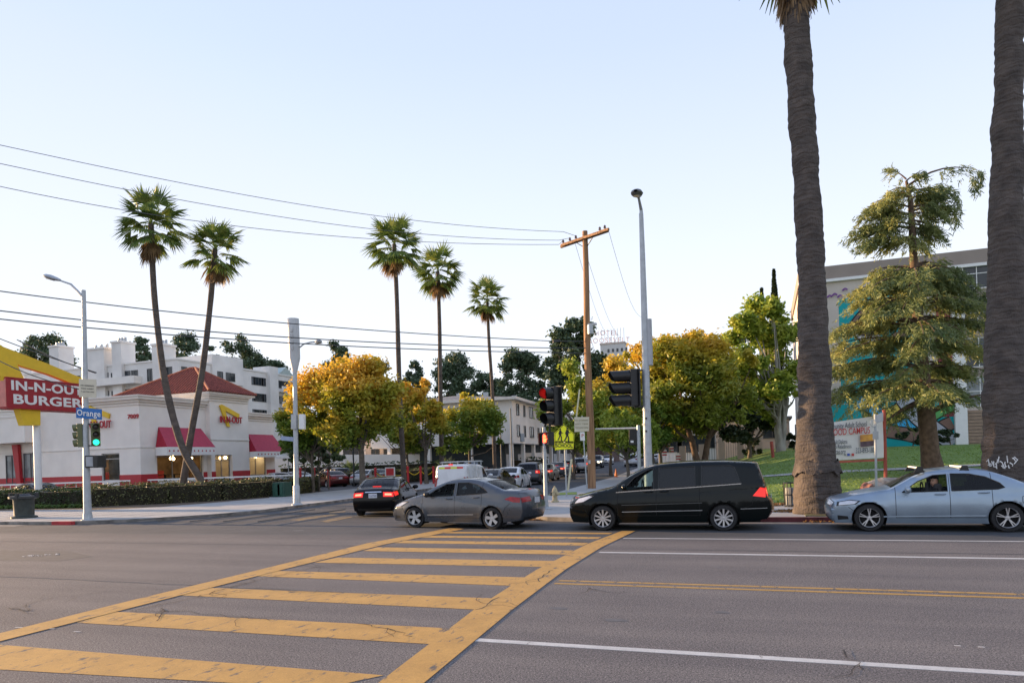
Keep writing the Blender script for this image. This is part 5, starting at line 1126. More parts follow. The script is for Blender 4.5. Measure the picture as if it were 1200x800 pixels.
    for (A_, B_, tb, ta) in faces:
        n_ = int((B_ - A_).length / .32); nr = (B_ - A_).cross(ta - A_).normalized(); up_ = nr.cross((B_ - A_).normalized())
        mid_t = (ta + tb) / 2; H_ = (ta - A_).dot(up_); ex_ = (B_ - A_).normalized(); ta_ = (ta - A_).dot(ex_); tb_ = (tb - A_).dot(ex_); Lw = (B_ - A_).length
        for k in range(n_):
            x = (k + .5) * Lw / n_; hh = H_ * (x / ta_ if x < ta_ else (Lw - x) / max(.01, Lw - tb_) if x > tb_ else 1); p = A_ + ex_ * x
            if hh > .2: c.tube([p + nr * .02, p + up_ * hh + nr * .02], .085, 5, cap=False)
    ro = c.build('roof', parent=root); c = MB()
    for p, q_ in ((E[0], apx), (E[1], apx), (E[3], apw), (E[2], apw), (apx, apw)): c.tube([p + EZ * .06, q_ + EZ * .06], .11, 7)
    c.build('ridge_tiles', mat('ridge_tile', (.34, .10, .05), .75, var=.2), ro); c = MB(); c.box((wx + .15, ey0 + .1, z0 - .2), (ex - .1, ey1 - .1, z0 - .02)); c.build('eave', trimw, root)
    # awnings
    def awning(y0, y1, zt, zb, pr, zv, lean=0):
        c = MB(); c.use(awnpink); A = [Vector((.05, y0 + .35, zt)), Vector((.05, y1 - .35, zt)), Vector((pr, y1, zb)), Vector((pr, y0, zb))]; c.poly([A[0], A[3], A[2], A[1]]); c.use(awnred); c.poly([A[0], Vector((.05, y0, zb)), A[3]]); c.poly([A[1], A[2], Vector((.05, y1, zb))])
        o = c.build('awning', parent=root); c = MB(); c.box((pr - .02, y0, zv), (pr, y1, zb)); c.box((.05, y0 - .02, zv), (pr, y0, zb)); c.box((.05, y1, zv), (pr, y1 + .02, zb)); c.build('valance', whitep, o)
        c = MB(); n_ = int((y1 - y0) / .42)
        for k in range(n_):
            yc = y0 + (k + .5) * (y1 - y0) / n_; zc_ = (zb + zv) / 2 + .02; c.prism([(pr + .003, yc - .09, zc_), (pr + .003, yc, zc_ - .09), (pr + .003, yc + .09, zc_), (pr + .003, yc, zc_ + .09)], (.004, 0, 0))
        c.build('valance_pattern', dadored, o)
    p = onX(210, 500, XE); awning(a0 - .15, a1 + .15, eY(210, 501)[1], eY(210, 522)[1] - .15, 1.25, eY(210, 530)[1] - .25)
    awning(t1 + .1, Y1 - .2 + .3, eY(305, 509)[1], eY(305, 528)[1] - .1, 1.25, eY(305, 534)[1] - .15)
    # windows and doors (glass in real openings), lit dining room behind
    glz = glassmat('shop_glass', (.85, .85, .82), .8)
    def glazing(o, ux, n, w, h, k, name='window'):
        c = MB()
        for i in range(k + 1): q_ = o + ux * (w * i / k - (.04 if i else 0) * (2 if i == k else 1) * (.5 if i < k else 1)); c.prism([q_, q_ + ux * .08, q_ + ux * .08 + EZ * h, q_ + EZ * h], -n * .08)
        for z in (0, h * .78, h - .08): c.prism([o + EZ * z, o + ux * w + EZ * z, o + ux * w + EZ * (z + .07), o + EZ * (z + .07)], -n * .075)
        fo = c.build(name, mat('aluminium_frame', (.3, .3, .3), .4, .6), root); c = MB(); c.quad(o - n * .03, o + ux * w - n * .03, o + ux * w + EZ * h - n * .03, o + EZ * h - n * .03); c.build('pane', glz, fo)
    glazing(Vector((-.12, a0, wb)), EY, EX, a1 - a0, wt - wb, 3); glazing(Vector((.2, d0, 0)), EY, EX, d1 - d0, eY(257, 533)[1], 2, 'door'); glazing(Vector((-.12, max(w2a, t1 + .15), wb)), EY, EX, w2b - max(w2a, t1 + .15), wt - wb, 2)
    glazing(Vector((sw0, .12, .45)), EX, -EY, sw1 - sw0, swz - .45, 1); c = MB(); c.box((sw0 - .2, .8, .3), (sw1 + .2, .9, swz + .2)); c.build('blind', winlight, root)  # grey block added behind the south window, standing in for its reflection
    c = MB(); c.use(warmwall); c.box((-9.2, .35, 0), (-9, Y1 - .35, 3.6)); c.box((-9, .4, 3.6), (-.35, Y1 - .35, 3.7)); c.box((-9, .4, 0), (-.35, Y1 - .35, .05)); c.use(dadored); c.box((-9, 3, .05), (-8.2, 10, 1.1)); c.use(darkin); c.box((-9, 3.5, 2.3), (-8.6, 9.5, 3.0)); c.build('dining_room', parent=root)
    for i in range(3):
        for y in (a0 + 1, a0 + 3, a0 + 5, t0 + 2, t1 + 1.6, t1 + 3.3):
            c = MB(); bmx = bmesh.new(); bmesh.ops.create_uvsphere(bmx, u_segments=10, v_segments=6, radius=.16); c.add([v.co + Vector((-1.6 - i * 2.4, y + .3 * i, 2.15)) for v in bmx.verts], [[v.index for v in f.verts] for f in bmx.faces]); bmx.free(); c.tube([(-1.6 - i * 2.4, y + .3 * i, 2.3), (-1.6 - i * 2.4, y + .3 * i, 3.6)], .012, 4); c.build('pendant_lamp', lampg, root, smooth=True)
    r = rnd(4)
    for i in range(5):
        y = lp(a0, a1, (i + .5) / 5); c = MB(); c.box((-2.2, y - .35, .72), (-1.3, y + .35, .78)); c.box((-1.8, y - .05, .05), (-1.7, y + .05, .72)); c.box((-2.2, y - .3, .4), (-1.9, y + .3, .45)); c.build('dining_table', darkin, root)
    # door transom, poster windows, wall lamps
    # drive-through canopy on the left
    cx0, cx1 = -W_, sX(47, 505)[0]; cz1, cz0 = sX(30, 490)[1], sX(30, 519)[1]
    c = MB(); c.box((cx0, -1.3, cz0), (cx1, -.0, cz1)); c.build('drive_through_fascia', stucco, root); c = MB(); c.box((cx0, -1.36, cz1 - .02), (cx1 + .08, 0, cz1 + .12)); c.build('fascia_cap', trimw, root)
    c = MB(); q0, q1 = sX(24, 540)[0], sX(28, 540)[0]; c.prism([(q0, -.1, 0), (q1, -.1, 0), (q1 - .2, -.1, cz0 - .1), (q0 - .5, -.1, cz0 - .1)], (0, -.25, 0)); c.build('red_post', dadored, root)
    win(root, Vector((sX(29, 557)[0], 0, .5)), EX, -EY, sX(45, 540)[0] - sX(29, 540)[0], 2.4, winlight, frame_m, 1, name='service_window'); win(root, Vector((sX(8, 557)[0], 0, .4)), EX, -EY, sX(22, 540)[0] - sX(8, 540)[0], 2.4, winlight, frame_m, 1)
    # arrow logo and lettering
    def logo(fn, cx_, cz_, s, wname):
        sgn = fn
        P = [(-1.3, .95), (-1.0, 1.05), (1.25, .25), (1.15, -.15), (.8, -.02), (-.62, .5), (-.15, -.75), (-.02, -1.0), (-.42, -.95), (-.5, -.7), (-.62, -.6)]
        c = MB(); c.prism([fn(cx_ + x * s, cz_ + z * s, .04) for x, z in P], fn(0, 0, .12) - fn(0, 0, 0)); c.build('arrow_emblem', yellowp, root)
    fe = lambda y, z, o: Vector((.5 + o, y, z)); fs_ = lambda x, z, o: Vector((x, -o, z))
    yc, zc_ = eY(263, 488); logo(fe, yc, zc_, .95, ''); text('lettering', 'IN-N-OUT', .78, dadored, root, (.5 + .22, yc + .02, eY(263, 492.5)[1]), EY, EZ, .03, 1.0, .018, width=(eY(276, 492)[0] - eY(250, 492)[0]))
    xc_, zc_ = sX(117, 492); logo(fs_, xc_, zc_ + .2, .95, ''); text('lettering', 'IN-N-OUT', .78, dadored, root, (xc_ + .1, -.22, sX(117, 498)[1]), EX, EZ, .03, 1.0, .018, width=2.6)
    text('house_number', '7009', .46, dadored, root, ((sX(150, 488)[0] + sX(163, 488)[0]) / 2, -.04, sX(156, 488)[1]), EX, EZ, .02, 1.05, .012, width=(sX(163, 488)[0] - sX(150, 488)[0]))
restaurant()
# low white rail and red fence before the restaurant
p0, p1 = at(-60, 562, 51), at(345, 560, 53)
b = MB(); P0 = at(-80, 561.8, 52.5); P1 = at(345, 561, 56); z_ = 1.25
b.bar((P0.x, P0.y, z_), (P1.x, P1.y, z_), .12, .12)
n = 34
for i in range(n + 1): c = P0.lerp(P1, i / n); b.bar((c.x, c.y, .1), (c.x, c.y, z_), .05)
tag(b.build('rail', whitep), 'low white rail running along the front of the restaurant', 'railing')
for i, px in enumerate((205, 228, 247, 258, 266)):
    c = at(px, 560, 50 + i * .3); b = MB(); b.box((c.x - .45, c.y - .45, 1.0), (c.x + .45, c.y + .45, 1.06)); b.box((c.x - .04, c.y - .04, .1), (c.x + .04, c.y + .04, 1.0))
    t_ = thing('patio_table', '%s red patio table from the left before the restaurant entrance' % ['first', 'second', 'third', 'fourth', 'fifth'][i], 'table', (0, 0, 0), group='red patio tables'); b.build('table_top', redp, t_)
# ---- big roadside sign
def bigsign():
    X0 = -40.9; P = onX(51, 520, X0); base = Vector((P.x, P.y, .1)); root = thing('restaurant_sign', 'tall burger sign with yellow bent arrow and red lettered panel', 'sign', base)
    f = lambda px, py, dx=0: onX(px, py, X0) + Vector((dx, 0, 0)) - base
    zt, zb = f(8, 442).z, f(8, 477).z; y0, y1 = f(8, 460).y, f(101, 460).y
    b = MB(); b.box((-1.15, y0, zb), (0, y1, zt)); b.build('panel', mat('panel_red', (.32, .008, .02), .45), root, bevel=.02); b = MB(); b.box((-1.1, y0 - .03, zb + .05), (-.05, y0 - .002, zt - .05)); b.build('panel_end', mat('panel_end_pink', (.55, .16, .13), .4), root)  # end cap paler than the panel: its lit look put into the paint
    b = MB(); b.tube([(0 - .55, P.y - base.y, 0), (-.55, P.y - base.y, zb + .1)], .2, 14); b.build('pole', whitep, root, smooth=True); b = MB(); b.box((-.8, -.25, -.02), (-.3, .25, .12)); b.build('pole_footing', concrete, root)
    hh = zt - zb; yc = (y0 + y1) / 2 
    text('lettering', 'IN-N-OUT', hh * .44, whitep, root, (.012, yc - .02, lp(zb, zt, .74)), EY, EZ, .012, 1.05, .022, width=(y1 - y0) * .90); text('lettering', 'BURGER', hh * .44, whitep, root, (.012, yc - .02, lp(zb, zt, .28)), EY, EZ, .012, 1.05, .022, width=(y1 - y0) * .87)
    # bent arrow: bar descending to the right, leg descending through the panel; pixel outline lifted into the plane of the sign
    out = [(-40, 418), (-8, 400), (14, 405), (112, 441), (134, 489), (118, 492), (96, 463), (30, 431), (56, 494), (33, 494), (8, 452), (-8, 425)]
    bar_ = [(-10, 402), (5, 405), (60, 426), (93, 440), (110, 446), (110, 458), (93, 451), (60, 438), (27, 428), (12, 420), (-10, 420)]; leg = [(-14, 401), (4, 404), (18, 416), (31, 444), (50, 479), (50, 498), (31, 498), (25, 479), (5, 442), (-14, 414)]
    b = MB(); b.prism([f(x, y, -.22) for x, y in bar_], (-.35, 0, 0)); b.build('arrow_bar', yellowp, root, fixn=True); b = MB(); b.prism([f(x, y, -.18) for x, y in leg], (-.5, 0, 0)); b.build('arrow_leg', yellowp, root, fixn=True)
    for z in (-.03,): b = MB(); b.box((-1.17, y0, zt), (.02, y1, zt + .04)); b.box((-1.17, y0, zb - .04), (.02, y1, zb)); b.build('panel_trim', dadored, root)
bigsign()
for i, (a, c, lab) in enumerate((((-60, 388), (97, 457), 'cable sagging across the front of the yellow arrow'), ((20, 398), (112, 437), 'short cable passing above the red panel'), ((-60, 372), (113, 436.5), 'upper cable passing behind the yellow arrow apex'))):
    A, B_ = at(*a, 31), at(*c, 29.6); b = MB(); b.tube([A.lerp(B_, k / 10) - EZ * (.35 if i == 0 else .1) * math.sin(math.pi * k / 10) for k in range(11)], .022, 5); tag(b.build('span_cable', dsteel), lab, 'cable', 'cables tied to the corner lamp post')
# ---- white apartments behind
def apartments():
    zc = 112; C = at(208, 440, zc); gz = 4.0; XE, YS = C.x, C.y; org = Vector((XE, YS, gz)); root = thing('apartment_block', 'long white stucco apartment block with balconies and square chimneys behind the restaurant', 'building', org)
    eY = lambda px, py: ((lambda p: (p.y - YS, p.z - gz))(onX(px, py, XE))); sX = lambda px, py: ((lambda p: (p.x - XE, p.z - gz))(onY(px, py, YS)))
    Z0 = sX(208, 421)[1]; b = MB(); x0 = sX(96, 430)[0]; y1 = eY(345, 445)[0]
    b.box((x0 - 14, 0, -4), (0, y1, Z0)); b.build('wall', stucco2, root)
    b = MB(); b.box((x0 - 14.2, -.15, Z0), (.15, .2, Z0 + .25)); b.box((-.2, .2, Z0), (.15, y1, Z0 + .25)); b.build('parapet', stucco, root)
    # roof boxes / stair towers / chimneys
    for (pxa, pxb, yt, s_) in ((-4, 30, 425, 0), (62, 73, 407, 1), (106, 126, 410, 1), (135, 146, 402, 1), (182, 194, 405, 1)):
        xa, xb = sX(pxa, 430)[0], sX(pxb, 430)[0]; zt = sX((pxa + pxb) / 2, yt)[1]; b = MB(); b.box((xa, -.6 if s_ else 1, Z0 - 9 if s_ else Z0), (xb, 2.2, zt)); o = b.build('chimney' if s_ else 'roof_block', stucco2, root)
        if s_:
            b = MB(); b.box((xa - .15, -.75, zt), (xb + .15, 2.35, zt + .3)); b.build('chimney_cap', stucco, o); b = MB()
            for k in range(3): xx = lp(xa, xb, (k + .5) / 3); b.tube([(xx, .6, zt + .3), (xx, .6, zt + 1.0)], .22, 8)
            b.build('flue', steel, o)
    e0, e1 = eY(247, 430)[0], eY(283, 430)[0]; zt = eY(265, 418)[1]; b = MB(); b.box((-9, e0, Z0 - 3), (.35, e1, zt)); b.build('stair_tower', stucco2, root)
    e2, e3 = eY(312, 440)[0], eY(322, 440)[0]; zt = eY(317, 430)[1]; b = MB(); b.box((-3, e2, -4), (.8, e3, zt)); b.build('stair_tower', stucco2, root)
    e4 = eY(345, 440)[0]; b = MB(); a_ = eY(325, 444)[0]; zg = eY(330, 443)[1]
    b.prism([(.1, a_, Z0), (.1, e4, Z0), (.1, (a_ + e4) / 2, Z0 + 1.8)], (-6, 0, 0)); b.build('gable', mat('pale_green_gable', (.42, .5, .48), .8), root, fixn=True)
    # balconies on the south face
    for fl in range(3):
        zf = Z0 - 3.0 * (fl + 1) - .25
        for (pa, pb) in ((104, 166), (60, 96), (10, 50)):
            xa, xb = sX(pa, 450)[0], sX(pb, 450)[0]; b = MB(); b.box((xa, -1.5, zf - .1), (xb, -.01, zf + .06)); b.box((xa, -1.5, zf + .06), (xb, -1.36, zf + 1.1)); b.box((xb - .14, -1.36, zf + .06), (xb, -.01, zf + 1.1)); b.build('balcony', stucco, root)
        for px, w in ((120.5, 2.6), (133, 1.0), (145.5, 2.8), (158, 1.4), (193, 3.2), (176, 1.2), (75, 2.4), (88, 2.4), (30, 2.6), (5, 2.4)):
            c = sX(px, 440)[0]; win(root, Vector((c - w / 2, 0, zf + (.1 if w > 1 else .9))), EX, -EY, w, 2.1 if w > 1 else 1.2, winglass, frame_m, 1 if w > 1 else 0)
        for px, w in ((216, 1.2), (228, 2.4), (256, 1.3), (268, 2.2), (296.5, .9), (302.5, 2.8), (308.5, 1.2), (327, 2.6), (333, 1.2), (340, 2.4)):
            c, _ = eY(px, 440); dx = .351 if e0 < c < e1 else 0; win(root, Vector((dx, c - w / 2, zf + .75)), EY, EX, w, 1.5, winglass if w > 1 else winlight, frame_m, 1 if w > 1 else 0)
    for (pa, pb) in ((324, 335),):
        ya, yb = eY(pa, 450)[0], eY(pb, 450)[0]
        for fl in range(3): zf = Z0 - 3.0 * (fl + 1) - .25; b = MB(); b.box((0, ya, zf - .1), (1.3, yb, zf)); b.box((1.2, ya, zf), (1.3, yb, zf + 1)); b.build('balcony', stucco, root)
apartments()
# ---- white carport building on the side street
def carport():
    zc = 77; C = at(601, 500, zc); gz = .2; XE, YS = C.x, C.y; org = Vector((XE, YS, gz)); root = thing('office_building', 'white two-storey building raised on columns over dark carports', 'building', org)
    SKW = Vector((SK, 1, 0)).normalized(); root.rotation_euler = (0, 0, 0)
    zt = at(601, 468, zc).z - gz; zb = at(601, 519, zc).z - gz
    L1 = 46; n = Vector((1, -SK, 0)).normalized(); b = MB(); A = Vector((0, 0, zb)); W_ = 18
    b.prism([A, A + SKW * L1, A + SKW * L1 - EX * W_, A - EX * W_], (0, 0, zt - zb)); b.build('wall', stucco2, root, fixn=True)
    b = MB(); A = Vector((.7, -.7, zt)); b.prism([A, A + SKW * (L1 + 1), A + SKW * (L1 + 1) - EX * (W_ + 1.4), A - EX * (W_ + 1.4)], (0, 0, .3)); b.build('eave', trimw, root, fixn=True)
    b = MB(); A = Vector((.2, -.2, zt + .3)); B_ = A + SKW * L1; b.add([A, B_, B_ - EX * (W_ + .4), A - EX * (W_ + .4), A + SKW * 5 - EX * W_ / 2 + EZ * 1.0, B_ - SKW * 5 - EX * W_ / 2 + EZ * 1.0], [(0, 1, 5, 4), (1, 2, 5), (2, 3, 4, 5), (3, 0, 4)]); b.build('roof', roofg, root)
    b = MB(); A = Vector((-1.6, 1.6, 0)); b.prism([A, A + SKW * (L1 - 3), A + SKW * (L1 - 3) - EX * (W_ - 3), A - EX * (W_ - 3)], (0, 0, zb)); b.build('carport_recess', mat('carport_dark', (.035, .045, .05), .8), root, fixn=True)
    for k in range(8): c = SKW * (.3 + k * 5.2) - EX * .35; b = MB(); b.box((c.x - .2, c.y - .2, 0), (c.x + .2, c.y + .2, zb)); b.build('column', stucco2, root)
    for k in range(8): c = SKW * (2.9 + k * 5.2) - EX * 1.5; b = MB(); b.box((c.x, c.y - .9, .0), (c.x + .12, c.y + .9, 2.3)); b.build('garage_door', mat('grey_door', (.4, .41, .42), .6), root)
    for k in range(3): b = MB(); b.box((-5.2 * (k + 1) - .2, -.0, 0), (-5.2 * (k + 1) + .2, .4, zb)); b.build('column', stucco2, root)
    for f_ in (0, 1):
        z = zb + .75 + f_ * ((zt - zb) / 2)
        for d, w in ((2.2, 1.1), (5.2, .8), (8.6, 1.9), (12.2, .8), (15, 1.9), (20, .9), (24, 1.8), (29, 1.8), (34, 1.2)): win(root, SKW * (d - w / 2) + n * .002 + EZ * z, SKW, n, w, 1.35, winglass, frame_m, 1 if w > 1.5 else 0)
        for d in (3, 7, 11.5, 15): win(root, Vector((-d - .6, 0, z)), EX, -EY, 1.2, 1.2, winlight, whitep, 1)
    b = MB(); r = rnd(3)
    for k in range(5): c = SKW * r.uniform(2, 20) - EX * r.uniform(3, 14); b = MB(); b.box((c.x, c.y, zt + .5), (c.x + .5, c.y + .5, zt + 1.7)); b.build('roof_vent', steel, root)
    b = MB(); z = zb + .55; p = SKW * 3.0 + n * .05 + EZ * (z - .3); b.prism([p, p + SKW * 1.5, p + SKW * 1.5 + EZ * .9, p + EZ * .9], n * .08); b.build('wall_sign', mat('sign_greyblue', (.25, .3, .36), .6), root)
    for i in range(3): win(root, Vector((0, 0, 0)), EX, -EY, .01, .01) if False else None
carport()
# ---- long low building left of it and pinkish house, white retaining wall
def lowblock(name, label, cat, px0, px1, yt, yb, zc, dy, mt, wins=(), roofm=None, oh=.3, gz=None):
    P0, P1 = at(px0, yt, zc), at(px1, yt, zc); Y = (P0.y + P1.y) / 2; P0, P1 = onY(px0, yt, Y), onY(px1, yt, Y); z0 = gz if gz is not None else H(P0.x, Y); zt = (P0.z + P1.z) / 2; org = Vector((P0.x, Y, z0)); root = thing(name, label, cat, org)
    b = MB(); b.box((0, 0, -.5), (P1.x - P0.x, dy, zt - z0)); b.build('wall', mt, root)
    b = MB(); b.box((-oh, -oh, zt - z0), (P1.x - P0.x + oh, dy + oh, zt - z0 + .25)); b.build('roof', roofm or roofg, root)
    for px, py, w, h in wins: c = onY(px, py, Y) - org; win(root, Vector((c.x - w / 2, 0, c.z - h / 2)), EX, -EY, w, h, winglass, frame_m, 1)
    return root
lowblock('office_block', 'grey roofed white building behind the middle slim palm', 'building', 505, 590, 471, 535, 92, 18, stucco2, [(530, 500, 2, 1.4), (548, 500, 2, 1.4), (566, 500, 2, 1.4)])
lowblock('house', 'pinkish plaster house with brown roof behind the yellow tree', 'house', 428, 470, 514, 545, 88, 12, beige, [(440, 527, 1.2, 1.4), (462, 527, 3, 1.3)], tile)
lowblock('house', 'tall white house wall left of the pinkish house', 'house', 396, 432, 486, 545, 92, 12, stucco2, [(411, 515, 2.4, 6), (426, 510, 1, 1.2)])
lowblock('house', 'dark windowed block behind the slender trees', 'house', 340, 395, 500, 545, 95, 12, mat('dull_plaster', (.2, .19, .18), .8), [(352, 520, 3, 3), (370, 520, 3, 3)])
b = MB(); P0, P1, P2 = at(322, 533, 80), at(470, 532, 82), at(640, 530, 88)
for p, q_ in ((P0, P1), (P1, P2)): b.prism([(p.x, p.y, 0), (q_.x, q_.y, 0), (q_.x, q_.y, q_.z), (p.x, p.y, p.z)], (0, .3, 0))
tag(b.build('retaining_wall', stucco, fixn=True), 'long white retaining wall behind the parked cars', 'wall')
# ---- right side: far houses, fence with piers
lowblock('house', 'dark brown brick building behind the wooden pole', 'building', 690, 706, 497, 545, 120, 14, mat('dark_brick', (.1, .06, .05), .9, var=.3, scale=3), [])
lowblock('apartment_block', 'pale apartment front at the far end of the side street', 'building', 706, 744, 512, 545, 150, 14, stucco2, [(715, 525, 2, 2), (724, 525, 2, 2), (735, 525, 2, 2)])
lowblock('school_annex', 'pale beige school annex behind the golden tree', 'building', 770, 850, 500, 545, 84, 14, stucco2, [(785, 520, 3, 2), (808, 520, 3, 2), (830, 515, 1.5, 2)])
lowblock('school_annex', 'beige annex wall behind the crooked dark tree', 'building', 838, 925, 492, 545, 80, 14, beige, [(905, 505, 2, 1.6)])
def fence(label, pts, h, piers=True):
    root = thing('fence', label, 'fence', (pts[0].x, pts[0].y, H(pts[0].x, pts[0].y)))
    o = Vector(root.location); b = MB(); n_ = 0
    for p, q_ in zip(pts, pts[1:]):
        d = q_ - p; k = max(2, int(d.length / .22))
        for i in range(k): c = p.lerp(q_, i / k); z = H(c.x, c.y) - o.z; b.bar((c.x - o.x, c.y - o.y, z + .1), (c.x - o.x, c.y - o.y, z + h), .03)
        for zz in (.25, h - .1): b.bar((p.x - o.x, p.y - o.y, H(p.x, p.y) - o.z + zz), (q_.x - o.x, q_.y - o.y, H(q_.x, q_.y) - o.z + zz), .04)
    b.build('railings', dsteel, root)
    for p in pts: z = H(p.x, p.y) - o.z; b = MB(); b.box((p.x - o.x - .3, p.y - o.y - .3, z - .2), (p.x - o.x + .3, p.y - o.y + .3, z + h + .15)); b.build('pier', beige, root)
fence('dark railing fence with beige piers along the school lawn', [onY(x, 535, 72) for x in (800, 823, 846, 868, 890)], 2.4)
# ---- school with mural
def school():
    Y = 68.9; gz = 1.8; P0 = onY(938, 330, Y); org = Vector((P0.x, Y, gz)); root = thing('school_building', 'tall pale school building with a colourful mural and white columned windows', 'building', org)
    f = lambda px, py, o=0: onY(px, py, Y) - org - Vector((0, o, 0)); zt = f(1060, 302).z; zm = f(1060, 318).z
    b = MB(); b.box((0, 0, -1.5), (70, 20, zm)); b.build('wall', mat('school_wall', (.56, .50, .44), .85, var=.06, scale=.3, detail=8), root); b = MB(); b.box((-.15, -.15, zm), (70, 20.1, zt)); b.build('parapet', tanst, root); b = MB(); b.box((-.2, -.28, zm - .25), (70, -.001, zm)); b.build('ledge', whitep, root)
    # mural: teal ground with interlaced coloured bands and dark outlines
    cols_ = dict(teal=(.0, .34, .36), blue=(.04, .42, .75), yel=(.62, .48, .08), grey=(.38, .40, .45), wht=(.68, .68, .68), mar=(.28, .03, .06), brn=(.20, .12, .09), grn=(.10, .35, .10), pur=(.18, .06, .25), blk=(.01, .01, .012))
    mm = {k: mat('mural_' + k, v, .75, var=.08, scale=1) for k, v in cols_.items()}
    a, c = f(962, 527), f(1119, 527); x0, x1 = a.x, c.x; b = MB(); b.use(mm['teal']); ztm = f(1090, 345).z; b.box((f(985, 430).x, -.018, f(1040, 470).z), (f(1080, 400).x, 0, f(1040, 345).z))
    low = f(1060, 470).z; b.box((f(968, 500).x, -.02, -.2), (x1, 0, low)); b.use(mm['mar']); b.box((f(1098, 400).x, -.024, low - 1.5), (x1, 0, ztm)); b.build('mural_ground', parent=root)
    b = MB(); lay = [0]
    def band(pts, w, col, outl=True):
        P = [];  Q = [f(x, y) for x, y in pts]
        for i in range(len(Q) - 1):
            for k in range(8):
                t = k / 8; p0, p1, p2, p3 = Q[max(0, i - 1)], Q[i], Q[i + 1], Q[min(len(Q) - 1, i + 2)]; P.append(.5 * (2 * p1 + (p2 - p0) * t + (2 * p0 - 5 * p1 + 4 * p2 - p3) * t * t + (-p0 + 3 * p1 - 3 * p2 + p3) * t ** 3))
        P.append(Q[-1]); 
        for cc, ww in (((mm['blk'], w + .22),) if outl else ()) + ((mm[col], w),): lay[0] += 1; b.use(cc); b.ribbon([Vector((p.x, -.03 - lay[0] * .004, p.z)) for p in P], ww, (0, -1, 0))
    def blob(pts, col): lay[0] += 1; b.use(mm[col]); b.add([Vector((f(x, y).x, -.03 - lay[0] * .004, f(x, y).z)) for x, y in pts], [tuple(range(len(pts)))[::-1]])
    blob([(1045, 490), (1060, 468), (1085, 470), (1082, 502), (1050, 502)], 'blue'); blob([(1096, 480), (1119, 460), (1119, 478), (1098, 492)], 'blue')
    band([(1040, 505), (1060, 508), (1085, 512), (1105, 500), (1116, 495)], 1.0, 'brn'); band([(1015, 480), (1040, 488), (1062, 475), (1075, 452), (1110, 445)], 1.3, 'yel')
    band([(1050, 452), (1056, 468), (1075, 474), (1095, 472)], .6, 'yel'); band([(1058, 466), (1075, 488), (1095, 503), (1117, 520)], 1.2, 'grey'); band([(1085, 440), (1100, 458), (1119, 470)], .9, 'wht'); band([(1092, 490), (1105, 482), (1119, 476)], .5, 'grn')
    band([(1005, 470), (1022, 478), (1032, 490)], 1.0, 'blue'); band([(1085, 375), (1098, 380), (1106, 392), (1116, 398)], .9, 'grn'); band([(1005, 385), (1020, 368), (1038, 364), (1052, 378), (1060, 395)], 1.5, 'brn'); band([(1010, 388), (1024, 376), (1040, 374), (1048, 390)], 1.0, 'teal')
    band([(1000, 378), (1006, 388), (1015, 396), (1030, 398)], .8, 'wht'); band([(1008, 390), (1014, 374), (1028, 376), (1030, 392)], .8, 'yel'); band([(1014, 394), (1018, 382), (1026, 384)], .9, 'pur'); blob([(1022, 372), (1030, 356), (1045, 360), (1048, 372)], 'teal')
    for x, y in ((972, 348), (978, 346), (984, 348), (990, 340)): band([(x - 3, y + 1), (x, y - 1.5), (x + 3, y)], .14, 'pur', False)
    b.build('mural', parent=root)
    # columns and windows right of the mural
    xs = [f(1122, 400).x + k * 4.15 * 1 for k in range(7)]
    for k, x in enumerate(xs):
        b = MB(); b.box((x - .45, -.5, -1), (x + .45, -.001, f(1122, 330).z)); b.build('column', whitep, root)
        for fl in range(4):
            zb_ = 3.3 + fl * 3.3; win(root, Vector((x + .5, 0, zb_)), EX, -EY, 3.1, 2.5, winlight if fl == 0 else winglass, whitep, 2, hb=.5)
            if fl: b = MB(); b.box((x + .5, -.12, zb_ - .8), (x + 3.6, -.001, zb_ - .1)); b.build('spandrel', tanst, root)
        b = MB()
        for j in range(12): b.box((x + .5, -.2, -.3 + j * .28), (x + 3.6, -.001, -.3 + j * .28 + .22))
        b.build('siding', mat('brown_siding', (.30, .21, .15), .7), root)
    b = MB(); b.box((-.2, -.3, -1), (0, 18, 3)); b.build('side_wall', beige, root)
    for fl in range(0): b = MB(); b.box((-1.2, 1, 3.5 + fl * 3.6), (-.01, 16, 3.7 + fl * 3.6)); b.box((-1.2, 1, 3.7 + fl * 3.6), (-1.1, 16, 4.7 + fl * 3.6)); b.build('balcony', beige, root)
school()
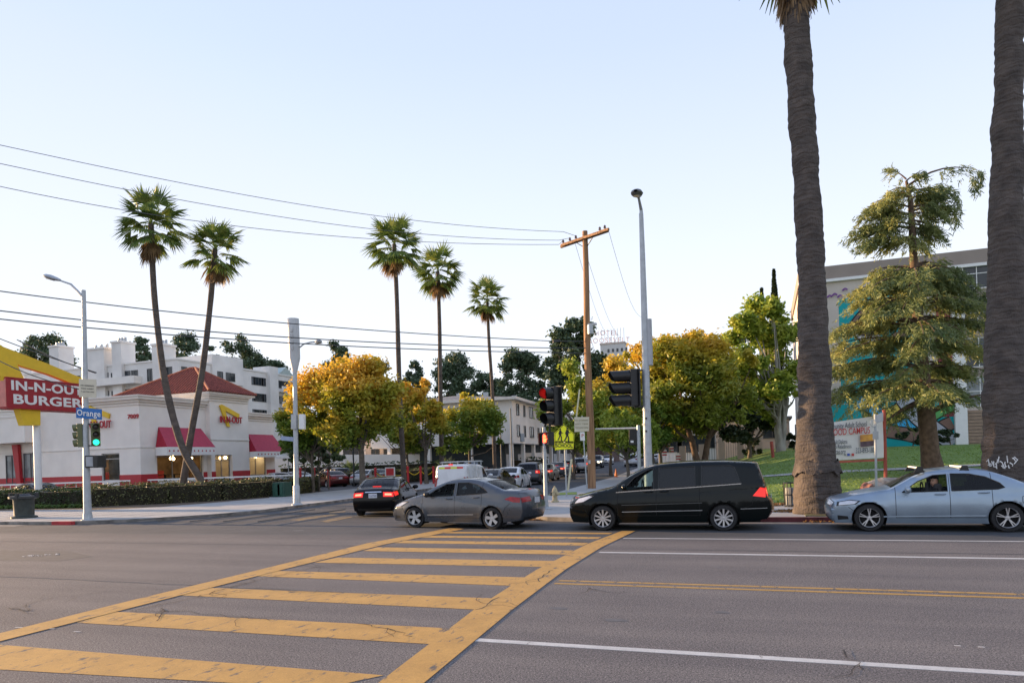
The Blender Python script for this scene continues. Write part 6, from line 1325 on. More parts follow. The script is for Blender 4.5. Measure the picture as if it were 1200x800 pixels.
# ---- distant tower with roof letters
def tower():
    zc = 330; C = at(723, 410, zc); P = at(733.5, 405, zc); root = thing('hotel_tower', 'distant pale hotel tower with open roof letters', 'tower', (C.x, C.y, 6)); zt = at(722, 404, zc).z - 6; w = 10.5 / FPX * zc
    b = MB(); b.box((-w * 1.7, -w * .8, -3), (w, w, zt)); b.build('wall', mat('hotel_wall', (.55, .54, .52), .8), root); b = MB(); b.box((-w * 1.75, -w * .85, zt), (w * 1.05, w * 1.05, zt + .8)); b.build('cornice', beige, root)
    for k in range(5): win(root, Vector((-w * .9 + k * 2.1, -w * .8, zt - 3.8)), EX, -EY, 1.0, 1.6, winglass, frame_m, 0)
    lm = mat('sign_letter_pinkgrey', (.62, .42, .42), .6)
    for s_, xa, xb, ya, yb in (('HOTEL', 697, 724, 387, 394), ('ROOSEVELT', 690, 738, 395.5, 403)):
        A, B_ = at(xa, ya, zc) - root.location, at(xb, ya, zc) - root.location; hh = at(xa, ya, zc).z - at(xa, yb, zc).z; mid = (at((xa + xb) / 2, (ya + yb) / 2, zc)) - root.location; text('roof_letters', s_, hh * 1.15, lm, root, (mid.x, -w * .5, mid.z), rgt, EZ, .15, 1.25, -.02, width=(B_ - A).length)
    b = MB()
    for k in range(8): x = lerpx = lp(-w * 1.6, w * .9, k / 7); b.bar((x, -w * .5 + .6, zt), (x, -w * .5 + .6, zt + 7.5), .12)
    b.build('letter_frame', dsteel, root)
tower()
# roof sign and billboard far behind the trees
def board(name, label, px0, px1, y0, y1, zc, face, pole=True):
    A = at((px0 + px1) / 2, (y0 + y1) / 2, zc); w = (px1 - px0) / FPX * zc; h = (y1 - y0) / FPX * zc; g = H(A.x, A.y); root = thing(name, label, 'billboard', (A.x, A.y, g), TH); z = A.z - g
    b = MB(); b.box((-w / 2, -.3, z - h / 2), (w / 2, .3, z + h / 2)); b.build('panel', dsteel, root); b = MB(); b.box((-w / 2 + .15, -.34, z - h / 2 + .15), (w / 2 - .15, -.301, z + h / 2 - .15)); b.build('face', face, root); b = MB(); b.tube([(0, 0, 0), (0, 0, z - h / 2)], .4, 8); b.build('post', dsteel, root); return root
board('billboard', 'small bluish billboard above the tall green tree', 865, 893, 370, 382, 200, mat('billboard_blue', (.12, .25, .32), .5, var=.8, scale=.5))
board('billboard', 'dark billboard back left of the tall green tree', 857, 874, 388, 402, 190, dsteel)
zc = 200; A = at(816, 391, zc); g = H(A.x, A.y); root = thing('roof_letter_sign', 'distant dark letter sign poking above the golden tree', 'sign', (A.x, A.y, g)); b = MB(); w = 8 / FPX * zc
for k in range(6): x = lp(-w, w, k / 5); b.bar(rgt * x + EZ * (A.z - g - .6 + k * .1), rgt * x + EZ * (A.z - g + .5 + k * .1), .45, .1)
b.build('letters', dsteel, root); b = MB(); b.bar(rgt * -w + EZ * (A.z - g - 1), rgt * w + EZ * (A.z - g - .6), .2); b.bar((0, 0, 0), (0, 0, A.z - g - .9), .4); b.bar(rgt * -w * .7, rgt * -w * .7 + EZ * (A.z - g - 1), .3); b.build('frame', dsteel, root)
# ---------------------------------------------------------------- street furniture
sigblk = mat('signal_black', (.014, .015, .016), .45); sigolv = mat('signal_olive', (.13, .14, .06), .55); lens_off = mat('lens_dark', (.03, .02, .02), .3)
lens_red = mat('lens_red_lit', (.6, .01, .01), .3, emit=(1, .02, .015), es=2.5); lens_grn = mat('lens_green_lit', (0, .5, .25), .3, emit=(.02, 1, .5), es=.9); lens_rdim = mat('lens_red_dim', (.35, .02, .02), .3)
handm = mat('hand_lit', (.6, .05, .01), .3, emit=(1, .06, .02), es=3); hot = mat('lamp_hotspot', (1, .6, .5), .3, emit=(1, .75, .7), es=6)
wood = mat('utility_pole_wood', (.30, .17, .09), .9, var=.35, scale=2.5, bump=.8, bscale=14, stretch=(3, 3, .25)); plate = mat('sign_back_grey', (.45, .46, .46), .5, .3); cream = mat('cream_sign', (.62, .57, .44), .6, var=.06)
bluesn = mat('street_sign_blue', (.015, .14, .42), .45, var=.05); fluo = mat('school_sign_yellow', (1.0, .98, .02), .5, var=.03)
def signal_head(parent, c, az, house=sigblk, lit=None, s=1.0, name='signal_head', louvre=.24, back=True, lens=None):
    """three-lamp head centred at c, facing azimuth az (radians from +X)"""
    o = bpy.data.objects.new(name, None); COL.objects.link(o); o.parent = parent; o.location = c; o.rotation_euler = (0, 0, az)      # local +X is the front
    b = MB(); b.box((-.12 * s, -.18 * s, -.53 * s), (.1 * s, .18 * s, .53 * s)); b.build('housing', house, o, bevel=.02)
    for k in range(3):
        z = (.35 - .35 * k) * s; b = MB(); n = 14; P0, P1 = [], []
        for i in range(n + 1):
            a = lp(-math.pi * .5, math.pi * 1.5, i / n); P0.append(Vector((.1 * s, .165 * s * math.cos(a), z + .165 * s * math.sin(a)))); L_ = louvre * s * (.86 - .14 * math.cos(2 * a) * 0 + .14 * math.sin(a)) * (1 - .12 * abs(math.sin(a)) ** 4); P1.append(Vector((.1 * s + L_, .16 * s * math.cos(a), z - .01 + .155 * s * math.sin(a))))
        b.add(P0 + P1, [(i, i + 1, i + n + 2, i + n + 1) for i in range(n)]); b.build('visor', house, o, smooth=True)
        b = MB(); mt_ = (lens or {}).get(k, lens_off); b.lathe([(0, .125 * s), (.08 * s, .118 * s), (.125 * s, .102 * s)], c=(0, 0, z), axis='X', n=16); b.build('lens', mt_, o, smooth=True)
    return o
def street_lamp_head(parent, c, d, L_=.8, mt=None):
    """cobra-head luminaire at c pointing along d"""
    d = Vector(d).normalized(); sd = Vector((-d.y, d.x, 0)); b = MB(); n = 10; rows = []
    for t, w, h0, h1 in ((0, .05, -.04, .05), (.2, .12, -.06, .09), (.5, .19, -.09, .12), (.8, .17, -.09, .1), (1, .06, -.04, .04)):
        rows.append([c + d * (L_ * t) + sd * (w * math.cos(a)) + EZ * ((h1 if math.sin(a) > 0 else -h0) * math.sin(a)) for a in [2 * math.pi * i / n for i in range(n)]])
    b.add([p for r_2 in rows for p in r_2], [(j * n + i, j * n + (i + 1) % n, (j + 1) * n + (i + 1) % n, (j + 1) * n + i) for j in range(4) for i in range(n)]); o = b.build('luminaire', mt or steel, parent, smooth=True)
    b = MB(); cc = c + d * L_ * .6 - EZ * .09; b.add([cc + sd * .12 * math.cos(a) + d * .2 * math.sin(a) for a in [2 * math.pi * i / 12 for i in range(12)]], [tuple(range(12))]); b.build('lens', mat('lamp_lens', (.5, .5, .48), .2), o)
# --- signal and lamp post at the left corner
def post1():
    base = G(103, 609, .13); zc = depth(base); root = thing('lamp_post', 'tall grey lamp and signal post on the left corner carrying the blue Orange sign', 'lamp post', base); f = lambda px, py, d=0: at(px, py, zc + d) - base
    top = f(98, 340); b = MB(); b.tube([(0, 0, 0), (0, 0, 1.2), (top.x, top.y, top.z)], [.15, .13, .075], 12); b.build('pole', steel, root, smooth=True); b = MB(); b.lathe([(.24, 0), (.24, .03), (.17, .05), (.16, .25)], n=12); b.build('base', steel, root, smooth=30)
    a1 = f(96, 343, .0); pts = [f(97, 348), f(91, 341), f(83, 333), f(70, 328.5)]; b = MB(); b.tube(pts, [.05, .045, .04, .035], 8); b.build('arm', steel, root, smooth=True); street_lamp_head(root, f(71, 328.5), (f(51, 323) - f(71, 328.5)) * 1, (f(51, 323) - f(71, 328.5)).length)
    # street-name plate, cream notice, heads
    def pl(x0, x1, y0, y1, mt_, name, off=.2, slope=0):
        P = [f(x0, y0, -off), f(x1, y0 + slope, -off), f(x1, y1 + slope, -off), f(x0, y1, -off)]; b = MB(); b.prism(P, fwd * .03); return b.build(name, mt_, root, fixn=True), P
    o, P = pl(89.2, 119, 477, 489.5, bluesn, 'street_name_plate', .22, 2.2); c = (P[0] + P[2]) / 2 - fwd * .012; text('street_name', 'Orange', .33, whitep, o, c, (P[1] - P[0]), EZ, .004, 1.08, .004, width=.92)
    o, P = pl(92.5, 112.5, 443.5, 465, cream, 'notice_plate', .22, 1.0); c = (P[0] + P[2]) / 2 - fwd * .014
    for k, (s_, sz) in enumerate((('NO PARKING', .07), ('TOW AWAY', .07), ('7 AM TO 7 PM', .06))): text('notice_text', s_, sz, dsteel, o, c + EZ * (.1 - .12 * k), P[1] - P[0], EZ, .003, 1, 0, width=.5)
    az = math.atan2(-fwd.y, -fwd.x)
    def head(px, py, da, lens, house): signal_head(root, f(px, py), az + da, house, lens=lens, s=.86, louvre=.2)
    head(93.5, 510, R(-62), {0: lens_rdim}, sigolv); head(112, 509, R(38), {2: lens_grn}, sigolv)
    b = MB()
    for y in (497, 522): b.bar(f(93, y), f(112, y), .05)
    b.build('bracket', dsteel, root)
    # pedestrian heads
    for px, da in ((107.5, R(10)), (117, R(75))):
        o = bpy.data.objects.new('pedestrian_signal', None); COL.objects.link(o); o.parent = root; o.location = f(px, 540.5, -.05); o.rotation_euler = (0, 0, az + da); b = MB(); b.box((-.12, -.22, -.24), (.1, .22, .24)); b.build('housing', sigblk, o, bevel=.02); b = MB(); b.box((.101, -.17, -.19), (.11, .17, .19)); b.build('screen', mat('ped_screen', (.4, .42, .44) if da < .5 else (.05, .05, .05), .4), o) if da < .5 else None
    b = MB(); b.bar(f(103, 541), f(110, 541), .05); b.build('bracket', dsteel, root)
post1()
# --- waste bin
base = G(28.5, 606.5, .13); root = thing('waste_bin', 'round dark green metal waste bin with a wide rim near the left edge', 'waste bin', base); s = depth(base) / FPX; h = 29 * s
b = MB(); b.lathe([(.0, .0), (13.5 * s, .0), (13.5 * s, .07), (10.8 * s, .10), (10.2 * s, .12), (10.6 * s, h * .72), (11.8 * s, h * .78), (12, 0)][:7], n=28); b.build('body', mat('bin_green', (.045, .055, .05), .55, .2, var=.25, scale=5), root, smooth=35)
b = MB(); b.lathe([(11 * s, h * .76), (15 * s, h * .80), (15.2 * s, h * .88), (11.5 * s, h * .90), (10.5 * s, h * .86)], n=28); b.build('rim', mat('bin_rim', (.05, .055, .055), .5, .2), root, smooth=35)
for k in range(4): a = k * math.pi / 2 + .5; b = MB(); b.box((14 * s * math.cos(a) - .06, 14 * s * math.sin(a) - .06, h * .8), (14 * s * math.cos(a) + .06, 14 * s * math.sin(a) + .06, h)); b.build('lug', dsteel, root)
b = MB(); b.lathe([(0, h * .98), (.2, h * .97), (.32, h * .88)], n=16); b.build('lid', dsteel, root, smooth=True)
# --- green utility box
base = G(326, 582, .13); root = thing('utility_box', 'dark green utility cabinet standing between two hedge pieces', 'utility box', base); s = depth(base) / FPX; b = MB(); b.box((-8 * s, 0, 0), (8 * s, .8, 17 * s)); b.build('cabinet', mat('cabinet_green', (.02, .07, .05), .5), root, bevel=.02)
for x in (-.35, .05): b = MB(); b.box((x * 10 * s - 1 * s, -.015, .1), (x * 10 * s + 6 * s, -.001, 15 * s)); b.build('door', mat('cabinet_green2', (.025, .085, .06), .5), root)
# --- antenna pole
def post2():
    base = G(348, 591.5, .13); zc = depth(base); root = thing('antenna_pole', 'grey street pole topped by a wide pale antenna cylinder with a lamp arm', 'street pole', base); f = lambda px, py, d=0: at(px, py, zc + d) - base; s = zc / FPX
    t = f(345.5, 434); b = MB(); b.tube([(0, 0, 0), (0, 0, .9), (t.x, t.y, t.z)], [.15, .12, .10], 12); b.build('pole', steel, root, smooth=True); b = MB(); b.lathe([(.26, 0), (.26, .04), (.17, .1), (.15, .9), (.12, .95)], n=14); b.build('base', steel, root, smooth=35)
    z1, z2, z3 = f(345, 437).z, f(345, 420).z, f(344, 373.5).z; b = MB(); b.lathe([(.1, z1), (6.6 * s, z2), (6.6 * s, z3), (0, z3 + .02)], c=(t.x, t.y, 0), n=24); o = b.build('antenna', mat('radome_grey', (.55, .57, .58), .5, var=.04), root, smooth=35)
    for k in range(4): b = MB(); z = f(343, 388 + k * 7).z; c = Vector((t.x, t.y, 0)) - fwd * (6.7 * s) ; b.box((c.x - 1.4 * s, c.y - .03, z - .09), (c.x + 1.4 * s, c.y + .02, z + .09)); b.build('panel_mark', plate, o)
    P = [f(350, 408), f(356, 403), f(364, 401), f(370, 400.5)]; b = MB(); b.tube(P, .035, 6); b.build('arm', steel, root, smooth=True); street_lamp_head(root, f(369, 400.5), f(377, 400) - f(369, 400.5), 8 * s)
    for x0, x1, y0, y1, nm in ((341, 347, 485, 502.5, 'box'), (350, 356, 485, 502.5, 'box')): b = MB(); A, B_ = f(x0, y1), f(x1, y0); b.prism([f(x0, y0, -.2), f(x1, y0, -.2), f(x1, y1, -.2), f(x0, y1, -.2)], fwd * .3); b.build('equipment_box', whitep if x0 > 348 else plate, root, fixn=True)
    o = MB(); o.prism([f(329, 510.5, -.05), f(344.5, 512, -.05), f(344.5, 517, -.05), f(329, 515.5, -.05)], fwd * .03); o.build('street_name_plate', mat('faded_blue_plate', (.3, .36, .5), .5), root, fixn=True)
post2()
# --- wooden utility pole with cross-arm, transformer fittings and guy
WB = G(693.5, 572.5, .1); WZ = depth(WB)
WP = lambda px, py, d=0: at(px, py, WZ + d) - WB
root = thing('utility_pole', 'tall brown wooden utility pole with a slanting double cross-arm', 'utility pole', WB)
b = MB(); t = WP(685, 271); pts = [Vector((0, 0, -.1)).lerp(t, i / 8) + Vector((math.sin(i * 1.1) * .03, 0, 0)) for i in range(9)]; b.tube(pts, [.24 - .011 * i for i in range(9)], 14); b.build('pole', wood, root, smooth=True)
AL, AR = WP(657.5, 288.5, 1.3), WP(713, 269.5, -1.5); b = MB(); o2 = fwd * .14
for o_ in (-o2, o2): b.bar(AL + o_, AR + o_, .12, .14)
b.build('crossarm', wood, root)
for x, y in ((686, 290), (686, 292)): pass
b = MB(); M_ = AL.lerp(AR, .5)
for t_ in (.32, .70): b.bar(AL.lerp(AR, t_) - EZ * .05, WP(686.5, 291), .04)
b.build('brace', dsteel, root)
ins = mat('insulator_brown', (.12, .08, .07), .2, coat=.5)
for t_ in (.05, .2, .33, .83, .93): b = MB(); p = AL.lerp(AR, t_); b.lathe([(.03, .06), (.03, .16), (.09, .18), (.05, .24), (.08, .27), (.03, .34)], c=p, n=10); b.build('insulator', ins, root, smooth=True)
b = MB(); p = WP(692, 386, -.35); b.lathe([(0, -.28), (.17, -.26), (.17, .26), (0, .28)], c=p, n=14); b.build('pole_fitting', steel, root, smooth=True); b = MB(); p = WP(694, 380, -.2); b.box(p - Vector((.25, .1, .06)), p + Vector((.25, .1, .06))); b.build('pole_fitting', plate, root)
b = MB(); b.bar(WP(648, 400, -.6), WP(656, 399, -.5), .2, .14); b.build('cable_closure', dsteel, root)
b = MB(); b.box(WP(690.8, 541, -.22) - Vector((.06, .02, .1)), WP(690.8, 541, -.22) + Vector((.06, .02, .1))); b.build('pole_tag', plate, root)
def wire(label, name, pix, z0, z1, rad, end, x_end=-420, sag=0):
    """a conductor: points given by the photograph, lifted to a straight run in plan (1/depth linear in x)"""
    xs = [p[0] for p in pix]; xa, xb = 0, 688
    def zd(x): return 1 / lp(1 / z0, 1 / z1, (x - xa) / (xb - xa))
    P = [];
    def yat(x):
        n = len(pix); tot = 0
        for i in range(n):
            w_ = pix[i][1]
            for j in range(n):
                if j != i: w_ *= (x - pix[j][0]) / (pix[i][0] - pix[j][0])
            tot += w_
        return tot
    for k in range(36): x = lp(x_end, xs[-1], k / 35); P.append(at(x, yat(x), zd(x)))
    if end is not None: P.append(end)
    b = MB(); b.tube(P, rad, 5); tag(b.build(name, mat('cable_grey', (.10, .11, .12), .6) if rad < .02 else mat('cable_dark', (.05, .055, .06), .6)), label, 'cable', 'overhead wires running left from the wooden pole')
wire('highest of the three thin upper wires reaching the cross-arm', 'overhead_wire', [(0, 170), (157, 203.3), (400, 247), (660, 271.5)], 27, WZ, .014, WB + AL.lerp(AR, .33) + EZ * .3)
wire('middle one of the three thin upper wires reaching the cross-arm', 'overhead_wire', [(0, 191.7), (147, 222), (400, 264), (655, 281.5)], 27, WZ, .014, WB + AL.lerp(AR, .2) + EZ * .3)
wire('lowest of the three thin upper wires reaching the cross-arm', 'overhead_wire', [(0, 218.5), (400, 277.3), (655, 286.5)], 27, WZ, .014, WB + AL.lerp(AR, .05) + EZ * .3)
wire('upper one of the three thick lower cables', 'overhead_cable', [(0, 341), (400, 384), (648, 399.5)], 27, WZ, .024, WB + WP(688, 400))
wire('middle one of the three thick lower cables', 'overhead_cable', [(0, 364), (400, 398.8), (645, 407.5)], 27, WZ, .026, WB + WP(688.5, 407.5))
wire('lowest of the three thick lower cables', 'overhead_cable', [(0, 373.7), (400, 405), (650, 413)], 27, WZ, .026, WB + WP(688.5, 414))
# service drops going away to the right
for i, (a, c, lab) in enumerate(((AR, at(752, 372, 75), 'thin service wire dropping steeply from the right cross-arm tip'), (AL.lerp(AR, .45), at(727, 395, 90), 'thin service wire dropping behind the light mast'), (AL.lerp(AR, .3), at(716, 398, 95), 'thin service wire dropping toward the hotel letters'), (WP(690, 390), at(722, 455, 80), 'faint service wire sagging into the golden tree'))):
    A = WB + a; P = [A.lerp(c, k / 10) - EZ * (1.2 * math.sin(math.pi * k / 10)) for k in range(11)]; b = MB(); b.tube(P, .012, 4); tag(b.build('service_wire', MT['cable_grey']), lab, 'cable', 'service wires from the cross-arm')
ga = WB + WP(688, 380); gb = G(665.5, 575, .1); b = MB(); b.tube([ga, gb], .012, 5); go = b.build('guy_wire', dsteel); tag(go, 'slanting guy wire with pale guards left of the wooden pole', 'cable'); b = MB(); b.tube([gb.lerp(ga, .0), gb.lerp(ga, .185)], .06, 8); b.build('cable_guard', mat('guard_cream', (.6, .55, .36), .5), go); b = MB(); b.tube([gb.lerp(ga, .42), gb.lerp(ga, .60)], .045, 8); b.build('cable_guard', MT['guard_cream'], go)
# --- pedestrian and signal post by the corner
def post3():
    base = G(640, 596, .13); zc = depth(base); root = thing('signal_post', 'thin grey post with a lit red traffic light and red hand signal', 'traffic light', base); f = lambda px, py, d=0: at(px, py, zc + d) - base
    t = f(637.5, 500); b = MB(); b.tube([(0, 0, 0), (t.x, t.y, t.z)], [.075, .065], 12); b.build('pole', steel, root, smooth=True); b = MB(); b.lathe([(.2, 0), (.2, .03), (.1, .06), (.09, .25)], n=12); b.build('base', steel, root, smooth=30)
    az = math.atan2(-fwd.y, -fwd.x); o = signal_head(root, f(648, 475.5), az + R(-52), sigblk, lens={0: lens_red}, s=1.30, louvre=.30)
    b = MB(); b.box((-.16, -.33, -.72), (-.125, .33, .72)); b.build('backplate', sigblk, o)
    m_ = f(642, 505); b = MB(); b.tube([f(638, 522), f(638, 500), f(641, 494)], .045, 8); b.tube([f(644, 520), f(644, 500), f(646, 494)], .04, 8); b.build('bracket', sigblk, root, smooth=True)
    o = bpy.data.objects.new('pedestrian_signal', None); COL.objects.link(o); o.parent = root; o.location = f(640.5, 514); o.rotation_euler = (0, 0, az + R(-42)); b = MB(); b.box((-.14, -.24, -.24), (.10, .24, .24)); b.box((.10, -.24, .2), (.22, .24, .24)); b.box((.10, -.24, -.24), (.2, -.21, .2)); b.box((.10, .21, -.24), (.2, .24, .2)); b.build('housing', sigblk, o, bevel=.02)
    b = MB(); b.box((.115, -.07, -.13), (.125, .07, .02))
    for k, (y, l) in enumerate(((-.055, .1), (-.018, .14), (.02, .13), (.056, .09))): b.box((.115, y - .013, .03), (.125, y + .013, .03 + l))
    b.prism([(.115, .075, -.06), (.115, .115, -.0), (.115, .10, .02), (.115, .075, -.02)], (.01, 0, 0)); b.build('hand_symbol', handm, o)
    p = f(641, 521); b = MB(); b.lathe([(.0, -.15), (.06, -.14), (.06, .05)], c=p, n=8); b.build('button_box', sigblk, root)
post3()
# --- school crossing sign
def schoolsign():
    base = G(664, 582, .13); zc = depth(base); root = thing('school_sign', 'fluorescent yellow pentagon school crossing sign on a thin post', 'sign', base); f = lambda px, py, d=0: at(px, py, zc + d) - base
    t = f(661, 500); b = MB(); b.tube([(0, 0, 0), (t.x, t.y, t.z)], .035, 8); b.build('post', steel, root)
    pent = [f(660.5, 496.5, -.1), f(673, 508, -.1), f(672.6, 517.5, -.1), f(650, 517.0, -.1), f(649.6, 507.5, -.1)]; b = MB(); b.prism(pent, fwd * .02); o = b.build('warning_plate', fluo, root, fixn=True)
    pl = [f(650, 518, -.1), f(672.5, 518.6, -.1), f(672, 526, -.1), f(650.5, 527.6, -.1)]; b = MB(); b.prism(pl, fwd * .02); o2 = b.build('school_plate', fluo, root, fixn=True); n = -fwd
    def edge(P, o_, w=.022, ins=.035):
        c = sum(P, Vector()) / len(P); Q = [c + (p - c) * (1 - ins / (p - c).length) + n * .012 for p in P]; b = MB(); b.ribbon(Q + [Q[0]], w, n); b.build('border', sigblk, o_)
    edge(pent, o); edge(pl, o2); s = zc / FPX
    text('school_text', 'SCHOOL', .25, sigblk, o2, (pl[0] + pl[2]) / 2 + n * .016, pl[1] - pl[0], EZ, .002, 1.0, .004, width=.78)
    b = MB(); X = (pent[1] - pent[4]).normalized()
    for cx_, k, lead in ((665, 1.0, 1), (656.8, .86, 1)):                      # two walking figures
        c = f(cx_, 509.5, -.1) + n * .013; S = .36 * k; q_ = lambda x, z: c + X * x * S + EZ * z * S + n * .004
        for i in range(1): b.poly([q_(.12 * math.cos(a), .85 + .14 * math.sin(a)) for a in [2 * math.pi * j / 12 for j in range(12)]])
        for P_, w_ in (([(0, .68), (-.03, .05)], .34), ([(-.03, .1), (.14, -.38), (.10, -.86)], .15), ([(-.05, .1), (-.18, -.36), (-.42, -.78)], .15), ([(.02, .6), (.26, .28), (.42, .36)], .11), ([(-.02, .6), (-.24, .3), (-.18, .02)], .11), ([(.10, -.86), (.24, -.86)], .09)): b.ribbon([q_(x, z) for x, z in P_], w_ * S, n)
    b.build('walking_figures', sigblk, o)
schoolsign()
# --- plates by the wooden pole
def plates():
    base = G(688, 574, .13); zc = depth(base); root = thing('parking_sign', 'cream notice above a small red and white parking sign left of the wooden pole', 'sign', base); f = lambda px, py, d=0: at(px, py, zc + d) - base; b = MB(); t = f(682, 487); b.tube([(0, 0, 0), (t.x, t.y, t.z)], .035, 8); b.build('post', steel, root)
    P = [f(673, 488.5, -.1), f(690.5, 488.3, -.1), f(690.3, 504.8, -.1), f(673.3, 506, -.1)]; b = MB(); b.prism(P, fwd * .02); o = b.build('notice_plate', cream, root, fixn=True)
    for k, s_ in enumerate(('NO STOPPING', 'ANY TIME', 'TOW AWAY ZONE')): text('notice_text', s_, .12, mat('olive_text', (.25, .22, .12), .6), o, (P[0] + P[2]) / 2 - fwd * .015 + EZ * (.2 - .2 * k), P[1] - P[0], EZ, .002, 1, 0, width=.72)
    P = [f(679.6, 506, -.1), f(685, 506, -.1), f(685.6, 516, -.1), f(680, 516, -.1)]; b = MB(); b.prism(P, fwd * .02); o = b.build('parking_plate', whitep, root, fixn=True); c = (P[0] + P[2]) / 2 - fwd * .015; text('parking_text', 'P', .26, redp, o, c + EZ * .03, P[1] - P[0], EZ, .002)
plates()
# --- fire hydrant
base = G(650.5, 588, .13); root = thing('fire_hydrant', 'weathered cream fire hydrant with dark side outlet on the corner', 'fire hydrant', base); k = .82; hy = mat('hydrant_cream', (.42, .36, .22), .6, var=.25, scale=6)
b = MB(); b.lathe([(.0, .0), (.2 * k, .0), (.2 * k, .05), (.13 * k, .07), (.12 * k, .45 * k), (.16 * k, .48 * k), (.16 * k, .53 * k), (.14 * k, .55 * k), (.12 * k, .66 * k), (.07 * k, .74 * k), (.03, .76 * k), (.03, .82 * k), (0, .82 * k)], n=16); b.build('barrel', hy, root, smooth=35)
for d, m_ in ((Vector((-.8, -.6, 0)), dsteel), (Vector((.9, -.3, 0)), hy), (Vector((.0, -1, 0)), hy)): b = MB(); b.tube([d * .08 + EZ * .42 * k, d * .24 * k + EZ * .42 * k], [.07, .075], 10); b.build('outlet', m_, root, smooth=40)
# --- tall mast with sideways signal and lamp
def mast():
    zc = 22.6; B0 = at(760, 560, zc); base = Vector((B0.x, B0.y, .13)); root = thing('light_mast', 'tall tapered grey street light mast with a black signal head held sideways on its left', 'lamp post', base); f = lambda px, py, d=0: at(px, py, zc + d) - base
    t, q_ = f(750.5, 233), f(753, 300); b = MB(); b.tube([(0, 0, 0), (0, 0, .8), f(758.2, 500), f(756, 400), q_, f(751.3, 250)], [.17, .145, .13, .11, .085, .07], 16); b.build('pole', steel, root, smooth=True); b = MB(); b.lathe([(.28, 0), (.28, .03), (.2, .06), (.18, .3)], n=14); b.build('base', steel, root, smooth=30)
    b = MB(); b.tube([f(751.8, 256), f(751.3, 246), f(749.5, 237, -.2), f(748, 230, -.6)], [.06, .055, .045, .04], 8); b.build('arm', steel, root, smooth=True); c = f(748.4, 231, -.5); e_ = f(744.5, 222.5, -1.5); street_lamp_head(root, c, e_ - c, .95, mat('luminaire_dark', (.12, .125, .13), .5))
    b = MB(); A = f(761, 424); b.tube([f(761.3, 428), f(759.6, 374)], .11, 10); b.build('antenna_box', mat('antenna_grey', (.40, .42, .44), .5, var=.06, scale=8), root, smooth=35)
    for y, k in ((390, 0), (416, 1)): b = MB(); b.bar(f(757, y), f(760, y), .06); b.build('bracket', dsteel, root)
    # sideways head: visors point left
    az = math.atan2(-rgt.y, -rgt.x); o = signal_head(root, f(741, 454.5), az + R(8), sigblk, s=1.12, louvre=.62)
    b = MB(); b.box((-.18, -.30, -.60), (-.14, .30, .60)); b.build('backplate', sigblk, o); b = MB()
    for y in (433.5, 476): b.bar(f(744, y), f(757.5, y + .5), .05)
    b.bar(f(744.5, 433), f(744.5, 478), .06); b.build('bracket', sigblk, root)
    b = MB()
    for py in (465, 480, 497): b.tube([f(757.6, py, 0) - EZ * .03, f(757.6, py, 0) + EZ * .03], .14, 12)
    b.build('band_clamp', plate, root)
    for py in (490, 505): b = MB(); c = f(757.2, py, -.13); b.box(c - Vector((.03, .01, .03)), c + Vector((.03, .01, .03))); b.build('pole_tag', dsteel, root)
mast()
# --- far mast arm and back of a signal
zc = 44; B0 = at(749, 545, zc); base = Vector((B0.x, B0.y, .1)); root = thing('mast_arm_signal', 'horizontal grey mast arm carrying the back of a dark signal box behind the light mast', 'traffic light', base); f = lambda px, py, d=0: at(px, py, zc + d) - base
b = MB(); t = f(748, 498); b.tube([(0, 0, 0), (t.x, t.y, t.z)], .11, 10); b.build('pole', steel, root, smooth=True); b = MB(); b.tube([f(748, 501.5), f(698, 502.5, 1.5)], [.07, .05], 8); b.build('arm', steel, root, smooth=True); b = MB(); b.prism([f(737.5, 503), f(747, 503), f(747, 521), f(737.5, 521)], fwd * .2); o = b.build('signal_back', sigblk, root, fixn=True); b = MB(); b.prism([f(739, 516, -.03), f(742.5, 516, -.03), f(742.5, 518.5, -.03), f(739, 518.5, -.03)], fwd * .02); b.build('label_plate', whitep, o, fixn=True)
# --- sign pole behind the silver sedan
zc = 24.5; B0 = at(1027, 580, zc); base = Vector((B0.x, B0.y, .13)); root = thing('sign_pole', 'grey pole with backs of two small signs in front of the banner', 'sign', base); f = lambda px, py, d=0: at(px, py, zc + d) - base
b = MB(); t = f(1025.5, 485); b.tube([(0, 0, 0), (t.x, t.y, t.z)], .04, 8); b.build('post', steel, root); b = MB(); b.prism([f(1025, 487, .04), f(1035, 483, .04), f(1035, 493, .04), f(1025, 497, .04)], fwd * .02); b.build('sign_back', plate, root, fixn=True); b = MB(); b.prism([f(1023, 505, -.05), f(1029.5, 505, -.05), f(1029.5, 514.5, -.05), f(1023, 514.5, -.05)], fwd * .02); b.build('sign_back', plate, root, fixn=True)
b = MB(); c = f(1023.5, 496, -.06); P = [c + rgt * .10 * math.cos(a) + EZ * .12 * math.sin(a) for a in [2 * math.pi * i / 14 for i in range(15)]]; b.tube(P, .018, 5); b.build('ring', plate, root)
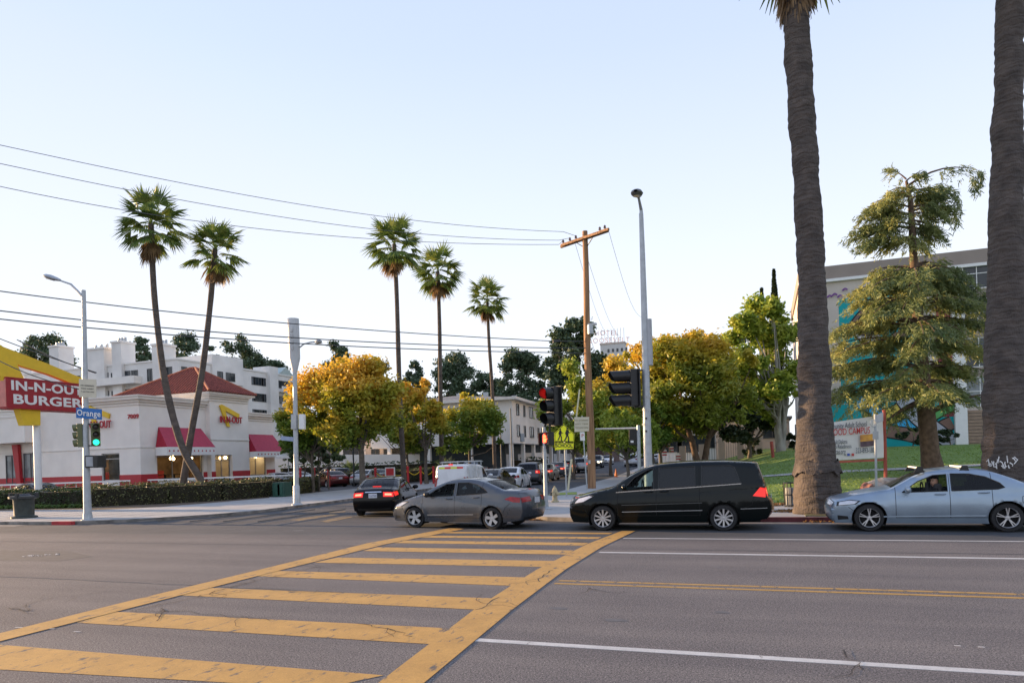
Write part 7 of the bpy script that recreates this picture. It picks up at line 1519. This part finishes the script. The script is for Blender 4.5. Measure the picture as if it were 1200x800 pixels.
# --- school banner on red frame
def banner():
    B0 = lawn_pt(1037.5, 560); zc = depth(B0); root = thing('school_banner', 'white campus banner with red lettering stretched on a red frame', 'banner', B0); f = lambda px, py, d=0: at(px, py, zc + d) - B0
    s = zc / FPX; P = [f(940, 500), f(1034, 486), f(1035.2, 536), f(944, 541)]; b = MB(); n = 16; m_ = 6; r = rnd(2)
    vs = [];
    for j in range(m_ + 1):
        for i in range(n + 1):
            u, v = i / n, j / m_; p = P[0].lerp(P[1], u).lerp(P[3].lerp(P[2], u), v) + fwd * (.03 * math.sin(u * 9 + v * 3) + .02 * math.sin(u * 23)); vs.append(p)
    b.add(vs, [(j * (n + 1) + i, j * (n + 1) + i + 1, (j + 1) * (n + 1) + i + 1, (j + 1) * (n + 1) + i) for j in range(m_) for i in range(n)]); so2 = b.build('banner_sheet', mat('banner_vinyl', (.68, .66, .66), .6, var=.04), root, smooth=True)
    b = MB(); rp_ = mat('red_frame', (.36, .07, .05), .6, var=.2)
    for x in (1036.5, 941): b = MB(); b.tube([f(x + 1.5, 566, .12), f(x - .5, 480, .12)], .075, 8); b.build('frame_post', rp_, root)
    b = MB(); b.bar(f(941, 543, .1), f(1036, 538.5, .1), .09); b.build('frame_rail', rp_, root)
    dk = mat('banner_text_grey', (.10, .11, .14), .6); rd = mat('banner_text_red', (.5, .03, .03), .6)
    def tx(s_, xa, xb, y, size, mt_, dy=0): A, B_ = f(xa, y, -.09), f(xb, y + dy, -.09); text('banner_text', s_, size, mt_, so2, (A + B_) / 2, B_ - A, EZ, .002, 1, .002, width=(B_ - A).length)
    tx('Community Adult School', 965, 1016, 500.5, .34, dk, -4); tx('HOLLYWOOD CAMPUS', 949, 1019.5, 508.5, .42, rd, -4.5); tx('Adult Diploma', 975, 993, 518, .26, dk, -.8); tx('Job Readiness', 975, 998, 523.5, .26, dk, -1.0); tx('wcas.org', 976, 991, 529.5, .34, dk, -.5); tx('323-893-1800', 1003, 1027, 528, .34, dk, -1)
    b = MB(); b.prism([f(1008, 509.5, -.08), f(1023.5, 508, -.08), f(1024, 522, -.08), f(1008.5, 523.5, -.08)], fwd * .01); o = b.build('banner_photo', mat('sunset_photo', (.75, .38, .06), .6, var=.4, scale=3, col2=(.4, .15, .05)), so2, fixn=True); b = MB(); b.prism([f(1008.2, 517.5, -.095), f(1024, 516, -.095), f(1024, 522, -.095), f(1008.5, 523.5, -.095)], fwd * .005); b.build('photo_skyline', mat('photo_dark', (.10, .06, .08), .6, var=.3, scale=8), o, fixn=True)
    for k, c_ in enumerate(((.05, .1, .4), (.5, .05, .05))): b = MB(); x = 993 + k * 5; b.prism([f(x, 531, -.08), f(x + 3, 531, -.08), f(x + 3, 534, -.08), f(x, 534, -.08)], fwd * .01); b.build('banner_mark', mat('mark%s' % ['_blue', '_red'][k], c_, .6), so2, fixn=True)
banner()
# --- red post on the far lawn, bench-like item, rocks, leaf piles, newspaper box
p = lawn_pt(906, 536); b = MB(); B0 = Vector(p); zc = depth(p); root = thing('red_post', 'leaning red post standing on the lawn by the pale trunks', 'post', B0); b.tube([(0, 0, 0), at(904, 517, zc) - B0], .12, 8); b.build('post', mat('red_frame', (0, 0, 0)), root)
zc = 24.6; B0 = at(927.5, 594, 22.9); B0.z = .13; root = thing('litter_bin', 'slim black wire litter bin behind the left foot of the massive palm', 'litter bin', B0); b = MB(); s = .028
for k in range(12): a = k * math.pi / 6; b.bar((.2 * math.cos(a), .2 * math.sin(a), 0), (.24 * math.cos(a), .24 * math.sin(a), .78), .02)
for z in (.05, .4, .78): b.tube([(.22 * math.cos(a), .22 * math.sin(a), z) for a in [k * math.pi / 8 for k in range(17)]], .018, 5, cap=False)
b.build('basket', sigblk, root); b = MB(); b.lathe([(0, .05), (.17, .05), (.18, .62), (0, .62)], n=12); b.build('liner', mat('bin_liner', (.25, .26, .26), .5), root)
rock = mat('boulder_stone', (.32, .27, .23), .9, var=.35, scale=5, bump=1, bscale=12); rockr = mat('reddish_rock', (.22, .10, .08), .9, var=.4, scale=6, bump=1, bscale=12)
def boulder(label, c, r3, mt_, seed, group=None):
    bmx = bmesh.new(); bmesh.ops.create_icosphere(bmx, subdivisions=3, radius=1)
    for v in bmx.verts: k = 1 + .28 * noise.noise(v.co * 1.6 + Vector((seed * 3.1, 0, 0))) + .1 * noise.noise(v.co * 5); v.co = Vector((v.co.x * r3[0] * k, v.co.y * r3[1] * k, max(-.1, v.co.z * r3[2] * k)))
    me = bpy.data.meshes.new('boulder'); bmx.to_mesh(me); bmx.free(); me.materials.append(mt_); o = bpy.data.objects.new('boulder', me); COL.objects.link(o); o.location = c; tag(o, label, 'rock', group)
for i, (px, py, zc, r3, mt_, lab) in enumerate(((1038, 568, 27.5, (.75, .4, .42), rock, 'long pale boulder behind the silver sedan hood'), (1048, 573, 27.2, (.55, .4, .35), rockr, 'brown boulder under the pale long one'), (1018, 571, 27.6, (.32, .3, .3), rockr, 'small dark red rock left of the sign pole'), (1028, 575, 27.3, (.5, .3, .25), rock, 'low grey rock at the foot of the sign pole'), (1010, 578, 26.8, (.38, .3, .2), mat('orange_rock', (.50, .20, .06), .8, var=.3, scale=5), 'orange sunlit stone beside the massive palm'))):
    c = at(px, py, zc); boulder(lab, Vector((c.x, c.y, c.z - r3[2] * .3)), r3, mt_, i)
    if c.z - r3[2] > H(c.x, c.y) + .2:
        pass
b = MB(); pl = [at(1000, 582, 27.8), at(1062, 579, 27.8), at(1062, 579, 29), at(1000, 582, 29)]; 
rg = np.random.default_rng(8)
def litter(label, c, rx, ry, n, mt_, size=.07, z=.15):
    a = rg.uniform(0, 6.28, n); rr = rg.uniform(0, 1, n) ** .6; C = np.stack([c.x + rx * rr * np.cos(a), c.y + ry * rr * np.sin(a), z + rg.uniform(0, .05, n) * (1 - rr)], 1); o = mesh_np('leaf_litter', leaves(rg, C, size, up=2, asp=1.4), None, mt_); tag(o, label, 'leaves', kind='stuff')
L_litter = leafmat('dry_leaf_litter', (.20, .10, .03), (.38, .20, .06), None, 3)
litter('dry orange leaves scattered behind the minivan', G(915, 596), 1.5, .5, 900, L_litter); litter('dry leaves and twigs along the gutter at the corner', G(668, 609), 1.9, .28, 700, L_litter, z=.02); litter('dry grass and leaves around the massive palm foot', G(957, 604), 1.4, .5, 1200, L_litter); litter('dry leaves in the gutter under the silver sedan', G(1080, 612), 3, .25, 500, L_litter, z=.03)
# --- patio umbrella
zc = 62; c = at(338, 545, zc); root = thing('patio_umbrella', 'wide white patio umbrella right of the restaurant', 'umbrella', (c.x, c.y, .1)); z = at(338, 528, zc).z - .1; z2 = at(338, 534, zc).z - .1; b = MB(); n = 8; R0_ = 14.5 * zc / FPX
b.add([(0, 0, z)] + [(R0_ * math.cos(a), R0_ * math.sin(a), z2) for a in [2 * math.pi * i / n for i in range(n)]] + [(R0_ * math.cos(a), R0_ * math.sin(a), z2 - .22) for a in [2 * math.pi * i / n for i in range(n)]], [(0, 1 + i, 1 + (i + 1) % n) for i in range(n)] + [(1 + i, 1 + n + i, 1 + n + (i + 1) % n, 1 + (i + 1) % n) for i in range(n)]); b.build('canopy', whitep, root); b = MB(); b.tube([(0, 0, 0), (0, 0, z)], .04, 6); b.build('pole', steel, root)
# --- red bollards with yellow chain in the lot
GBd = 'red bollards joined by a yellow chain'; pts_ = []
for i, px in enumerate((352, 368, 385, 440, 457, 478, 493, 508)):
    zc = 58; c = at(px, 555, zc); top = at(px, 549.5 - (i > 4) * 2, zc).z; b = MB(); base = Vector((c.x, c.y, .1)); root = thing('bollard', '%s of the red bollards behind the hedges, counted from the left' % ['first', 'second', 'third', 'fourth', 'fifth', 'sixth', 'seventh', 'last'][i], 'bollard', base, group=GBd); b.tube([(0, 0, 0), (0, 0, top - .1)], .1, 8); b.build('post', redp, root); b = MB(); b.lathe([(.13, 0), (.13, .08), (0, .16)], c=(0, 0, top - .12), n=8); b.build('cap', redp, root); pts_.append(base + EZ * (top - .35))
for i in (3, 4, 5, 6): A, B_ = pts_[i], pts_[i + 1]; b = MB(); b.tube([A.lerp(B_, k / 8) - EZ * .35 * math.sin(math.pi * k / 8) for k in range(9)], .035, 5); tag(b.build('chain', yellowp), '%s stretch of yellow chain between the red bollards' % ['first', 'second', 'third', 'last'][i - 3], 'chain', 'yellow chain stretches')
c = at(457, 553, 57.2); b = MB(); b.box((c.x - .45, c.y, c.z - .35), (c.x + .45, c.y + .05, c.z + .4)); root = thing('lot_sign', 'small square red sign among the bollards', 'sign', (0, 0, 0)); b.build('plate', whitep, root); b = MB(); b.box((c.x - .36, c.y - .01, c.z - .27), (c.x + .36, c.y - .001, c.z + .32)); b.build('face', redp, root); b = MB(); b.bar((c.x, c.y + .08, .1), (c.x, c.y + .08, c.z), .06); b.build('post', dsteel, root)
# small yuccas before the white wall
for i, (px, r_2) in enumerate(((412, 10), (523, 9))):
    zc = 74; c = at(px, 552, zc); root = thing('yucca', ['spiky grey green shrub left of the large yellow tree trunk', 'spiky palm shrub behind the white van'][i], 'shrub', (c.x, c.y, .1)); rg2 = np.random.default_rng(i); V = []
    for k in range(26): V += fan(rg2, np.array([0, 0, 1.0]), k * 2.4, math.asin(lp(-.2, 1, k / 26)), .5, 1.1, nseg=9, spread=1.2, droop=.2)
    mesh_np('fronds', np.array(V), None, L_oliv, root); b = MB(); b.tube([(0, 0, 0), (0, 0, 1.1)], .15, 7); b.build('trunk', barkm, root)
# poles in the mid distance
for px, yt, zc, lab in ((414.5, 470, 60, 'thin dark pole left of the large yellow tree trunk'), (588, 487, 70, 'thin grey pole left of the carport building corner'), (600.5, 478, 70, 'pale pole directly before the carport building corner')):
    c = at(px, 550, zc); z = at(px, yt, zc).z; b = MB(); b.tube([(c.x, c.y, 0), (c.x, c.y, z)], .07, 7); tag(b.build('pole', dsteel if px < 500 else mat('weathered_pole', (.16, .165, .17), .7)), lab, 'pole')
# flags near the annex
zc = 70; c = at(785, 545, zc); root = thing('flag_display', 'red and white striped flags clustered behind the minivan roof', 'flag', (c.x, c.y, H(c.x, c.y))); z0 = H(c.x, c.y)
for i, (px, py) in enumerate(((782, 520), (787, 526), (795, 535), (779, 530))):
    a = at(px, py, zc) - root.location; b = MB()
    for k in range(4): b.use([redp, whitep][k % 2]); b.box((a.x - .25, a.y, a.z - .3 + k * .14), (a.x + .2, a.y + .03, a.z - .3 + k * .14 + .13))
    b.build('flag', parent=root); b = MB(); b.bar((a.x - .25, a.y + .05, 0), (a.x - .25, a.y + .05, a.z + .4), .05); b.build('staff', whitep, root)
for px, zc, lab in ((735, 60, 'dark slim tree trunk in the far pavement left of the mast'),): pass
# traffic cone far up the right kerb
c = at(722, 559, 60); b = MB(); b.lathe([(.2, 0), (.2, .03), (.13, .05), (.03, .7), (0, .7)], n=12); o = b.build('traffic_cone', mat('cone_orange', (.7, .18, .03), .5), smooth=35); o.location = (c.x, c.y, .13); tag(o, 'small orange traffic cone on the far right kerb of the side street', 'traffic cone')
# ---------------------------------------------------------------- driver of the silver sedan
def driver():
    L_ = SEDAN['L']; rz = sv.rotation_euler.z; lm = Matrix.Translation(sv.location) @ Matrix.Rotation(rz, 4, 'Z')
    base = lm @ Vector((2.24 - L_ / 2, -.42, .52)); root = thing('person', 'driver with short dark hair and dark shirt looking out of the open sedan window', 'person', base, rz)
    sk_ = mat('skin', (.62, .36, .25), .55, var=.06); hair = mat('dark_hair', (.015, .012, .01), .7); shirt = mat('dark_shirt', (.03, .03, .035), .9)
    me = bpy.data.meshes.new('body'); V = [(0, 0, 0), (.02, 0, .25), (.0, 0, .42), (-.01, 0, .50), (.0, -.18, .42), (-.12, -.22, .24), (-.34, -.12, .30), (.0, .18, .42), (-.12, .2, .24), (-.34, .08, .30), (-.3, -.1, .02), (-.3, .1, .02)]
    E_ = [(0, 1), (1, 2), (2, 3), (2, 4), (4, 5), (5, 6), (2, 7), (7, 8), (8, 9), (0, 10), (0, 11)]; me.from_pydata(V, E_, []); me.materials.append(shirt); o = bpy.data.objects.new('body', me); COL.objects.link(o); o.parent = root
    sm = o.modifiers.new('skin', 'SKIN'); rr = [.15, .15, .13, .055, .07, .05, .035, .07, .05, .035, .08, .08]
    for i, v in enumerate(me.skin_vertices[0].data): v.radius = (rr[i], rr[i] * 1.1); v.use_root = i == 0
    o.modifiers.new('sub', 'SUBSURF').levels = 1
    hd = bpy.data.objects.new('head', None); COL.objects.link(hd); hd.parent = root; hd.location = (-.02, -.06, .62); hd.rotation_euler = (0, 0, R(48))      # local -X is the face
    bmx = bmesh.new(); bmesh.ops.create_uvsphere(bmx, u_segments=20, v_segments=16, radius=1)
    for v in bmx.verts:
        x, y, z = v.co; w_ = 1 - .28 * max(0, -z); v.co = Vector((x * .098 * w_ - (.012 if z < -.3 and x < 0 else 0), y * .076 * w_, z * .125))
        if x < -.75 and -.35 < z < .05 and abs(y) < .25: v.co.x -= .022 * (1 - abs(y) * 4)
        if x < -.5 and .0 < z < .3 and .2 < abs(y) < .6: v.co.x += .008
    me2 = bpy.data.meshes.new('face'); bmx.to_mesh(me2); bmx.free(); me2.materials.append(sk_); o = bpy.data.objects.new('face', me2); COL.objects.link(o); o.parent = hd; me2.polygons.foreach_set('use_smooth', [True] * len(me2.polygons))
    bmx = bmesh.new(); bmesh.ops.create_uvsphere(bmx, u_segments=16, v_segments=12, radius=1); bmesh.ops.delete(bmx, geom=[v for v in bmx.verts if v.co.z < -.1 or (v.co.x < -.35 and v.co.z < .5)], context='VERTS')
    for v in bmx.verts: v.co = Vector((v.co.x * .108 + .006, v.co.y * .087, v.co.z * .138))
    me2 = bpy.data.meshes.new('hair'); bmx.to_mesh(me2); bmx.free(); me2.materials.append(hair); o = bpy.data.objects.new('hair', me2); COL.objects.link(o); o.parent = hd
    for sy in (-1, 1):
        b = MB(); b.lathe([(0, -.011), (.008, -.008), (.011, 0), (0, .006)], c=(-.085, sy * .03, .018), axis='X', n=10); b.build('eye', hair, hd, smooth=True); b = MB(); b.bar((-.092, sy * .018, .042), (-.083, sy * .045, .042), .008); b.build('eyebrow', hair, hd); b = MB(); b.lathe([(0, -.008), (.02, 0), (.014, .01)], c=(.0, sy * .078, 0), axis='Y', n=10); b.build('ear', sk_, hd, smooth=True)
    b = MB(); b.bar((-.092, -.022, -.058), (-.092, .022, -.058), .01, .012); b.build('mouth', mat('lips', (.3, .11, .09), .5), hd)
driver()
